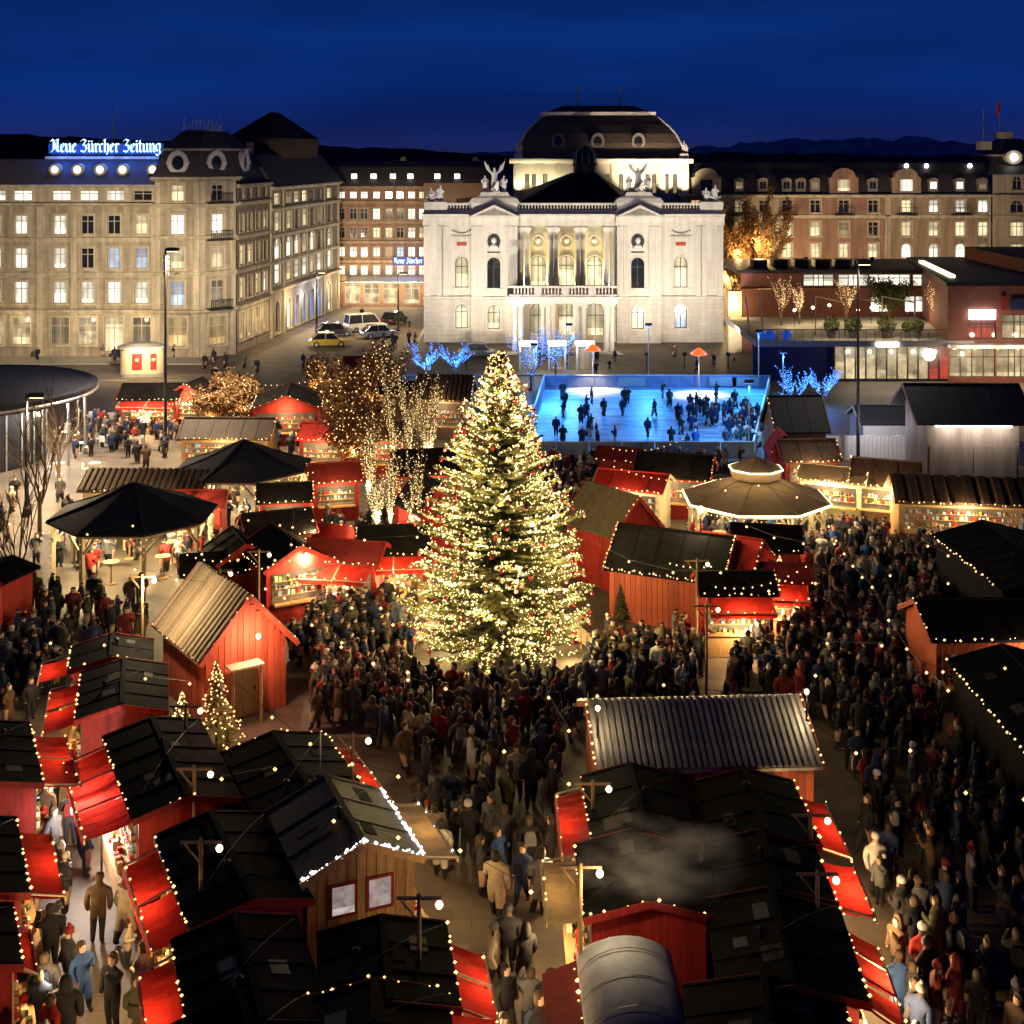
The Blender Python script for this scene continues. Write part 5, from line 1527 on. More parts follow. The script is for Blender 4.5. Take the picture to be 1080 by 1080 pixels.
    # awnings over the counters, with counter, goods and lamp
    for s in awn:
        ln = (w if s in 'FB' else d) - 0.1
        zt = eave - 0.12
        for i in range(apan):
            a0, a1 = -ln / 2 + i * ln / apan + 0.03, -ln / 2 + (i + 1) * ln / apan - 0.03
            dz = random.uniform(-0.06, 0.06)
            nseg = 5
            mb2 = MB()
            rows_ = []
            for jj in range(nseg + 1):
                f = jj / nseg
                rows_.append((-0.05 - reach * f, zt - (drop + dz) * f - 0.05 * math.sin(PI * f)))
            ns = max(4, int((a1 - a0) / 0.22))
            xs3 = [a0 + (a1 - a0) * q / ns for q in range(ns + 1)]
            ph = random.uniform(0, 6)
            def wob(q, f):
                return -0.05 * math.sin(PI * q / ns) * math.sin(PI * min(1, f + 0.15)) + 0.018 * math.sin(q * 2.3 + ph + 3 * f)
            mb2.rings([[(xx, yy, zz + wob(q, jj / nseg)) for q, xx in enumerate(xs3)] for jj, (yy, zz) in enumerate(rows_)], close=False, caps=False)
            ye, ze = rows_[-1]
            mb2.rings([[(xx, ye - 0.045, ze + 0.01) for xx in xs3], [(xx, ye - 0.06 - 0.01 * (q % 2), ze - 0.14 - 0.05 * (q % 2)) for q, xx in enumerate(xs3)]], close=False, caps=False)
            ao = on_side(s, mb2, 'awning', awnm)
            bar = MB().box(a0 - 0.02, a1 + 0.02, -0.05 - reach - 0.04, -0.05 - reach + 0.0, zt - drop - dz - 0.08, zt - drop - dz + 0.04)
            bar.beam((a0 - 0.01, -0.04, zt + 0.05), (a0 - 0.01, -0.05 - reach, zt - drop - dz + 0.05), 0.04, 0.04)
            bo_ = bar.build('awning_bar', 'pale_timber', ao)
        on_side(s, MB().box(-ln / 2, ln / 2, -0.55, -0.03, 0.92, 0.99).box(-ln / 2, ln / 2, -0.45, -0.03, 0.02, 0.918), 'counter', 'pine_wood')
        gd = MB()
        for i in range(int(ln / 0.22)):
            hgt = random.uniform(0.06, 0.3)
            xx = -ln / 2 + 0.12 + i * 0.22
            yy = random.uniform(-0.42, -0.18)
            if random.random() < 0.5:
                gd.box(xx - 0.07, xx + 0.07, yy - 0.07, yy + 0.07, 0.995, 0.995 + hgt, random.randint(0, 3))
            else:
                gd.lathe([(0.07, 0.995), (0.08, 0.995 + hgt * 0.6), (0.03, 0.995 + hgt)], 6, (xx, yy), random.randint(0, 3))
        tag(on_side(s, gd, 'goods', ['goods_warm', 'red_fabric', 'cream_panel', 'green_leaf']), kind='stuff')
        on_side(s, MB().box(-ln / 2 + 0.1, ln / 2 - 0.1, -0.035, -0.005, 1.0, zt - 0.15), 'hatch_glow', 'stall_glow')  # glowing panel on the wall stands in for the lit inside
        shelves(s, ln - 0.3, zt - 0.25)
        r = {'F': 0, 'R': PI / 2, 'B': PI, 'L': -PI / 2}[s]
        off = Matrix.Rotation(r, 3, 'Z') @ Vector((0, -0.95, zt - 0.95)) + {'F': Vector((0, -hd, 0)), 'R': Vector((hw, 0, 0)), 'B': Vector((0, hd, 0)), 'L': Vector((-hw, 0, 0))}[s]
        lamp(t, off, watts, WARM, 0.12)
        # strings of bulbs under the awning edge
        ab_ = MB()
        bulbs_along(ab_, [(-ln / 2, -0.05 - reach, zt - drop + 0.1), (ln / 2, -0.05 - reach, zt - drop + 0.1)], 0.5, br * 0.9)
        tag(on_side(s, ab_, 'light_string', bulb), kind='stuff')
    for s in glow:      # side without awning: a glowing panel stands in for the lit inside
        ln = (w if s in 'FB' else d) - 0.5
        on_side(s, MB().box(-ln / 2, ln / 2, -0.03, -0.005, 1.0, eave - 0.25), 'hatch_glow', 'stall_glow')
        shelves(s, ln - 0.1, eave - 0.3)
        on_side(s, MB().box(-ln / 2, ln / 2, -0.4, -0.035, 0.9, 0.98), 'counter', 'pine_wood')
        r = {'F': 0, 'R': PI / 2, 'B': PI, 'L': -PI / 2}[s]
        off = Matrix.Rotation(r, 3, 'Z') @ Vector((0, -0.9, eave - 0.15)) + {'F': Vector((0, -hd, 0)), 'R': Vector((hw, 0, 0)), 'B': Vector((0, hd, 0)), 'L': Vector((-hw, 0, 0))}[s]
        lamp(t, off, watts, WARM, 0.12)
    for s in win:       # small framed windows, two to a side
        ln = w if s in 'FB' else d
        for u in (-ln * 0.17, ln * 0.17):
            wn = on_side(s, MB().box(-0.36, -0.29, -0.09, -0.035, 1.25 + wz, 2.1 + wz).box(0.29, 0.36, -0.09, -0.035, 1.25 + wz, 2.1 + wz).box(-0.29, 0.29, -0.09, -0.035, 1.25 + wz, 1.32 + wz).box(-0.29, 0.29, -0.09, -0.035, 2.03 + wz, 2.1 + wz), 'window', frontm or 'red_paint', u=u)
            MB().box(-0.288, 0.288, -0.06, -0.037, 1.321 + wz, 2.029 + wz).build('pane', 'pane_frost' if wz else 'white_paint', wn)
    for s in door:
        dr = on_side(s, MB().box(-0.42, 0.42, -0.08, -0.035, 0.05, 2.0), 'door', 'pine_wood')
        MB().box(0.28, 0.34, -0.12, -0.081, 0.95, 1.1).build('handle', 'iron', dr)
    return t
def rp_(px, py, z=3.0):
    return gp(px, py, z)
A24 = math.radians(25)
# --- left foreground rows
def near(label, px, py, w, d, rz, z=3.0, **k):
    x, y = rp_(px, py, z)
    k.setdefault('rise', 0.3)
    k.setdefault('eave', 2.72)
    return hut(label, x, y, w, d, rz, **k)
near('small black-roofed hut at the far end of the left row', 118, 684, 2.5, 1.9, A24 * 0.6, awn='L', lights='LF', apan=1, watts=60)
near('black-roofed hut with red awnings below the log cabin side', 130, 722, 2.5, 3.6, A24 * 0.6, awn='L', lights='L', watts=70, apan=2)
near('long black-roofed hut with a bright white-lit counter on the left aisle', 178, 800, 2.6, 5.2, A24, awn='L', lights='LF', watts=150, apan=3, reach=1.35)
t_ = near('black-roofed hut with two red awnings beside the lit aisle floor', 243, 905, 2.6, 4.2, A24, awn='L', lights='L', watts=90, apan=2, reach=0.95)
near('nearest black-roofed hut of the left row, with one red awning', 262, 1022, 2.5, 3.6, A24 * 0.8, awn='L', lights='L', watts=110, apan=1, reach=0.9)
near('black-roofed hut with red end wall behind the left row', 236, 815, 0.9, 4.8, A24, lights='', rise=0.15, eave=2.3)
near('black-roofed hut with pale ridge board and wire star decoration', 314, 815, 2.8, 4.9, A24, awn='R', lights='RB', watts=60, apan=1, reach=0.9)
b2 = near('gabled olive-roofed hut edged with bright white lights', 362, 880, 2.8, 3.4, A24 * 0.9, eave=3.0, rise=0.6, wall='pine_wood', roof='olive_roof', wz=0.62, lights='FR', bulb='bulb_white', step=0.07, planks='F', win='F', awn='R', awnm='timber_flap', watts=70, apan=1, br=0.045)
near('flat black-roofed hut with long red awning in the bottom middle', 407, 1012, 2.6, 2.7, A24 * 0.35, awn='R', lights='R', watts=70, apan=2, reach=1.0, drop=0.5, rise=0.25)
near('dark-roofed hut cut off at the bottom edge left of middle', 395, 1085, 2.8, 2.4, 0.1, awn='R', lights='BR', watts=60, apan=1, rise=0.3)
near('dark-roofed hut cut off at the bottom left edge', 270, 1100, 2.6, 2.6, A24, lights='L', rise=0.3)
# far-left edge huts
near('black-roofed hut with red awning at the left edge, upper one', -18, 795, 2.6, 4.0, A24, awn='R', lights='R', watts=60, apan=2, reach=1.2)
near('black-roofed hut with red counter at the left edge, lower one', -42, 905, 2.6, 3.6, A24, awn='R', lights='R', watts=60, apan=1, reach=1.0)
near('red stall wall with bulbs at the far left edge', -50, 990, 2.4, 2.2, A24, awn='R', lights='R', watts=50, apan=1, reach=0.5)
near('small red stall with bulbs at the left edge near round pavilion', -6, 598, 2.4, 2.0, -0.3, awn='F', lights='F', watts=40, apan=1)
# cold white lamp panel added to brighten the left aisle floor
x, y = gp(92, 925)
wl2 = thing('added_aisle_lamp', 'added cold white lamp panel on a post in the left aisle', 'lamp', (x, y, 0), A24)
MB().box(-0.45, 0.45, -0.12, 0.12, 1.95, 2.05).build('panel', 'lamp_white', wl2)
MB().tube((0.4, 0, 0), (0.4, 0, 1.95), 0.03, n=5).build('post', 'iron', wl2)
lamp(wl2, (0.0, -0.1, 1.75), 260, (0.92, 0.94, 1.0), 0.2)
# --- right foreground rows
x, y = gp(732, 745, 3.6)
ch = hut('wide hut with corrugated metal roof and wooden wall', x, y, 6.3, 4.6, math.radians(3), eave=2.75, rise=0.95, ridge='x', wall='red_wood', roof='corrugated_metal', lights='LR', rplanks=34, planks='F', door='F', step=0.3)
hang_lamp(ch, (3.3, -1.0, 4.4), 34, 0.08)  # lamps on posts, added to warm the corrugated roof
hang_lamp(ch, (-3.2, -1.4, 4.2), 26, 0.08)
for xx, yy, zz in ((3.3, -1.0, 4.3), (-3.2, -1.4, 4.1)):
    MB().tube((xx, yy, 0), (xx, yy, zz), 0.035, n=5).build('lamp_post', 'iron', ch)
near('black-roofed hut with red flap behind the smoking hut', 672, 845, 2.4, 3.5, 0.02, awn='L', lights='L', watts=60, apan=1, reach=0.9)
c2 = near('black-roofed hut in cooking smoke with open wooden side shutter', 677, 918, 2.75, 2.9, 0.02, awn='L', awnm='timber_flap', lights='LF', watts=90, apan=1, reach=1.0, drop=0.1, rise=0.35)
near('black-roofed hut with bright red awning, upper one of the right row', 797, 848, 2.4, 3.1, 0.0, awn='R', lights='R', watts=60, apan=1, reach=1.0)
near('black-roofed hut with red awning and lit counter, middle of the right row', 812, 912, 2.4, 2.5, -0.03, awn='R', lights='R', watts=220, apan=1, reach=1.1)
near('black-roofed hut with crowded open shelves, lower in the right row', 825, 990, 2.8, 3.3, -0.06, awn='R', awnm='maroon_awning', lights='R', watts=220, apan=3, reach=1.0, drop=0.6)
near('black-roofed hut at the bottom edge below the right row', 812, 1085, 3.0, 2.7, -0.1, awn='R', lights='R', watts=90, apan=1, reach=0.8)
# silver barrel roof
x, y = rp_(668, 1033, 3.0)
sb_ = thing('barrel_roof_stall', 'stall with rounded grey tarpaulin roof at the bottom middle', 'stall', (x, y, 0), 0.03, HUTG)
FOOT.append((x, y, 1.3, 2.1, 0.03))
MB().box(-1.05, 1.05, -1.85, 1.85, 0, 2.3).build('wall', 'red_paint', sb_)
MB().rings([[(1.12 * math.cos(PI - PI * k / 10), yy, 2.3 + zs * math.sin(PI * k / 10)) for k in range(11)] for yy, zs in ((-1.95, 0.45), (-1.6, 0.72), (0, 0.78), (1.6, 0.72), (1.95, 0.45))]).build('roof', 'grey_tarp', sb_, True)
for yy in (-1.0, 0.0, 1.0):
    MB().rings([[(1.14 * math.cos(PI - PI * k / 10), y2, 2.31 + 0.79 * math.sin(PI * k / 10)) for k in range(11)] for y2 in (yy - 0.02, yy + 0.02)], caps=False).build('roof_rib', 'iron', sb_)
MB().hexa([(-1.9, -1.8, 2.0), (-1.1, -1.8, 2.3), (-1.1, 1.8, 2.3), (-1.9, 1.8, 2.0)], [(-1.9, -1.8, 2.04), (-1.1, -1.8, 2.34), (-1.1, 1.8, 2.34), (-1.9, 1.8, 2.04)]).build('awning', 'maroon_fabric', sb_)
lb_ = MB()
bulbs_along(lb_, [(-1.15, -1.8, 2.4), (-1.15, 1.8, 2.4)], 0.4)
tag(lb_.build('light_string', 'bulb', sb_), kind='stuff')
lamp(sb_, (-1.6, 0, 1.8), 50, WARM, 0.1)
# --- right edge
x, y = rp_(1075, 583, 3.2)
hut('large black-roofed hut at the right edge, farthest of three', x, y, 4.6, 7.6, 0.05, wall='tar_roof', lights='L', rise=0.6, eave=2.8, watts=40)  # black wall material stands in for the unlit wall
x, y = rp_(1065, 643, 3.2)
e2 = hut('black-roofed hut with red timber front and shuttered window at right edge', x, y, 7.0, 3.4, 0.03, eave=2.7, rise=0.8, ridge='x', wall='red_wood', lights='FL', planks='F', win='F', frontm='pine_wood', glow='F', watts=70)
x, y = rp_(1105, 735, 3.2)
hut('large black-roofed hut at the right edge, nearest of three', x, y, 3.6, 7.6, 0.0, wall='tar_roof', lights='L', rise=0.5, eave=2.8)  # wall blackened here too for want of light on it

# --- log cabin left of the tree
x, y = gp(236, 735)
lgc = hut('tall log cabin with wooden plank roof and glowing red front', x, y, 3.2, 4.2, math.radians(35), eave=2.7, rise=1.75, ridge='y', wall='red_wood', roof='old_wood', lights='FL', rplanks=15, planks='FL', step=0.45, over=0.35, door='F')
hang_lamp(lgc, (0, -3.2, 3.3), 190, 0.10, (1.0, 0.46, 0.30))
MB().box(-1.0, 0.3, -3.1, -2.5, 2.15, 2.22).build('porch_roof', 'old_wood', lgc)
for sx in (-0.9, 0.2):
    MB().tube((sx, -3.0, 0), (sx, -3.0, 2.15), 0.06, n=6).build('porch_post', 'old_wood', lgc)

# --- middle left cluster of red huts
def mid(label, px, py, w, d, rzd, **k):
    x, y = gp(px, py)
    k['watts'] = k.get('watts', 45) * 1.6
    return hut(label, x, y, w, d, math.radians(rzd), **k)
k1 = mid('red hut with a bright lamp on its gable left of the log cabin roof', 300, 642, 3.0, 3.6, 30, eave=2.5, rise=0.8, lights='FLR', glow='F', watts=60)
hang_lamp(k1, (0.3, -1.95, 2.9), 160, 0.13)
mid('small red hut with dark roof behind the log cabin', 252, 632, 2.4, 2.6, 25, eave=2.2, rise=0.7, lights='FR', watts=40)
mid('dark-roofed red hut behind the lamp-lit hut', 292, 610, 3.0, 2.4, 20, eave=2.5, rise=0.7, ridge='x', lights='F', glow='F', watts=40)
mid('low dark-roofed hut right of the front octagonal pavilion', 232, 640, 3.2, 2.0, 15, eave=1.9, rise=0.5, ridge='x', lights='F', watts=40)
mid('red hut with dark roof between the log cabin and the tree', 415, 628, 3.0, 2.6, 5, eave=2.4, rise=0.8, ridge='x', lights='FLR', awn='F', watts=80, apan=2)
mid('wide red-awning stall left of the tree', 366, 640, 3.2, 2.2, -10, eave=2.4, rise=0.55, ridge='x', lights='F', awn='F', watts=110, apan=2, roof='maroon_fabric')
mid('red gabled hut beside the lit birches', 452, 590, 2.2, 2.6, 30, eave=2.9, rise=1.2, lights='F', watts=50)
mid('dark-roofed hut behind the upper left of the tree', 448, 548, 3.4, 3.0, 10, eave=3.0, rise=0.9, ridge='x', lights='F', glow='F', watts=40)
mid('small red stall between the slender lit trees and rear pavilion', 352, 545, 2.6, 2.2, 15, eave=2.3, rise=0.7, ridge='x', roof='maroon_fabric', lights='FLR', glow='F', watts=70)
mid('red-roofed stall right of the rear octagonal pavilion', 345, 498, 3.0, 2.4, -8, eave=2.4, rise=0.7, ridge='x', roof='red_fabric', lights='FLR', glow='F', watts=70)
mid('brown-roofed stall behind the slender lit trees', 400, 500, 3.2, 2.4, 8, eave=2.5, rise=0.8, ridge='x', roof='brown_roof', lights='FLR', glow='F', watts=60)
mid('dark-roofed stall in the far row right of the red gable', 365, 440, 3.4, 2.6, -5, eave=2.4, rise=0.8, ridge='x', lights='FLR', glow='F', watts=60)
mid('red stall at the foot of the rear octagonal pavilion', 300, 566, 2.6, 2.0, 10, eave=2.2, rise=0.6, ridge='x', lights='FLR', glow='F', watts=60)
mid('maroon-roofed stall between the two octagonal pavilions', 212, 572, 2.4, 1.8, 0, eave=2.1, rise=0.6, ridge='x', roof='maroon_fabric', lights='F', glow='F', watts=60)
# red barrel canopy
x, y = gp(348, 604)
rbc = thing('barrel_canopy', 'red barrel-shaped canvas canopy behind the red huts', 'canopy', (x, y, 0), -0.3)
MB().rings([[(xx, 0.95 * math.cos(PI * k / 10), 1.5 + 0.95 * math.sin(PI * k / 10)) for k in range(11)] for xx in (-0.95, 0, 0.95)]).build('canvas', 'red_fabric', rbc, True)
for sx in (-0.9, 0.9):
    for sy in (-0.85, 0.85):
        MB().tube((sx, sy, 0), (sx, sy, 1.5), 0.04, n=5).build('post', 'iron', rbc)
lamp(rbc, (0, -1.8, 2.6), 90, WARM, 0.1)
# --- far left huts
mid('dark-roofed hut with red lit gable front in the far row', 304, 462, 4.6, 5.2, 6, eave=2.6, rise=0.9, lights='FLR', glow='F', watts=90, step=0.5)
mid('dark-roofed stall with white lit counter in the far row', 162, 452, 4.2, 3.2, 0, eave=2.5, rise=0.8, ridge='x', lights='F', awn='F', watts=160, apan=2)
mid('red-fronted stall with navy roof beside the white lit counter', 205, 450, 3.2, 2.8, -12, eave=2.5, rise=0.9, lights='F', glow='F', watts=100)
mid('long brown-roofed stall behind the rear octagonal pavilion', 243, 497, 5.6, 3.2, -2, eave=2.5, rise=0.9, ridge='x', roof='brown_roof', wall='pine_wood', lights='FR', glow='F', watts=90)
mid('long slatted-roof stall behind the front octagonal pavilion', 157, 556, 6.4, 3.0, -2, eave=2.4, rise=0.7, ridge='x', roof='brown_roof', wall='old_wood', lights='F', rplanks=20, watts=40)
mid('open timber hut with flat dark roof left of the plank-roofed hut', 424, 455, 3.2, 2.6, 12, eave=3.1, rise=0.5, ridge='x', wall='old_wood', lights='F', watts=40)
mid('tall hut with bulb-edged brown plank roof behind the tree top', 470, 458, 3.8, 3.6, -6, eave=2.9, rise=1.4, ridge='x', roof='brown_roof', wall='old_wood', lights='FLR', rplanks=12, glow='F', watts=60)
mid('dark shed with maroon roof at the far edge of the market', 385, 415, 3.4, 2.6, 5, eave=2.3, rise=0.8, ridge='x', roof='maroon_fabric', lights='F', watts=30)
# --- middle right cluster
mid('tall red gabled hut right beside the tree', 645, 610, 2.9, 3.4, 38, eave=2.8, rise=1.5, roof='olive_roof', lights='F', watts=50)
k2 = mid('long dark-roofed timber hall with bulbs along its eave', 712, 648, 5.0, 3.6, -24, eave=2.35, rise=1.35, ridge='x', wall='red_wood', lights='FRL', planks='F', step=0.16)
hang_lamp(k2, (1.2, 0.0, 4.9), 160, 0.16)
MB().tube((1.2, 0.0, 3.7), (1.2, 0.0, 4.8), 0.04, n=5).build('lamp_post', 'iron', k2)
mid('red gable-fronted hut at the end of the timber hall', 770, 652, 3.0, 2.6, 62, eave=2.5, rise=1.1, wall='red_paint', roof='red_fabric', lights='F', watts=60)
mid('red hut with bulb-lit counter and small blue awning print', 775, 680, 2.9, 2.0, 0, eave=2.5, rise=0.5, ridge='x', lights='FR', awn='F', watts=120, apan=1)
mid('red-awning stall with small lit tree beside it', 818, 664, 2.6, 1.8, -5, eave=2.4, rise=0.4, ridge='x', lights='F', awn='F', watts=90, apan=1, roof='maroon_fabric')
mid('dark-roofed hut behind the tan octagonal pavilion corner', 808, 622, 3.0, 2.4, -10, eave=2.3, rise=0.7, ridge='x', lights='F', watts=40)
mid('red-roofed stall with lit front before the crowd by the rink', 668, 558, 3.6, 2.6, -20, eave=2.5, rise=0.6, ridge='x', roof='red_fabric', lights='F', glow='F', watts=110, wall='pale_timber')
mid('dark-roofed hut with red gable beside the red-roofed stall', 712, 540, 4.0, 3.0, -15, eave=2.4, rise=0.9, ridge='x', lights='R', glow='F', watts=60)
mid('small red stall roof at the near edge of the rink', 655, 520, 2.4, 1.8, -18, eave=2.2, rise=0.5, ridge='x', roof='maroon_fabric', lights='F', watts=40)
# --- far right huts
mid('steep navy-roofed hut with lit corner strip right of the rink', 838, 494, 3.2, 3.4, 4, eave=2.9, rise=1.8, ridge='x', roof='navy_canvas', wall='old_wood', lights='L', step=0.4, watts=40)
mid('red hut with small gable below the steep navy roof', 850, 520, 3.2, 2.4, 4, eave=2.3, rise=0.9, ridge='x', roof='brown_roof', lights='FR', glow='F', watts=80)
mid('small red gabled hut beside the steep navy roof', 824, 512, 1.4, 1.8, 0, eave=2.3, rise=1.0, roof='red_fabric', lights='F', watts=30)
mid('brightly lit cream stall with bulb garlands behind the right crowd', 880, 545, 3.4, 2.6, -24, eave=2.3, rise=0.5, ridge='x', roof='tan_canvas', wall='cream_panel', lights='FLR', glow='F', watts=170, step=0.2)
mid('dark pyramid-roofed stall behind the lit cream stall', 935, 548, 3.4, 3.2, -20, eave=2.3, rise=1.0, ridge='x', roof='brown_roof', wall='pine_wood', lights='FL', glow='F', watts=120)
mid('long stall with striped dark roof and lit wooden front', 1012, 572, 6.8, 3.2, -8, eave=2.5, rise=0.9, ridge='x', roof='brown_roof', wall='pine_wood', lights='FR', glow='F', watts=140, rplanks=10)
g1 = mid('grey metal hut with a bright white strip light under its roof', 1013, 515, 5.5, 5.0, -2, eave=5.0, rise=1.4, ridge='x', roof='navy_canvas', wall='hut_cladding', lights='', over=0.8, name='equipment_hut')
MB().box(-2.3, 2.3, -2.68, -2.54, 4.36, 4.62).build('strip_light', 'strip_white', g1)
MB().box(0.03, 2.6, -2.56, -2.503, 0.05, 3.2).build('door', 'hut_cladding', g1)
MB().box(-2.6, -0.03, -2.56, -2.503, 0.05, 3.2).build('door', 'hut_cladding', g1)
for xx in (-1.5, 0.1, 1.7):
    lamp(g1, (xx, -3.2, 4.3), 55, (1.0, 0.95, 0.88), 0.2)
mid('low navy-roofed hut left of the grey metal hut', 932, 478, 3.8, 3.6, 0, eave=2.4, rise=0.8, ridge='x', roof='navy_canvas', wall='white_paint', lights='', watts=30)
# white fence
wf = thing('white_fence', 'white board fence between the rink and the grey metal hut', 'fence', (*gp(868, 486), 0), 0.02)
fm_ = MB().box(0.01, 0.27, -0.03, 0.03, 0.05, 1.7).mesh('board', 'white_paint')
for i in range(25):
    link('board', fm_, wf, (i * 0.28, 0, 0))
MB().box(0, 7, 0.032, 0.08, 0.3, 0.4).box(0, 7, 0.032, 0.08, 1.3, 1.4).build('rail', 'white_paint', wf)
lamp(wf, (3, -2.5, 3.0), 120, (0.95, 0.9, 1.0), 0.2)
wf2 = thing('white_fence', 'white board fence at the right edge behind the grey hut', 'fence', (*gp(1062, 492), 0), -0.02)
for i in range(9):
    link('board', fm_, wf2, (i * 0.28, 0, 0))
MB().box(0, 2.5, 0.032, 0.08, 0.3, 0.4).build('rail', 'white_paint', wf2)

# ------------------------------------------------------------------ octagonal timber pavilions
def pavilion(label, px, pyc, R, eave, apex, canvas, edge=False, watts=150, n=8, tier=False):
    x, y = gp(px, pyc, eave)
    t = thing('octagonal_pavilion', label, 'pavilion', (x, y, 0), PI / 8, 'open octagonal pavilions')
    FOOT.append((x, y, R * 0.3, R * 0.3, 0))
    MB().lathe([(R + 0.02, eave - 0.1), (R + 0.05, eave), (R * 0.55, eave + (apex - eave) * 0.42), (0.25, apex), (0.1, apex + 0.1)], n).build('roof', canvas, t)
    for k in range(n):
        a = 2 * PI * k / n
        c, s = math.cos(a), math.sin(a)
        po = MB().box(-0.1, 0.1, -0.1, 0.1, 0, eave - 0.12)
        po.beam((-0.08, 0, eave - 1.0), (-0.75, 0, eave - 0.2), 0.1, 0.1)
        po.beam((0, 0.08, eave - 1.0), (0, 0.75, eave - 0.2), 0.1, 0.1)
        po.beam((0, -0.08, eave - 1.0), (0, -0.75, eave - 0.2), 0.1, 0.1)
        po.build('post', 'pale_timber', t, loc=((R - 0.35) * c, (R - 0.35) * s, 0), rz=a)
        b = 2 * PI * (k + 1) / n
        rb_ = MB().beam(((R - 0.35) * c, (R - 0.35) * s, eave - 0.2), ((R - 0.35) * math.cos(b), (R - 0.35) * math.sin(b), eave - 0.2), 0.12, 0.16)
        rb_.build('ring_beam', 'pale_timber', t)
        lb_ = MB()
        bulbs_along(lb_, [((R - 0.3) * c, (R - 0.3) * s, eave - 0.34), ((R - 0.3) * math.cos(b), (R - 0.3) * math.sin(b), eave - 0.34)], 0.35, 0.04)
        bulbs_along(lb_, [((R - 0.2) * c, (R - 0.2) * s, 0.4), ((R - 0.2) * c, (R - 0.2) * s, eave - 0.4)], 0.3, 0.035)
        tag(lb_.build('light_string', 'bulb_soft', t), kind='stuff')
        hp = MB().beam((R * c, R * s, eave + 0.03), (R * 0.55 * c, R * 0.55 * s, eave + (apex - eave) * 0.42 + 0.03), 0.06, 0.05)
        hp.beam((R * 0.55 * c, R * 0.55 * s, eave + (apex - eave) * 0.42 + 0.03), (0.2 * c, 0.2 * s, apex + 0.03), 0.06, 0.05)
        hp.build('hip_seam', canvas, t)
        if edge:
            e = MB().beam((R * 1.02 * c, R * 1.02 * s, eave - 0.05), (R * 1.02 * math.cos(b), R * 1.02 * math.sin(b), eave - 0.05), 0.09, 0.09)
            e.build('light_strip', 'strip_warm', t)
    if tier:
        MB().lathe([(R * 0.34, apex - 0.25), (R * 0.36, apex + 0.25), (0.1, apex + 0.8)], n).build('upper_roof', canvas, t)
        for k in range(n):
            a, b = 2 * PI * k / n, 2 * PI * (k + 1) / n
            MB().beam((R * .37 * math.cos(a), R * .37 * math.sin(a), apex + 0.22), (R * .37 * math.cos(b), R * .37 * math.sin(b), apex + 0.22), 0.07, 0.07).build('light_strip', 'strip_warm', t)
    MB().ball((0, 0, eave - 0.5), 0.14, 8, 5).tube((0, 0, eave - 0.4), (0, 0, apex - 0.3), 0.02, n=4).build('lamp', 'lamp_glow', t)
    for k in range(4):
        a = PI / 4 + k * PI / 2
        lamp(t, (R * 0.62 * math.cos(a), R * 0.62 * math.sin(a), eave - 0.45), watts, (1.0, 0.74, 0.36), 0.12)
    if edge:
        for k in range(n):
            a = 2 * PI * (k + 0.5) / n
            lamp(t, (R * 1.1 * math.cos(a), R * 1.1 * math.sin(a), eave - 0.2), 35, (1.0, 0.78, 0.42), 0.15)
    if tier:
        for k in range(n):
            a = 2 * PI * (k + 0.5) / n
            lamp(t, (R * 0.47 * math.cos(a), R * 0.47 * math.sin(a), apex + 0.25), 7, (1.0, 0.78, 0.42), 0.1)
    # standing tables inside
    for k in range(5):
        a = 2 * PI * k / 5 + 0.3
        MB().lathe([(0.25, 0), (0.25, 0.03), (0.04, 0.06), (0.04, 1.05), (0.38, 1.06), (0.38, 1.1)], 10, (R * 0.5 * math.cos(a), R * 0.5 * math.sin(a))).build('table', 'pine_wood', t)
    return t
pavilion('open octagonal timber pavilion with black roof, the front one at left', 141, 541, 4.15, 2.9, 4.35, 'navy_canvas', watts=420)
pavilion('open octagonal timber pavilion with black roof, the rear one at left', 257, 491, 3.95, 2.9, 4.3, 'navy_canvas', watts=420)
pavilion('octagonal pavilion with tan canvas roof outlined by warm light strips', 797, 524, 3.85, 2.9, 4.2, 'tan_canvas', edge=True, tier=True, watts=160)

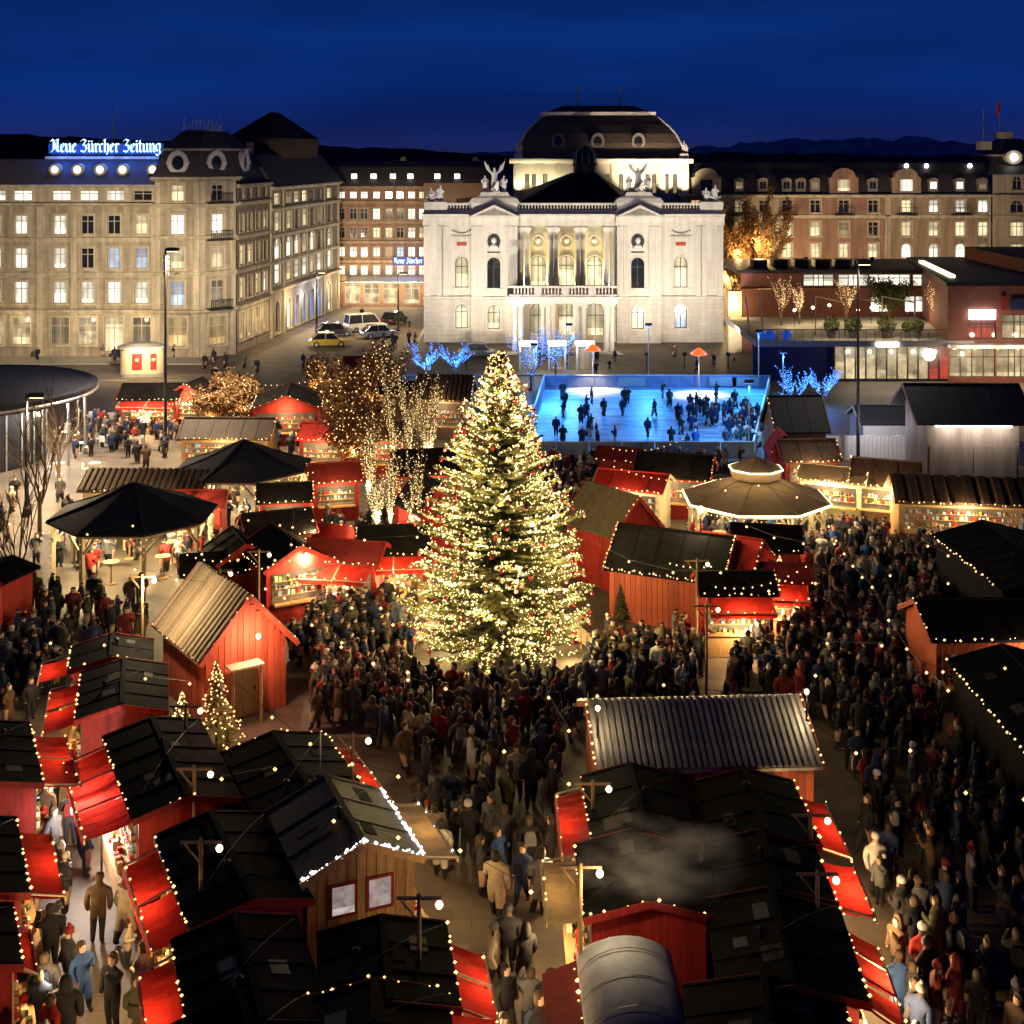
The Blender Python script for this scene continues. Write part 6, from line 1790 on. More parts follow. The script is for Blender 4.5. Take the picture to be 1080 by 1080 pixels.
# ================================================================== figures
def skin_mesh(name, pts, edges, radii, sub, root=0):
    me = bpy.data.meshes.new(name + '_rig')
    me.from_pydata(pts, edges, [])
    ob = bpy.data.objects.new(name + '_rig', me)
    COL.objects.link(ob)
    md = ob.modifiers.new('skin', 'SKIN')
    md.use_smooth_shade = True
    md.branch_smoothing = 0.3
    for i, r in enumerate(radii):
        sv = me.skin_vertices[0].data[i]
        sv.radius = (r if isinstance(r, tuple) else (r, r))
        sv.use_root = i == root
    if sub:
        ob.modifiers.new('sub', 'SUBSURF').levels = sub
    dg = bpy.context.evaluated_depsgraph_get()
    out = bpy.data.meshes.new_from_object(ob.evaluated_get(dg))
    out.name = name
    bpy.data.objects.remove(ob)
    bpy.data.meshes.remove(me)
    return out
def figure(name, arms='down', step=0.0, sub=0, long_coat=False):
    # front is -y; pelvis first
    P = [(0, 0, 0.95), (0, 0.01, 1.18), (0, 0.0, 1.40), (0, -0.01, 1.52), (0, -0.02, 1.59), (0, -0.02, 1.67), (0, 0.0, 1.745)]
    R_ = [(0.225, 0.185), (0.21, 0.17), (0.205, 0.155), 0.085, 0.09, 0.105, 0.06]
    E = [(0, 1), (1, 2), (2, 3), (3, 4), (4, 5), (5, 6)]
    for s in (-1, 1):
        b = len(P)
        P += [(s * 0.10, 0, 0.78), (s * 0.11, -0.03 - s * step * 0.5, 0.46), (s * 0.115, 0.02 - s * step, 0.09), (s * 0.125, -0.14 - s * step, 0.05)]
        R_ += [0.135 if not long_coat else 0.17, 0.09 if not long_coat else 0.135, 0.065, 0.055]
        E += [(0, b), (b, b + 1), (b + 1, b + 2), (b + 2, b + 3)]
    A = {'down': [(0.25, 0.0, 1.36), (0.30, 0.05, 1.10), (0.28, -0.07, 0.88), (0.27, -0.1, 0.79)],
         'fold': [(0.25, 0.0, 1.36), (0.29, 0.03, 1.12), (0.14, -0.22, 1.13), (0.06, -0.25, 1.16)],
         'cup': [(0.25, 0.0, 1.36), (0.28, -0.02, 1.12), (0.16, -0.26, 1.24), (0.11, -0.30, 1.31)],
         'phone': [(0.25, -0.02, 1.37), (0.27, -0.2, 1.27), (0.15, -0.32, 1.48), (0.11, -0.34, 1.54)],
         'up': [(0.25, 0.0, 1.38), (0.40, 0.0, 1.55), (0.46, -0.05, 1.85), (0.47, -0.06, 1.95)]}
    for s in (-1, 1):
        kind = arms if (s == 1 or arms in ('fold', 'up', 'down')) else 'down'
        b = len(P)
        P += [(s * x, y, z) for x, y, z in A[kind]]
        R_ += [0.105, 0.09, 0.072, 0.05]
        E += [(2, b), (b, b + 1), (b + 1, b + 2), (b + 2, b + 3)]
    return skin_mesh(name, P, E, R_, sub), [P[-5 + 1], P[-1]]
def dress(me, mats, hem=0.66):
    for m in mats:
        me.materials.append(M[m])
    for p in me.polygons:
        x, y, z = p.center
        if z > 1.53:
            mi = 1 if (y < -0.045 and z < 1.70) else 2
        elif abs(x) > 0.2 and z < 0.86:
            mi = 1
        elif z < 0.1:
            mi = 4
        elif z < hem:
            mi = 3
        else:
            mi = 0
        p.material_index = mi
PM = ['coat', 'skin', 'hair', 'trousers', 'shoe']
VAR = []
for i, (a, st, lc) in enumerate((('down', 0.0, False), ('down', 0.2, False), ('fold', 0.05, True), ('cup', 0.0, False), ('phone', 0.0, False), ('down', -0.22, True), ('cup', 0.12, True), ('fold', 0.0, False))):
    me, hand = figure('person', a, st, 1, lc)
    dress(me, PM, 0.4 if lc else 0.7)
    lo, _ = figure('person_far', a, st, 0, lc)
    VAR.append((me, lo, a))
cap_m = MB().lathe([(0.115, 1.655), (0.122, 1.68), (0.122, 1.72), (0.105, 1.775), (0.06, 1.81), (0.02, 1.825)], 10, (0, 0.0)).mesh('hat', 'coat', True)
pom_m = MB().lathe([(0.115, 1.655), (0.125, 1.68), (0.12, 1.72), (0.10, 1.78), (0.05, 1.81), (0.045, 1.83), (0.05, 1.86), (0.02, 1.89)], 10, (0, 0.0)).mesh('hat', 'coat', True)
hair_m = MB().rings([[(r * math.cos(t), 0.025 + r * math.sin(t) * (1.0 if math.sin(t) > 0 else 0.55), z) for t in [2 * PI * k / 10 for k in range(10)]] for r, z in ((0.10, 1.52), (0.118, 1.60), (0.122, 1.69), (0.10, 1.76), (0.04, 1.80))]).mesh('hair', 'hair', True)
hood_m = MB().rings([[(r * math.cos(t), 0.03 + r * math.sin(t) * (1.0 if math.sin(t) > 0 else 0.5), z) for t in [2 * PI * k / 10 for k in range(10)]] for r, z in ((0.16, 1.44), (0.15, 1.55), (0.14, 1.68), (0.11, 1.78), (0.04, 1.82))]).mesh('hood', 'coat', True)
pack_m = MB().rect_loft([(-0.15, 0.15, 0.12, 0.25, 0.98), (-0.17, 0.17, 0.11, 0.31, 1.05), (-0.16, 0.16, 0.11, 0.28, 1.3), (-0.11, 0.11, 0.12, 0.2, 1.4)]).mesh('backpack', 'coat')

# ---------------------------------------------------------------- statues on the opera house
def statue(parent, loc, sc, arms, wings=False, rz=0.0):
    me, _ = figure('statue', arms, 0.1, 1, True)
    me.materials.append(M['statue_stone'])
    o = link('statue', me, parent, loc, rz)
    o.scale = (sc,) * 3
    if wings:
        wm = MB()
        for s in (-1, 1):
            wm.rings([[(s * 0.08, 0.14, 1.25), (s * 0.12, 0.2, 1.45)], [(s * 0.35, 0.25, 1.35), (s * 0.4, 0.25, 1.8)], [(s * 0.6, 0.28, 1.6), (s * 0.75, 0.28, 2.2)], [(s * 0.72, 0.28, 2.1), (s * 0.82, 0.28, 2.4)]], close=False, caps=False)
            wm.rings([[(s * 0.08, 0.19, 1.25), (s * 0.12, 0.25, 1.45)], [(s * 0.35, 0.31, 1.35), (s * 0.4, 0.31, 1.8)], [(s * 0.6, 0.34, 1.6), (s * 0.75, 0.34, 2.2)], [(s * 0.72, 0.33, 2.1), (s * 0.82, 0.33, 2.4)]], close=False, caps=False)
        wm.build('wing', 'statue_stone', o)
def beast(parent, loc, s, rz):
    P = [(0, 0, 0.55), (0.45, 0, 0.6), (0.8, 0, 0.85), (1.0, 0, 1.2), (1.25, 0, 1.25), (-0.5, 0, 0.5), (-0.75, 0, 0.3), (0.5, 0.25, 0.25), (0.95, 0.25, 0.1), (0.5, -0.25, 0.25), (0.95, -0.25, 0.1), (-0.4, 0.3, 0.2), (0.0, 0.32, 0.1), (-0.4, -0.3, 0.2), (0.0, -0.32, 0.1), (-0.95, 0, 0.7)]
    E = [(0, 1), (1, 2), (2, 3), (3, 4), (0, 5), (5, 6), (1, 7), (7, 8), (1, 9), (9, 10), (5, 11), (11, 12), (5, 13), (13, 14), (6, 15)]
    R_ = [0.3, 0.33, 0.26, 0.22, 0.13, 0.3, 0.16, 0.16, 0.11, 0.16, 0.11, 0.18, 0.1, 0.18, 0.1, 0.08]
    me = skin_mesh('statue', P, E, R_, 1)
    me.materials.append(M['statue_stone'])
    o = link('statue', me, parent, loc, rz)
    o.scale = (s,) * 3
for a, b in ((1, 2), (3, 4)):
    cx = (E_[a] + E_[b]) / 2
    zz = zb1 + 1.2
    statue(OPERA, (cx, 0.3, zz), 1.55, 'up', True)
    statue(OPERA, (cx - 1.05, 0.2, zz - 0.35), 1.25, 'fold', False, 0.4)
    statue(OPERA, (cx + 1.05, 0.2, zz - 0.35), 1.25, 'cup', False, -0.4)
    beast(OPERA, (cx, -0.2, zz - 0.05), 1.0, -1.2)
for s, rz in ((0, 0.2), (5, PI - 0.2)):
    x = E_[s] + (1.3 if s == 0 else -1.3)
    beast(OPERA, (x - (0.2 if s == 0 else -0.2), 0.6, zb1 + 0.12), 0.95, rz)
    statue(OPERA, (x + 0.5, 0.5, zb1 - 0.2), 1.25, 'cup', False, 0.3)
    statue(OPERA, (x - 0.5, 0.5, zb1 - 0.5), 1.25, 'fold', False, -0.3)
for x in (sx0 + 0.6, sx1 - 0.6):
    MB().rect_loft([(x - 0.6, x + 0.6, SY - 0.3, SY + 0.9, zs_(167) + 0.003), (x - 0.5, x + 0.5, SY - 0.2, SY + 0.8, zs_(162))]).build('pedestal', 'statue_stone', OPERA)
    statue(OPERA, (x, SY + 0.3, zs_(162)), 0.95, 'fold')
    statue(OPERA, (x + 0.35, SY + 0.2, zs_(162) - 0.2), 0.8, 'cup')

# ================================================================== the lit Christmas tree
TXc, TYc = gp(526, 700)
TH = zat(371, TYc)
ct = thing('christmas_tree', 'tall fir tree covered in golden lights and pink baubles in the crowd', 'tree', (TXc, TYc, 0))
MB().lathe([(0.28, 0), (0.24, 2), (0.12, 8), (0.03, TH - 0.2)], 8).build('trunk', 'bark', ct)
rng = random.Random(11)
fol, bul, bb1 = MB(), MB(), [MB(), MB()]
def crown_r(z):
    return float(np.interp(z, (0, 0.5, 2.0, 4.0, 6.0, 8.0, 9.8, 11.2, TH), (3.0, 3.3, 3.65, 3.35, 2.8, 2.1, 1.45, 0.8, 0.12)))
z = 0.55
k = 0
while z < TH - 0.15:
    Rz = crown_r(z)
    nb_ = 6 + int(9 * Rz / 3.7)
    for j in range(nb_):
        k += 1
        ang = k * 2.39996 + rng.uniform(-0.25, 0.25)
        ln = Rz * rng.choice((rng.uniform(0.6, 0.95), rng.uniform(0.85, 1.05), rng.uniform(0.95, 1.2)))
        ca, sa = math.cos(ang), math.sin(ang)
        z0_ = z + rng.uniform(-0.12, 0.12)
        up = 0.10 + 0.35 * (z / TH)
        path = []
        for i in range(6):
            u = i / 5
            r = 0.05 + ln * u
            path.append(Vector((ca * r, sa * r, z0_ + ln * (0.05 * u - (0.30 - up) * u + 0.22 * u * u))))
        for p, q in zip(path, path[1:]):
            fol.tube(p, q, 0.02, 0.014, 3, 1, False)
        side_ = Vector((-sa, ca, 0))
        nt_ = max(4, int(ln * 8))
        for i in range(nt_):
            u = (i + 0.6) / nt_
            f = u * 5
            i0 = min(4, int(f))
            p = path[i0].lerp(path[i0 + 1], f - i0)
            tl = (0.18 + 0.42 * (1 - u)) * min(1.0, 0.45 + ln * 0.3) * rng.uniform(0.7, 1.2)
            fw = (path[i0 + 1] - path[i0]).normalized()
            for s in (-1, 1):
                d = (side_ * s * 0.8 + fw * 0.7 + Vector((0, 0, rng.uniform(-0.35, 0.2)))).normalized()
                tip = p + d * tl
                nrm = Vector((rng.uniform(-.3, .3), rng.uniform(-.3, .3), 1)).cross(d).normalized() * 0.09
                fol.poly([p - nrm * 0.5, p.lerp(tip, 0.55) - nrm, tip, p.lerp(tip, 0.55) + nrm, p + nrm * 0.5], 0)
                n2 = d.cross(nrm).normalized() * 0.06
                fol.poly([p - n2 * 0.4, p.lerp(tip, 0.5) - n2, tip, p.lerp(tip, 0.5) + n2], 0)
        # lights on the outer part of the branch
        nl = max(3, int(ln * 7.0 + (6.0 if z > TH * 0.6 else 0)))
        for i in range(nl):
            u = rng.uniform(0.42, 1.02) ** 0.8
            f = min(u, 1) * 5
            i0 = min(4, int(f))
            p = path[i0].lerp(path[i0 + 1], f - i0) + side_ * rng.uniform(-0.22, 0.22) + Vector((0, 0, rng.uniform(-0.02, 0.12)))
            bul.octa(p, rng.choice((0.018, 0.022, 0.026, 0.032, 0.042)))
        if rng.random() < 0.5:
            p = path[5] + Vector((ca * 0.04, sa * 0.04, -0.12))
            bb1[rng.randint(0, 1)].ball(p, 0.085, 7, 5)
    z += 0.17 + 0.10 * (Rz / 3.7)
fo = fol.build('foliage', ['needles', 'bark'], ct)
tag(fo, kind='stuff')
tag(bul.build('tree_lights', 'tree_bulb', ct), kind='stuff')
tag(bb1[0].build('baubles', 'bauble_red', ct, True), kind='stuff')
tag(bb1[1].build('baubles', 'bauble_pink', ct, True), kind='stuff')
for k in range(64):
    zz = 0.5 + (TH - 0.9) * (k / 64)
    a = k * 2.39996
    r = crown_r(zz) * 0.86 + 0.1
    lamp(ct, (r * math.cos(a), r * math.sin(a) , zz), (52 if zz < 2.5 else 90) * (0.45 + crown_r(zz) / 3.7), (1.0, 0.74, 0.32), 0.15, name='tree_light')
fn = thing('barrier_fence', 'low round fence about the foot of the lit fir tree', 'fence', (TXc, TYc, 0))
for k in range(28):
    a = 2 * PI * k / 28
    MB().box(-0.42, 0.42, -0.015, 0.015, 0.25, 0.9).box(-0.03, 0.03, -0.03, 0.03, 0, 0.95).build('panel', 'old_wood', fn, loc=(3.85 * math.cos(a), 3.85 * math.sin(a), 0), rz=a + PI / 2)
FOOT.append((TXc, TYc, 3.4, 3.4, 0))

# ---------------------------------------------------------------- trees wrapped in lights
def bare_tree(label, px, py, h, spread, nb_, bulbm, step, group, upright=0.8, watts=60, leafm=None, seed=0, name='lit_tree', wrap=0.05, nleaf=0, color=WARM, xyz=None, br=0.035):
    r_ = random.Random(seed)
    x, y = gp(px, py) if xyz is None else xyz[:2]
    t = thing(name, label, 'tree', (x, y, 0 if xyz is None else xyz[2]), 0, group)
    br_, bl_, lf_ = MB(), MB(), MB()
    MB().tube((0, 0, 0), (0, 0, h * 0.4), 0.035 * h ** 0.6 + 0.03, 0.03 * h ** 0.6 + 0.01, 7).build('trunk', 'bark', t)
    def grow(p, d, ln, rad, lev):
        n = 3
        for i in range(n):
            q = p + d * (ln / n)
            br_.tube(p, q, rad * (1 - 0.22 * i), rad * (1 - 0.22 * (i + 1)), 4, 0, False)
            if bulbm:
                bulbs_along(bl_, [p, q], step, br, wrap)
            if nleaf and lev >= 1:
                for _ in range(nleaf):
                    c = p.lerp(q, r_.random()) + Vector((r_.gauss(0, .22), r_.gauss(0, .22), r_.gauss(0, .2)))
                    a = Vector((r_.uniform(-1, 1), r_.uniform(-1, 1), r_.uniform(-1, 1))).normalized() * 0.13
                    b = a.orthogonal().normalized() * 0.08
                    lf_.poly([c - a, c - b, c + a, c + b])
            p = q
            d = (d + Vector((r_.uniform(-.2, .2), r_.uniform(-.2, .2), r_.uniform(-.02, .14 * upright)))).normalized()
            if lev < 2 and i >= 0:
                for _ in range(2 if lev == 0 else 1):
                    a = r_.uniform(0, 2 * PI)
                    nd = (d * (0.9 * upright + 0.2) + Vector((math.cos(a), math.sin(a), 0.25)) * (0.75 - 0.35 * upright)).normalized()
                    grow(p, nd, ln * 0.55, rad * 0.55, lev + 1)
    for i in range(nb_):
        a = 2 * PI * i / nb_ + r_.uniform(-.4, .4)
        d = Vector((math.cos(a) * spread / h, math.sin(a) * spread / h, upright)).normalized()
        grow(Vector((0, 0, h * (0.15 + 0.25 * r_.random()))), d, h * r_.uniform(0.5, 0.72), 0.012 * h, 0)
    br_.build('branches', 'bark', t)
    if bulbm:
        tag(bl_.build('tree_lights', bulbm, t), kind='stuff')
    if nleaf:
        tag(lf_.build('crown', leafm, t), kind='stuff')
    if watts:
        lamp(t, (0, -spread * (1.1 if name == 'street_tree' else 0.7), h * (0.88 if name == 'street_tree' else 0.6)), watts, color, 0.2, name='tree_light')  # for street trees an unseen lamp added in front to light the crown
    return t
BG = 'slender trees wrapped in bulbs left of the big tree'
names = ['leftmost of the slender trees wrapped in light', 'second slender lit tree from the left, short', 'tallest slender lit tree near the plank-roofed hut', 'thin lit tree before the dark-roofed hut', 'thin upright lit tree beside the red gable', 'wide lit tree in front of the slender group', 'slender lit tree closest to the big fir']
for i, (px, py, h) in enumerate(((388, 560, 4.2), (398, 590, 3.6), (414, 545, 6.2), (432, 540, 5.4), (452, 535, 5.8), (412, 604, 4.6), (438, 598, 4.4))):
    bare_tree(names[i], px, py, h, 0.42, 5, 'bulb_soft', 0.17, BG, 1.9, 80, seed=20 + i, br=0.03, wrap=0.09, color=(1.0, 0.78, 0.4))
RG = 'round trees with warm bulbs around the far huts'
names = ['bushy tree with red and gold bulbs behind slender lit trees', 'bushy bulb-lit tree right of the far red gable hut', 'bulb-lit tree at the left of the far red gable hut', 'bulb-lit tree behind the far market row', 'bulb-lit tree near the plank-roofed hut', 'small bulb-lit tree beside white-countered stall', 'low bulb-lit tree right of the lamp mast']
for i, (px, py, h, sp) in enumerate(((375, 520, 4.8, 1.7), (358, 462, 4.4, 1.6), (258, 452, 2.8, 1.0), (335, 428, 3.0, 1.2), (395, 455, 4.4, 1.4), (240, 447, 2.6, 0.9), (225, 458, 2.4, 0.9))):
    bare_tree(names[i], px, py, h, sp, 5, 'bulb', 0.9, RG, 0.8, 70, 'rusty_leaf', 40 + i, nleaf=9, br=0.05)
bare_tree('tall brown-leaved tree lit from the side right of the opera', 0, 0, 11.5, 5.0, 6, None, 1, 'trees beside the opera', 0.8, 1500, 'rusty_leaf', 61, 'street_tree', nleaf=60, xyz=((792 - 540) * 158 / FPX, 158, 0), color=(1.0, 0.62, 0.25))
bare_tree('smaller brown-leaved tree close to the opera corner', 0, 0, 10.5, 3.2, 5, None, 1, 'trees beside the opera', 0.8, 600, 'rusty_leaf', 62, 'street_tree', nleaf=50, xyz=((774 - 540) * 159 / FPX, 159, 0), color=(1.0, 0.62, 0.25))
for i, (px, py, h, lb) in enumerate(((42, 560, 5.5, 'bare young tree before the round pavilion, left one'), (62, 520, 5.5, 'bare young tree beside the round pavilion, right one'), (20, 640, 5.0, 'bare young tree at the left edge of the square'))):
    bare_tree(lb, px, py, h, 1.6, 4, None, 1, 'bare young trees on the square', 0.9, 0, None, 70 + i, 'young_tree')
# terrace planting
for i, (px, yy, h, lb) in enumerate(((824, 131, 3.4, 'lit bare tree on the terrace, left one'), (843, 132, 3.0, 'lit bare tree on the terrace, second from left'), (893, 133, 3.0, 'lit bare tree on the terrace before the brick wall'), (985, 130, 3.2, 'lit bare tree on the terrace, right end'))):
    bare_tree(lb, 0, 0, h, 1.0, 4, 'bulb', 0.4, 'small trees on the terrace', 1.0, 30, None, 80 + i, 'terrace_tree', xyz=((px - 540) * yy / FPX, yy, TZ + 0.55), br=0.03)
bare_tree('leafy dark green tree on the terrace', 0, 0, 3.6, 1.8, 5, None, 1, 'small trees on the terrace', 0.8, 0, 'green_leaf', 90, 'terrace_tree', nleaf=14, xyz=((937 - 540) * 133 / FPX, 133, TZ + 0.55))
def shrub(label, px, yy, r, z0_, group, m='green_leaf', n=420, seed=0):
    r_ = random.Random(seed)
    t = thing('potted_shrub', label, 'plant', ((px - 540) * yy / FPX, yy, z0_), 0, group)
    MB().lathe([(r * 0.45, 0), (r * 0.6, 0.6), (r * 0.65, 0.62)], 10).build('pot', 'terracotta_pot', t)
    f = MB()
    for _ in range(n):
        v = Vector((r_.gauss(0, 1), r_.gauss(0, 1), r_.gauss(0, 1))).normalized() * r * r_.uniform(0.55, 1.05)
        c = v + Vector((0, 0, 0.6 + r * 0.85))
        a = Vector((r_.uniform(-1, 1), r_.uniform(-1, 1), r_.uniform(-1, 1))).normalized() * 0.14
        b = a.orthogonal().normalized() * 0.09
        f.poly([c - a, c - b, c + a, c + b])
    tag(f.build('foliage', m, t), kind='stuff')
for i, (px, r, lb) in enumerate(((877, 0.75, 'round potted shrub on the terrace edge, leftmost'), (900, 0.75, 'round potted shrub on the terrace edge, by the mast'), (935, 0.85, 'largest round potted shrub on the terrace edge'), (957, 0.5, 'small potted shrub right of the largest one'), (968, 0.55, 'small potted shrub at the right end of the terrace'))):
    shrub(lb, px, AY + 1.2, r, TZ + 0.555, 'potted shrubs on the terrace', seed=i)
for i, (px, py, h, lb) in enumerate(((228, 792, 3.2, 'small lit fir beside the log cabin front'), (192, 775, 1.6, 'tiny lit fir at the foot of the log cabin'), (822, 645, 2.6, 'small lit fir beside the red-awning stall'), (655, 655, 1.8, 'dark small fir before the timber hall'))):
    x, y = gp(px, py)
    t = thing('small_fir_tree', lb, 'tree', (x, y, 0), 0, 'small firs among the huts')
    MB().tube((0, 0, 0), (0, 0, h * 0.9), 0.05, 0.01, 6).build('trunk', 'bark', t)
    f, bl = MB(), MB()
    r_ = random.Random(99 + i)
    for _ in range(520):
        zz = h * r_.uniform(0.08, 1.0)
        rr_ = (1 - zz / h) * h * 0.36 * r_.uniform(0.6, 1.05) + 0.02
        a = r_.uniform(0, 2 * PI)
        p0 = Vector((math.cos(a) * rr_ * 0.4, math.sin(a) * rr_ * 0.4, zz))
        p1 = Vector((math.cos(a) * rr_, math.sin(a) * rr_, zz - 0.06))
        sd_ = Vector((-math.sin(a), math.cos(a), 0.2)) * 0.06
        f.poly([p0, p0.lerp(p1, 0.5) - sd_, p1, p0.lerp(p1, 0.5) + sd_])
        if i < 3 and r_.random() < 0.3:
            bl.octa(p1, 0.035)
    tag(f.build('foliage', 'needles' if i < 3 else 'dark_needles', t), kind='stuff')
    if i < 3:
        tag(bl.build('tree_lights', 'bulb', t), kind='stuff')
        lamp(t, (0, -h * 0.5, h * 0.5), 25, WARM, 0.1)

# ================================================================== strings of bulbs over the market, wooden poles
def string(label, pts_px, zs, gap=2.0, sag=0.5, br=0.06):
    pts = [Vector((*gp(px, py), zz)) for (px, py), zz in zip(pts_px, zs)]
    t = thing('string_light', label, 'string light', pts[0], 0, 'strings of single bulbs above the market lanes')
    w, b = MB(), MB()
    for a, c in zip(pts, pts[1:]):
        ln = (c - a).length
        n = max(2, int(ln / gap))
        cp = [p - pts[0] for p in catenary(a, c, sag, n)]
        for p, q in zip(cp, cp[1:]):
            w.tube(p, q, 0.008, n=3, cap=False)
            b.octa(q + Vector((0, 0, -0.08)), br)
    w.build('wire', 'iron', t)
    tag(b.build('bulbs', 'bulb', t), kind='stuff')
def pole(label, px, py, h, lampw=0):
    x, y = gp(px, py)
    t = thing('wooden_pole', label, 'pole', (x, y, 0), 0, 'wooden poles between the huts')
    MB().tube((0, 0, 0), (0, 0, h), 0.06, 0.05, 7).build('post', 'pine_wood', t)
    MB().beam((-0.5, 0, h - 0.1), (0.5, 0, h - 0.1), 0.06, 0.06).beam((-0.4, 0, h - 0.15), (-0.03, 0, h - 0.6), 0.04, 0.04).build('arm', 'pine_wood', t)
    MB().ball((0.45, 0, h - 0.25), 0.09, 8, 5).build('lamp', 'lamp_glow', t)
    if lampw > 1000:
        lamp(t, (0.45, -0.15, h - 0.42), lampw * (0.22 if lampw > 1200 else 0.05), (1.0, 0.78, 0.45), 0.1)
for i, (px, py, h, w, lb) in enumerate(((205, 955, 3.9, 90, 'wooden pole with lamp between the two left aisle huts'), (212, 1065, 4.2, 90, 'wooden pole with lamp over the nearest left hut'), (372, 930, 4.3, 70, 'pale wooden pole above the star-decorated hut'), (442, 1150, 4.4, 60, 'wooden pole with lamp at the bottom middle'), (196, 870, 3.8, 60, 'wooden pole beside the white-lit counter'), (625, 960, 3.6, 60, 'wooden pole at the corner of the smoking hut'), (855, 1000, 3.6, 80, 'wooden pole at the lit counter of the right row'), (862, 1085, 3.8, 80, 'wooden pole beside the open shelves'), (612, 1120, 4.6, 1001, 'wooden pole beside the rounded grey roof'), (232, 690, 3.6, 50, 'wooden pole behind the log cabin'), (273, 672, 3.8, 90, 'wooden pole before the lamp-lit red hut'), (735, 690, 4.0, 60, 'pole with bulb at the corner of the timber hall'), (745, 735, 3.6, 40, 'pole in the crowd below the timber hall'), (150, 752, 5.2, 1300, 'added tall lamp pole lighting the log cabin roof from the left'))):  # last pole is added to light the log cabin roof
    pole(lb, px, py, h, w)
S = [([(300, 720), (480, 810), (640, 760)], (5, 5, 4)), ([(330, 780), (470, 900), (600, 980)], (4.5, 5, 4)), ([(250, 860), (420, 1000), (560, 1120)], (4.2, 4.6, 4)), ([(100, 700), (330, 760), (560, 850)], (4.5, 5, 5)),
     ([(0, 640), (140, 660), (290, 690)], (4, 4.5, 4)), ([(0, 760), (110, 800), (200, 850)], (4, 4, 4)), ([(760, 640), (880, 700), (1000, 720)], (4.5, 5, 4)), ([(820, 760), (930, 820), (1060, 830)], (4, 4.5, 4)),
     ([(850, 900), (960, 960), (1080, 1000)], (4, 4.5, 4)), ([(880, 580), (940, 640), (1000, 700)], (4.5, 5, 4.5)), ([(620, 680), (760, 740), (860, 720)], (4.5, 5, 4)), ([(560, 860), (700, 860), (860, 860)], (4.5, 4.2, 4.5)),
     ([(230, 620), (330, 650), (440, 660)], (4, 4.4, 4)), ([(180, 940), (290, 980), (420, 1060)], (4, 4.4, 4.2)), ([(860, 620), (920, 760), (1000, 880)], (4.5, 5, 4.5)), ([(700, 590), (800, 620), (880, 610)], (4.5, 5, 4.5)), ([(480, 760), (560, 830), (600, 920)], (4.6, 5, 4.2)), ([(310, 640), (300, 760), (430, 860)], (4.6, 4.6, 4.6))]
lbs = ['bulb string from the log cabin across to the corrugated hut', 'bulb string over the middle lane', 'bulb string over the white-edged gabled hut', 'bulb string over the star-decorated hut', 'bulb string over the left crowd', 'bulb string over the left aisle', 'bulb string over the right crowd, upper', 'bulb string over the right crowd, middle', 'bulb string over the right crowd, lowest', 'bulb string behind the far right crowd', 'bulb string before the timber hall', 'bulb string over the smoking hut', 'bulb string over the red huts', 'bulb string over the nearest left huts', 'bulb string running down the right crowd', 'bulb string beside the tan pavilion', 'bulb string right of the middle lane', 'bulb string left of the middle crowd']
for (p, zz), lb in zip(S, lbs):
    string(lb, p, zz, 1.9, 0.5)
# close-set garlands over the middle lanes
gl = [([(175, 480), (250, 450)], (3.6, 3.6), 'garland of small bulbs left of the far red gable hut'), ([(250, 455), (345, 448)], (3.8, 3.8), 'garland of small bulbs before the far red gable hut'), ([(345, 470), (440, 470)], (4.2, 4.0), 'garland of small bulbs behind the slender lit trees'),
      ([(330, 525), (430, 520)], (3.8, 4.0), 'garland of small bulbs above the red-roofed stalls'), ([(240, 600), (330, 610)], (3.4, 3.6), 'garland of small bulbs between rear pavilion and red huts'), ([(330, 625), (440, 625)], (3.7, 3.6), 'garland of small bulbs over the wide red-awning stall'),
      ([(180, 650), (270, 665)], (3.2, 3.4), 'garland of small bulbs behind the log cabin ridge'), ([(640, 560), (760, 575)], (3.8, 3.6), 'garland of small bulbs behind the timber hall'), ([(660, 640), (750, 680)], (3.2, 3.4), 'garland of small bulbs along the timber hall front'),
      ([(745, 700), (850, 680)], (3.3, 3.4), 'garland of small bulbs over the bulb-lit red counter'), ([(860, 570), (960, 570)], (3.4, 3.4), 'garland of small bulbs before the cream stall'), ([(640, 530), (720, 520)], (3.4, 3.4), 'garland of small bulbs over the red-roofed rink stall'),
      ([(90, 610), (200, 612)], (3.0, 3.0), 'garland of small bulbs before the front pavilion'), ([(190, 553), (330, 553)], (3.0, 3.0), 'garland of small bulbs before the rear pavilion')]
for p, zz, lb in gl:
    string(lb, p, zz, 0.42, 0.45, 0.04)
# wire star on the hut roof
x, y = rp_(338, 838, 3.2)
ws = thing('wire_star', 'thin wire star decoration on a mast over black hut roof', 'decoration', (x, y, 3.25))
MB().tube((0, 0, 0), (0, 0, 1.7), 0.02, n=5).build('mast', 'steel', ws)
wsr = MB()
for k in range(7):
    a = PI * (0.08 + 0.84 * k / 6)
    wsr.tube((0, 0, 0.1), (0.42 * math.cos(a), 0, 0.1 + 0.42 * math.sin(a)), 0.012, n=4)
wsr.build('rays', 'steel', ws)

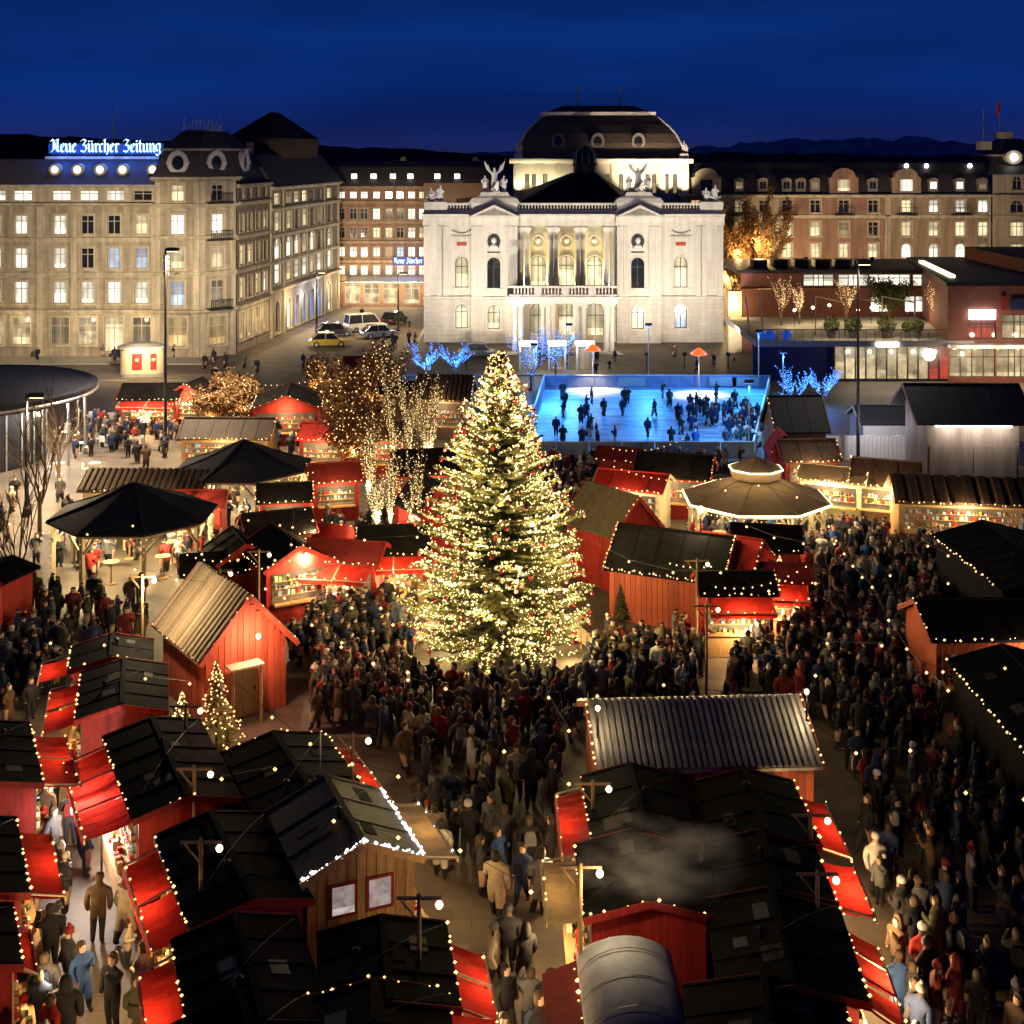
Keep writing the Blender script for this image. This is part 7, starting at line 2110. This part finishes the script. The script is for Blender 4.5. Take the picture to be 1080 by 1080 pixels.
# cafe tables on the paving at the far left
rt_ = random.Random(5)
tb = MB().lathe([(0.22, 0), (0.2, 0.03), (0.03, 0.05), (0.03, 0.71), (0.38, 0.72), (0.38, 0.75)], 12).mesh('table_top', 'white_paint')
chm = MB().box(-0.2, 0.2, -0.2, 0.2, 0.43, 0.47).box(-0.2, 0.2, 0.17, 0.2, 0.47, 0.88)
for sx in (-0.18, 0.18):
    for sy in (-0.18, 0.18):
        chm.tube((sx, sy, 0), (sx, sy, 0.43), 0.015, n=4)
chm = chm.mesh('chair', 'white_paint')
for i, (px, py, lb) in enumerate(((92, 448, 'far left one'), (118, 446, 'beside the round pavilion roof'), (112, 470, 'nearest the lamp mast'), (84, 478, 'under the young trees'), (140, 474, 'left of the slatted stall'), (100, 500, 'closest to the front pavilion'), (62, 500, 'before the round pavilion'), (70, 466, 'at the glass wall'))):
    x, y = gp(px, py)
    t = tag(link('cafe_table', tb, None, (x, y, 0)), 'small round white cafe table on the paving, ' + lb, 'table', 'white cafe tables')
    for k in range(2):
        a = rt_.uniform(0, 6.28)
        c = tag(link('cafe_chair', chm, None, (x + 0.62 * math.cos(a + PI * k), y + 0.62 * math.sin(a + PI * k), 0), a + PI * k - PI / 2), 'white cafe chair at the table ' + lb + (', one side' if k else ', other side'), 'chair', 'white cafe chairs')
# blue-lit trees by the rink
for i, (px, py, h, lb) in enumerate(((560, 412, 4.2, 'blue-lit tree at the far left corner of the rink'), (586, 400, 3.8, 'blue-lit tree before the opera portico'), (480, 400, 2.6, 'blue-lit low tree left of the fir top'), (450, 398, 2.4, 'blue-lit low tree by the parked car'), (838, 432, 2.6, 'blue-lit bush right of the rink, left one'), (868, 430, 2.6, 'blue-lit bush right of the rink, right one'))):
    bare_tree(lb, px, py, h, 1.6, 5, 'blue_bulb', 0.35, 'trees wrapped in blue light by the rink', 0.8, 120, None, 120 + i, 'blue_lit_tree', br=0.05, color=(0.05, 0.25, 1.0))

# ================================================================== people
rp_rng = random.Random(2024)
def blocked(x, y, m=0.25):
    for fx, fy_, hw, hd, rz in FOOT:
        dx, dy = x - fx, y - fy_
        if abs(dx) > 6 or abs(dy) > 6:
            continue
        c, s = math.cos(-rz), math.sin(-rz)
        if abs(c * dx - s * dy) < hw + m and abs(s * dx + c * dy) < hd + m:
            return True
    return False
def inside(px, py, poly):
    r = False
    n = len(poly)
    for i in range(n):
        x1, y1 = poly[i]
        x2, y2 = poly[(i + 1) % n]
        if (y1 > py) != (y2 > py) and px < (x2 - x1) * (py - y1) / (y2 - y1) + x1:
            r = not r
    return r
# (where, foot polygon in the picture plane laid on the ground, people per square metre, coat weights)
ZN = [('crowd below the fir', [(330, 660), (450, 665), (470, 715), (620, 720), (700, 700), (740, 745), (610, 760), (600, 800), (540, 812), (430, 800), (330, 770)], 1.6, 'd'),
      ('lane between hut rows', [(400, 812), (590, 812), (590, 900), (560, 1000), (590, 1150), (530, 1150), (500, 980), (440, 900), (410, 860)], 0.95, 'm'),
      ('between cabin and fir', [(345, 650), (440, 640), (440, 665), (330, 662), (310, 720), (300, 700)], 1.5, 'd'),
      ('crowd by timber hall', [(620, 690), (740, 672), (745, 720), (700, 735), (620, 735)], 1.4, 'd'),
      ('crowd near red hut', [(770, 700), (860, 670), (960, 690), (1000, 740), (990, 800), (880, 800), (850, 760), (770, 740)], 1.5, 'd'),
      ('crowd before cream stall', [(830, 590), (860, 560), (1000, 585), (1005, 640), (960, 690), (860, 680), (840, 640)], 1.1, 'c'),
      ('crowd at lower right', [(890, 810), (1000, 800), (1075, 860), (1080, 1150), (960, 1150), (940, 960), (925, 880)], 1.3, 'd'),
      ('at right-hand counters', [(900, 880), (940, 880), (960, 1000), (960, 1120), (930, 1120), (920, 960)], 0.7, 'c'),
      ('crowd beside the rink', [(560, 495), (790, 492), (720, 512), (640, 530), (600, 560), (575, 545)], 1.2, 'c'),
      ('crowd below left pavilion', [(0, 640), (150, 640), (160, 690), (80, 700), (60, 760), (0, 780)], 0.95, 'd'),
      ('aisle between red awnings', [(20, 850), (120, 850), (150, 960), (160, 1080), (120, 1160), (0, 1160), (20, 960)], 0.65, 'm'),
      ('under front pavilion', [(80, 580), (210, 580), (210, 612), (80, 612)], 0.5, 'c'),
      ('under the rear octagonal pavilion', [(200, 525), (320, 525), (315, 552), (205, 552)], 0.5, 'c'),
      ('pale paving far left', [(0, 520), (75, 520), (90, 600), (0, 600)], 0.14, 'm'),
      ('by the white-lit stall in the far left row', [(100, 455), (230, 462), (180, 490), (100, 500)], 0.3, 'm'),
      ('red-awning stall by fir', [(340, 652), (430, 650), (430, 670), (345, 670)], 0.8, 'c'),
      ('on the pavement before the sandstone building', [(0, 376), (240, 376), (240, 388), (0, 388)], 0.05, 'm'),
      ('on the open square before the corner tower', [(190, 392), (330, 372), (330, 400), (230, 420)], 0.04, 'd'),
      ('on the forecourt of the opera', [(470, 376), (780, 376), (780, 398), (600, 396)], 0.05, 'd'),
      ('on the street beside the pink building', [(370, 332), (440, 340), (440, 372), (390, 380)], 0.05, 'd'),
      ('under the tan octagonal pavilion', [(740, 552), (850, 552), (850, 582), (730, 582)], 0.8, 'c'),
      ('near the steep navy-roofed hut', [(780, 440), (815, 440), (810, 478), (770, 482)], 0.7, 'd'),
      ('by the slender lit trees', [(330, 560), (440, 560), (440, 600), (335, 612)], 0.6, 'c'),
      ('among the far red stalls', [(230, 455), (400, 445), (400, 490), (320, 500), (235, 470)], 0.3, 'c'),
      ('at the cafe tables', [(60, 440), (240, 440), (190, 480), (60, 500)], 0.2, 'm'),
      ('between the left pavilions', [(150, 540), (330, 555), (330, 600), (240, 610), (200, 600)], 0.5, 'c'),
      ('skating on the blue-lit ice', [(585, 420), (780, 418), (785, 475), (572, 475)], 0.13, 's'),
      ('on the ice in the group at the right boards', [(720, 430), (790, 430), (790, 472), (700, 476)], 0.3, 's')]
W_ = {'d': (('black', 9), ('charcoal', 6), ('navy', 4), ('brown', 4), ('dark red', 2), ('grey', 1.2), ('olive', 1.5), ('beige', 0.6), ('bright red', 0.4), ('cream', 0.4)),
      'm': (('black', 6), ('charcoal', 4), ('navy', 4), ('brown', 3), ('grey', 2), ('beige', 2), ('cream', 1.5), ('blue', 1), ('bright red', 0.7), ('olive', 1)),
      'c': (('black', 6), ('charcoal', 4), ('navy', 4), ('brown', 3), ('dark red', 3), ('grey', 2), ('beige', 1.5), ('cream', 1), ('blue', 2.5), ('bright red', 1.2)),
      's': (('black', 6), ('charcoal', 5), ('navy', 6), ('blue', 1))}
folk = []
for where, poly, dens, wk in ZN:
    gpts = [gp(px, py) for px, py in poly]
    xs2 = [p[0] for p in gpts]
    ys2 = [p[1] for p in gpts]
    area = abs(sum(gpts[i][0] * gpts[(i + 1) % len(gpts)][1] - gpts[(i + 1) % len(gpts)][0] * gpts[i][1] for i in range(len(gpts)))) / 2
    want = int(area * dens)
    tries = 0
    got = []
    while len(got) < want and tries < want * 25:
        tries += 1
        x, y = rp_rng.uniform(min(xs2), max(xs2)), rp_rng.uniform(min(ys2), max(ys2))
        if not inside(x, y, gpts) or blocked(x, y):
            continue
        if any(abs(x - a) < 0.4 and abs(y - b) < 0.36 for a, b in got):
            continue
        got.append((x, y))
        cn = [c for c, w in W_[wk]]
        cw = [w for c, w in W_[wk]]
        coat = rp_rng.choices(cn, cw)[0]
        if wk != 's' and rp_rng.random() < 0.45:
            face = math.atan2(TYc - y, TXc - x) + PI / 2 + rp_rng.gauss(0, 0.7)
        else:
            face = rp_rng.uniform(-PI, PI)
        grow_ = float(np.interp(y, (30, 45, 65, 95), (1.0, 0.97, 0.9, 0.8)))
        folk.append([x, y, face, coat, rp_rng.randrange(len(VAR)), where, rp_rng.random(), grow_ * (rp_rng.uniform(0.93, 1.06) if rp_rng.random() > 0.07 else rp_rng.uniform(0.62, 0.8))])
folk.sort(key=lambda f: f[1])
def in_view(f):
    px = 540 + FPX * f[0] / f[1]
    py = HORIZON + FPX * (CAM_H - 1.6) / f[1]
    return -5 < px < 1085 and py < 1085
seen = [f for f in folk if in_view(f)]
single, rest = seen[:300], seen[300:]
names = {}
ORD = ('', 'second', 'third', 'fourth', 'fifth', 'sixth')
for f in single:
    head = 'bare head' if f[6] < 0.42 else 'knit cap' if f[6] < 0.62 else 'bobble hat' if f[6] < 0.74 else 'hood up' if f[6] < 0.88 else 'backpack'
    act = ('standing', 'striding', 'arms folded', 'holding cup', 'raising phone', 'walking', 'sipping', 'hands together')[f[4]]
    f.append((f[3], 'long coat' if f[4] in (2, 5, 6) else 'jacket', head, act, f[5]))
    names.setdefault(f[-1], []).append(f)
for (c, g, h, a, w), fs in names.items():
    base = 'person in %s %s, %s, %s, %s' % (c, g, h, a, w)
    fs.sort(key=lambda f: f[0] / f[1])
    for i, f in enumerate(fs):
        f.append(base if len(fs) == 1 else base + (', leftmost' if i == 0 else ', rightmost' if i == len(fs) - 1 else ', ' + ORD[i] + ' from left'))
for f in single:
    x, y, face, coat, v, where, hd, sc = f[:8]
    o = link('person', VAR[v][0], None, (x, y, 0.0), face)
    o.rotation_euler = (rp_rng.gauss(0, 0.035), rp_rng.gauss(0, 0.03), face)
    o.scale = (sc * rp_rng.uniform(0.92, 1.14), sc * rp_rng.uniform(0.95, 1.12), sc)
    o.color = (*COATS[coat], 1)
    tag(o, f[9], 'person', 'visitors at the market')
    if hd < 0.42:
        link('hair', hair_m, o)
    elif hd < 0.62:
        link('hat', cap_m, o).color = (*COATS[rp_rng.choice(['black', 'dark red', 'cream', 'grey', 'charcoal', 'brown'])], 1)
    elif hd < 0.74:
        link('hat', pom_m, o).color = (*COATS[rp_rng.choice(['cream', 'dark red', 'beige', 'grey'])], 1)
    elif hd < 0.88:
        link('hood', hood_m, o).color = (*COATS[coat], 1)
    else:
        link('hair', hair_m, o)
        link('backpack', pack_m, o).color = (*COATS[rp_rng.choice(['black', 'navy', 'dark red', 'grey'])], 1)
# everyone further away as one mass of figures
cm = list(COATS)
mats_ = ['crowd_' + c for c in cm] + ['skin', 'hair', 'trousers', 'shoe']
base_v, base_f, base_m = [], [], []
for me, lo, a in VAR:
    v = np.empty(len(lo.vertices) * 3)
    lo.vertices.foreach_get('co', v)
    base_v.append(v.reshape(-1, 3))
    base_f.append([list(p.vertices) for p in lo.polygons])
    ml = []
    for p in lo.polygons:
        x, y, z = p.center
        ml.append(1 if (z > 1.53 and y < -0.02 and z < 1.70) else 2 if z > 1.53 else 1 if (abs(x) > 0.2 and z < 0.86) else 4 if z < 0.1 else 3 if z < 0.6 else 0)
    base_m.append(ml)
CV, CF, CM = [], [], []
nv = 0
for x, y, face, coat, v, where, hd, sc in [f[:8] for f in rest]:
    c, s = math.cos(face), math.sin(face)
    b = base_v[v] * sc
    CV.append(np.stack([b[:, 0] * c - b[:, 1] * s + x, b[:, 0] * s + b[:, 1] * c + y, b[:, 2] + (0.03 if 'ice' in where else 0)], 1))
    ci = cm.index(coat)
    for fc, mi in zip(base_f[v], base_m[v]):
        CF.append([i + nv for i in fc])
        CM.append(ci if mi == 0 else (len(cm) + mi - 1 if not (mi == 2 and hd > 0.6) else cm.index(('dark red', 'cream', 'grey', 'black', 'brown')[int(hd * 50) % 5])))
    nv += len(b)
me = bpy.data.meshes.new('distant_crowd')
me.from_pydata(np.concatenate(CV).tolist(), [], CF)
for m in mats_:
    me.materials.append(M[m])
me.polygons.foreach_set('material_index', CM)
me.polygons.foreach_set('use_smooth', [True] * len(CF))
me.update()
tag(link('distant_crowd', me), 'the rest of the crowd, skaters and walkers further off in the market', 'crowd', kind='stuff')
print('PEOPLE', len(seen), len(single), len(rest), 'labels', len(names))

# ---------------------------------------------------------------- cooking smoke over one hut
def smoke(px, py, z, sx, sy, sz, dens, seed):
    x, y = gp(px, py, z)
    o = MB().ball((0, 0, 0), 1.0, 16, 10).build('smoke', [], None, loc=(x, y, z))
    o.scale = (sx, sy, sz)
    tag(o, 'thin grey cooking smoke drifting over the black hut roof', 'smoke', kind='stuff')
    m = bpy.data.materials.new('smoke')
    m.use_nodes = True
    t = m.node_tree
    t.nodes.clear()
    out = t.nodes.new('ShaderNodeOutputMaterial')
    pv = t.nodes.new('ShaderNodeVolumePrincipled')
    pv.inputs['Color'].default_value = (0.8, 0.76, 0.72, 1)
    tcn = t.nodes.new('ShaderNodeTexCoord')
    n = t.nodes.new('ShaderNodeTexNoise')
    n.inputs['Scale'].default_value = 1.7
    n.inputs['Detail'].default_value = 4
    gr = t.nodes.new('ShaderNodeTexGradient')
    gr.gradient_type = 'SPHERICAL'
    ad = t.nodes.new('ShaderNodeVectorMath')
    ad.inputs[1].default_value = (seed * 3.1, seed, 0)
    mr = t.nodes.new('ShaderNodeMapRange')
    mr.inputs['From Min'].default_value, mr.inputs['From Max'].default_value = 0.47, 0.8
    mr.inputs['To Max'].default_value = dens
    mu = t.nodes.new('ShaderNodeMath')
    mu.operation = 'MULTIPLY'
    l = t.links.new
    l(tcn.outputs['Object'], ad.inputs[0])
    l(ad.outputs[0], n.inputs['Vector'])
    l(tcn.outputs['Object'], gr.inputs['Vector'])
    l(n.outputs['Fac'], mr.inputs['Value'])
    l(mr.outputs[0], mu.inputs[0])
    l(gr.outputs['Fac'], mu.inputs[1])
    l(mu.outputs[0], pv.inputs['Density'])
    l(pv.outputs[0], out.inputs['Volume'])
    o.data.materials.append(m)
smoke(693, 905, 3.9, 2.4, 1.5, 1.0, 3.2, 1)
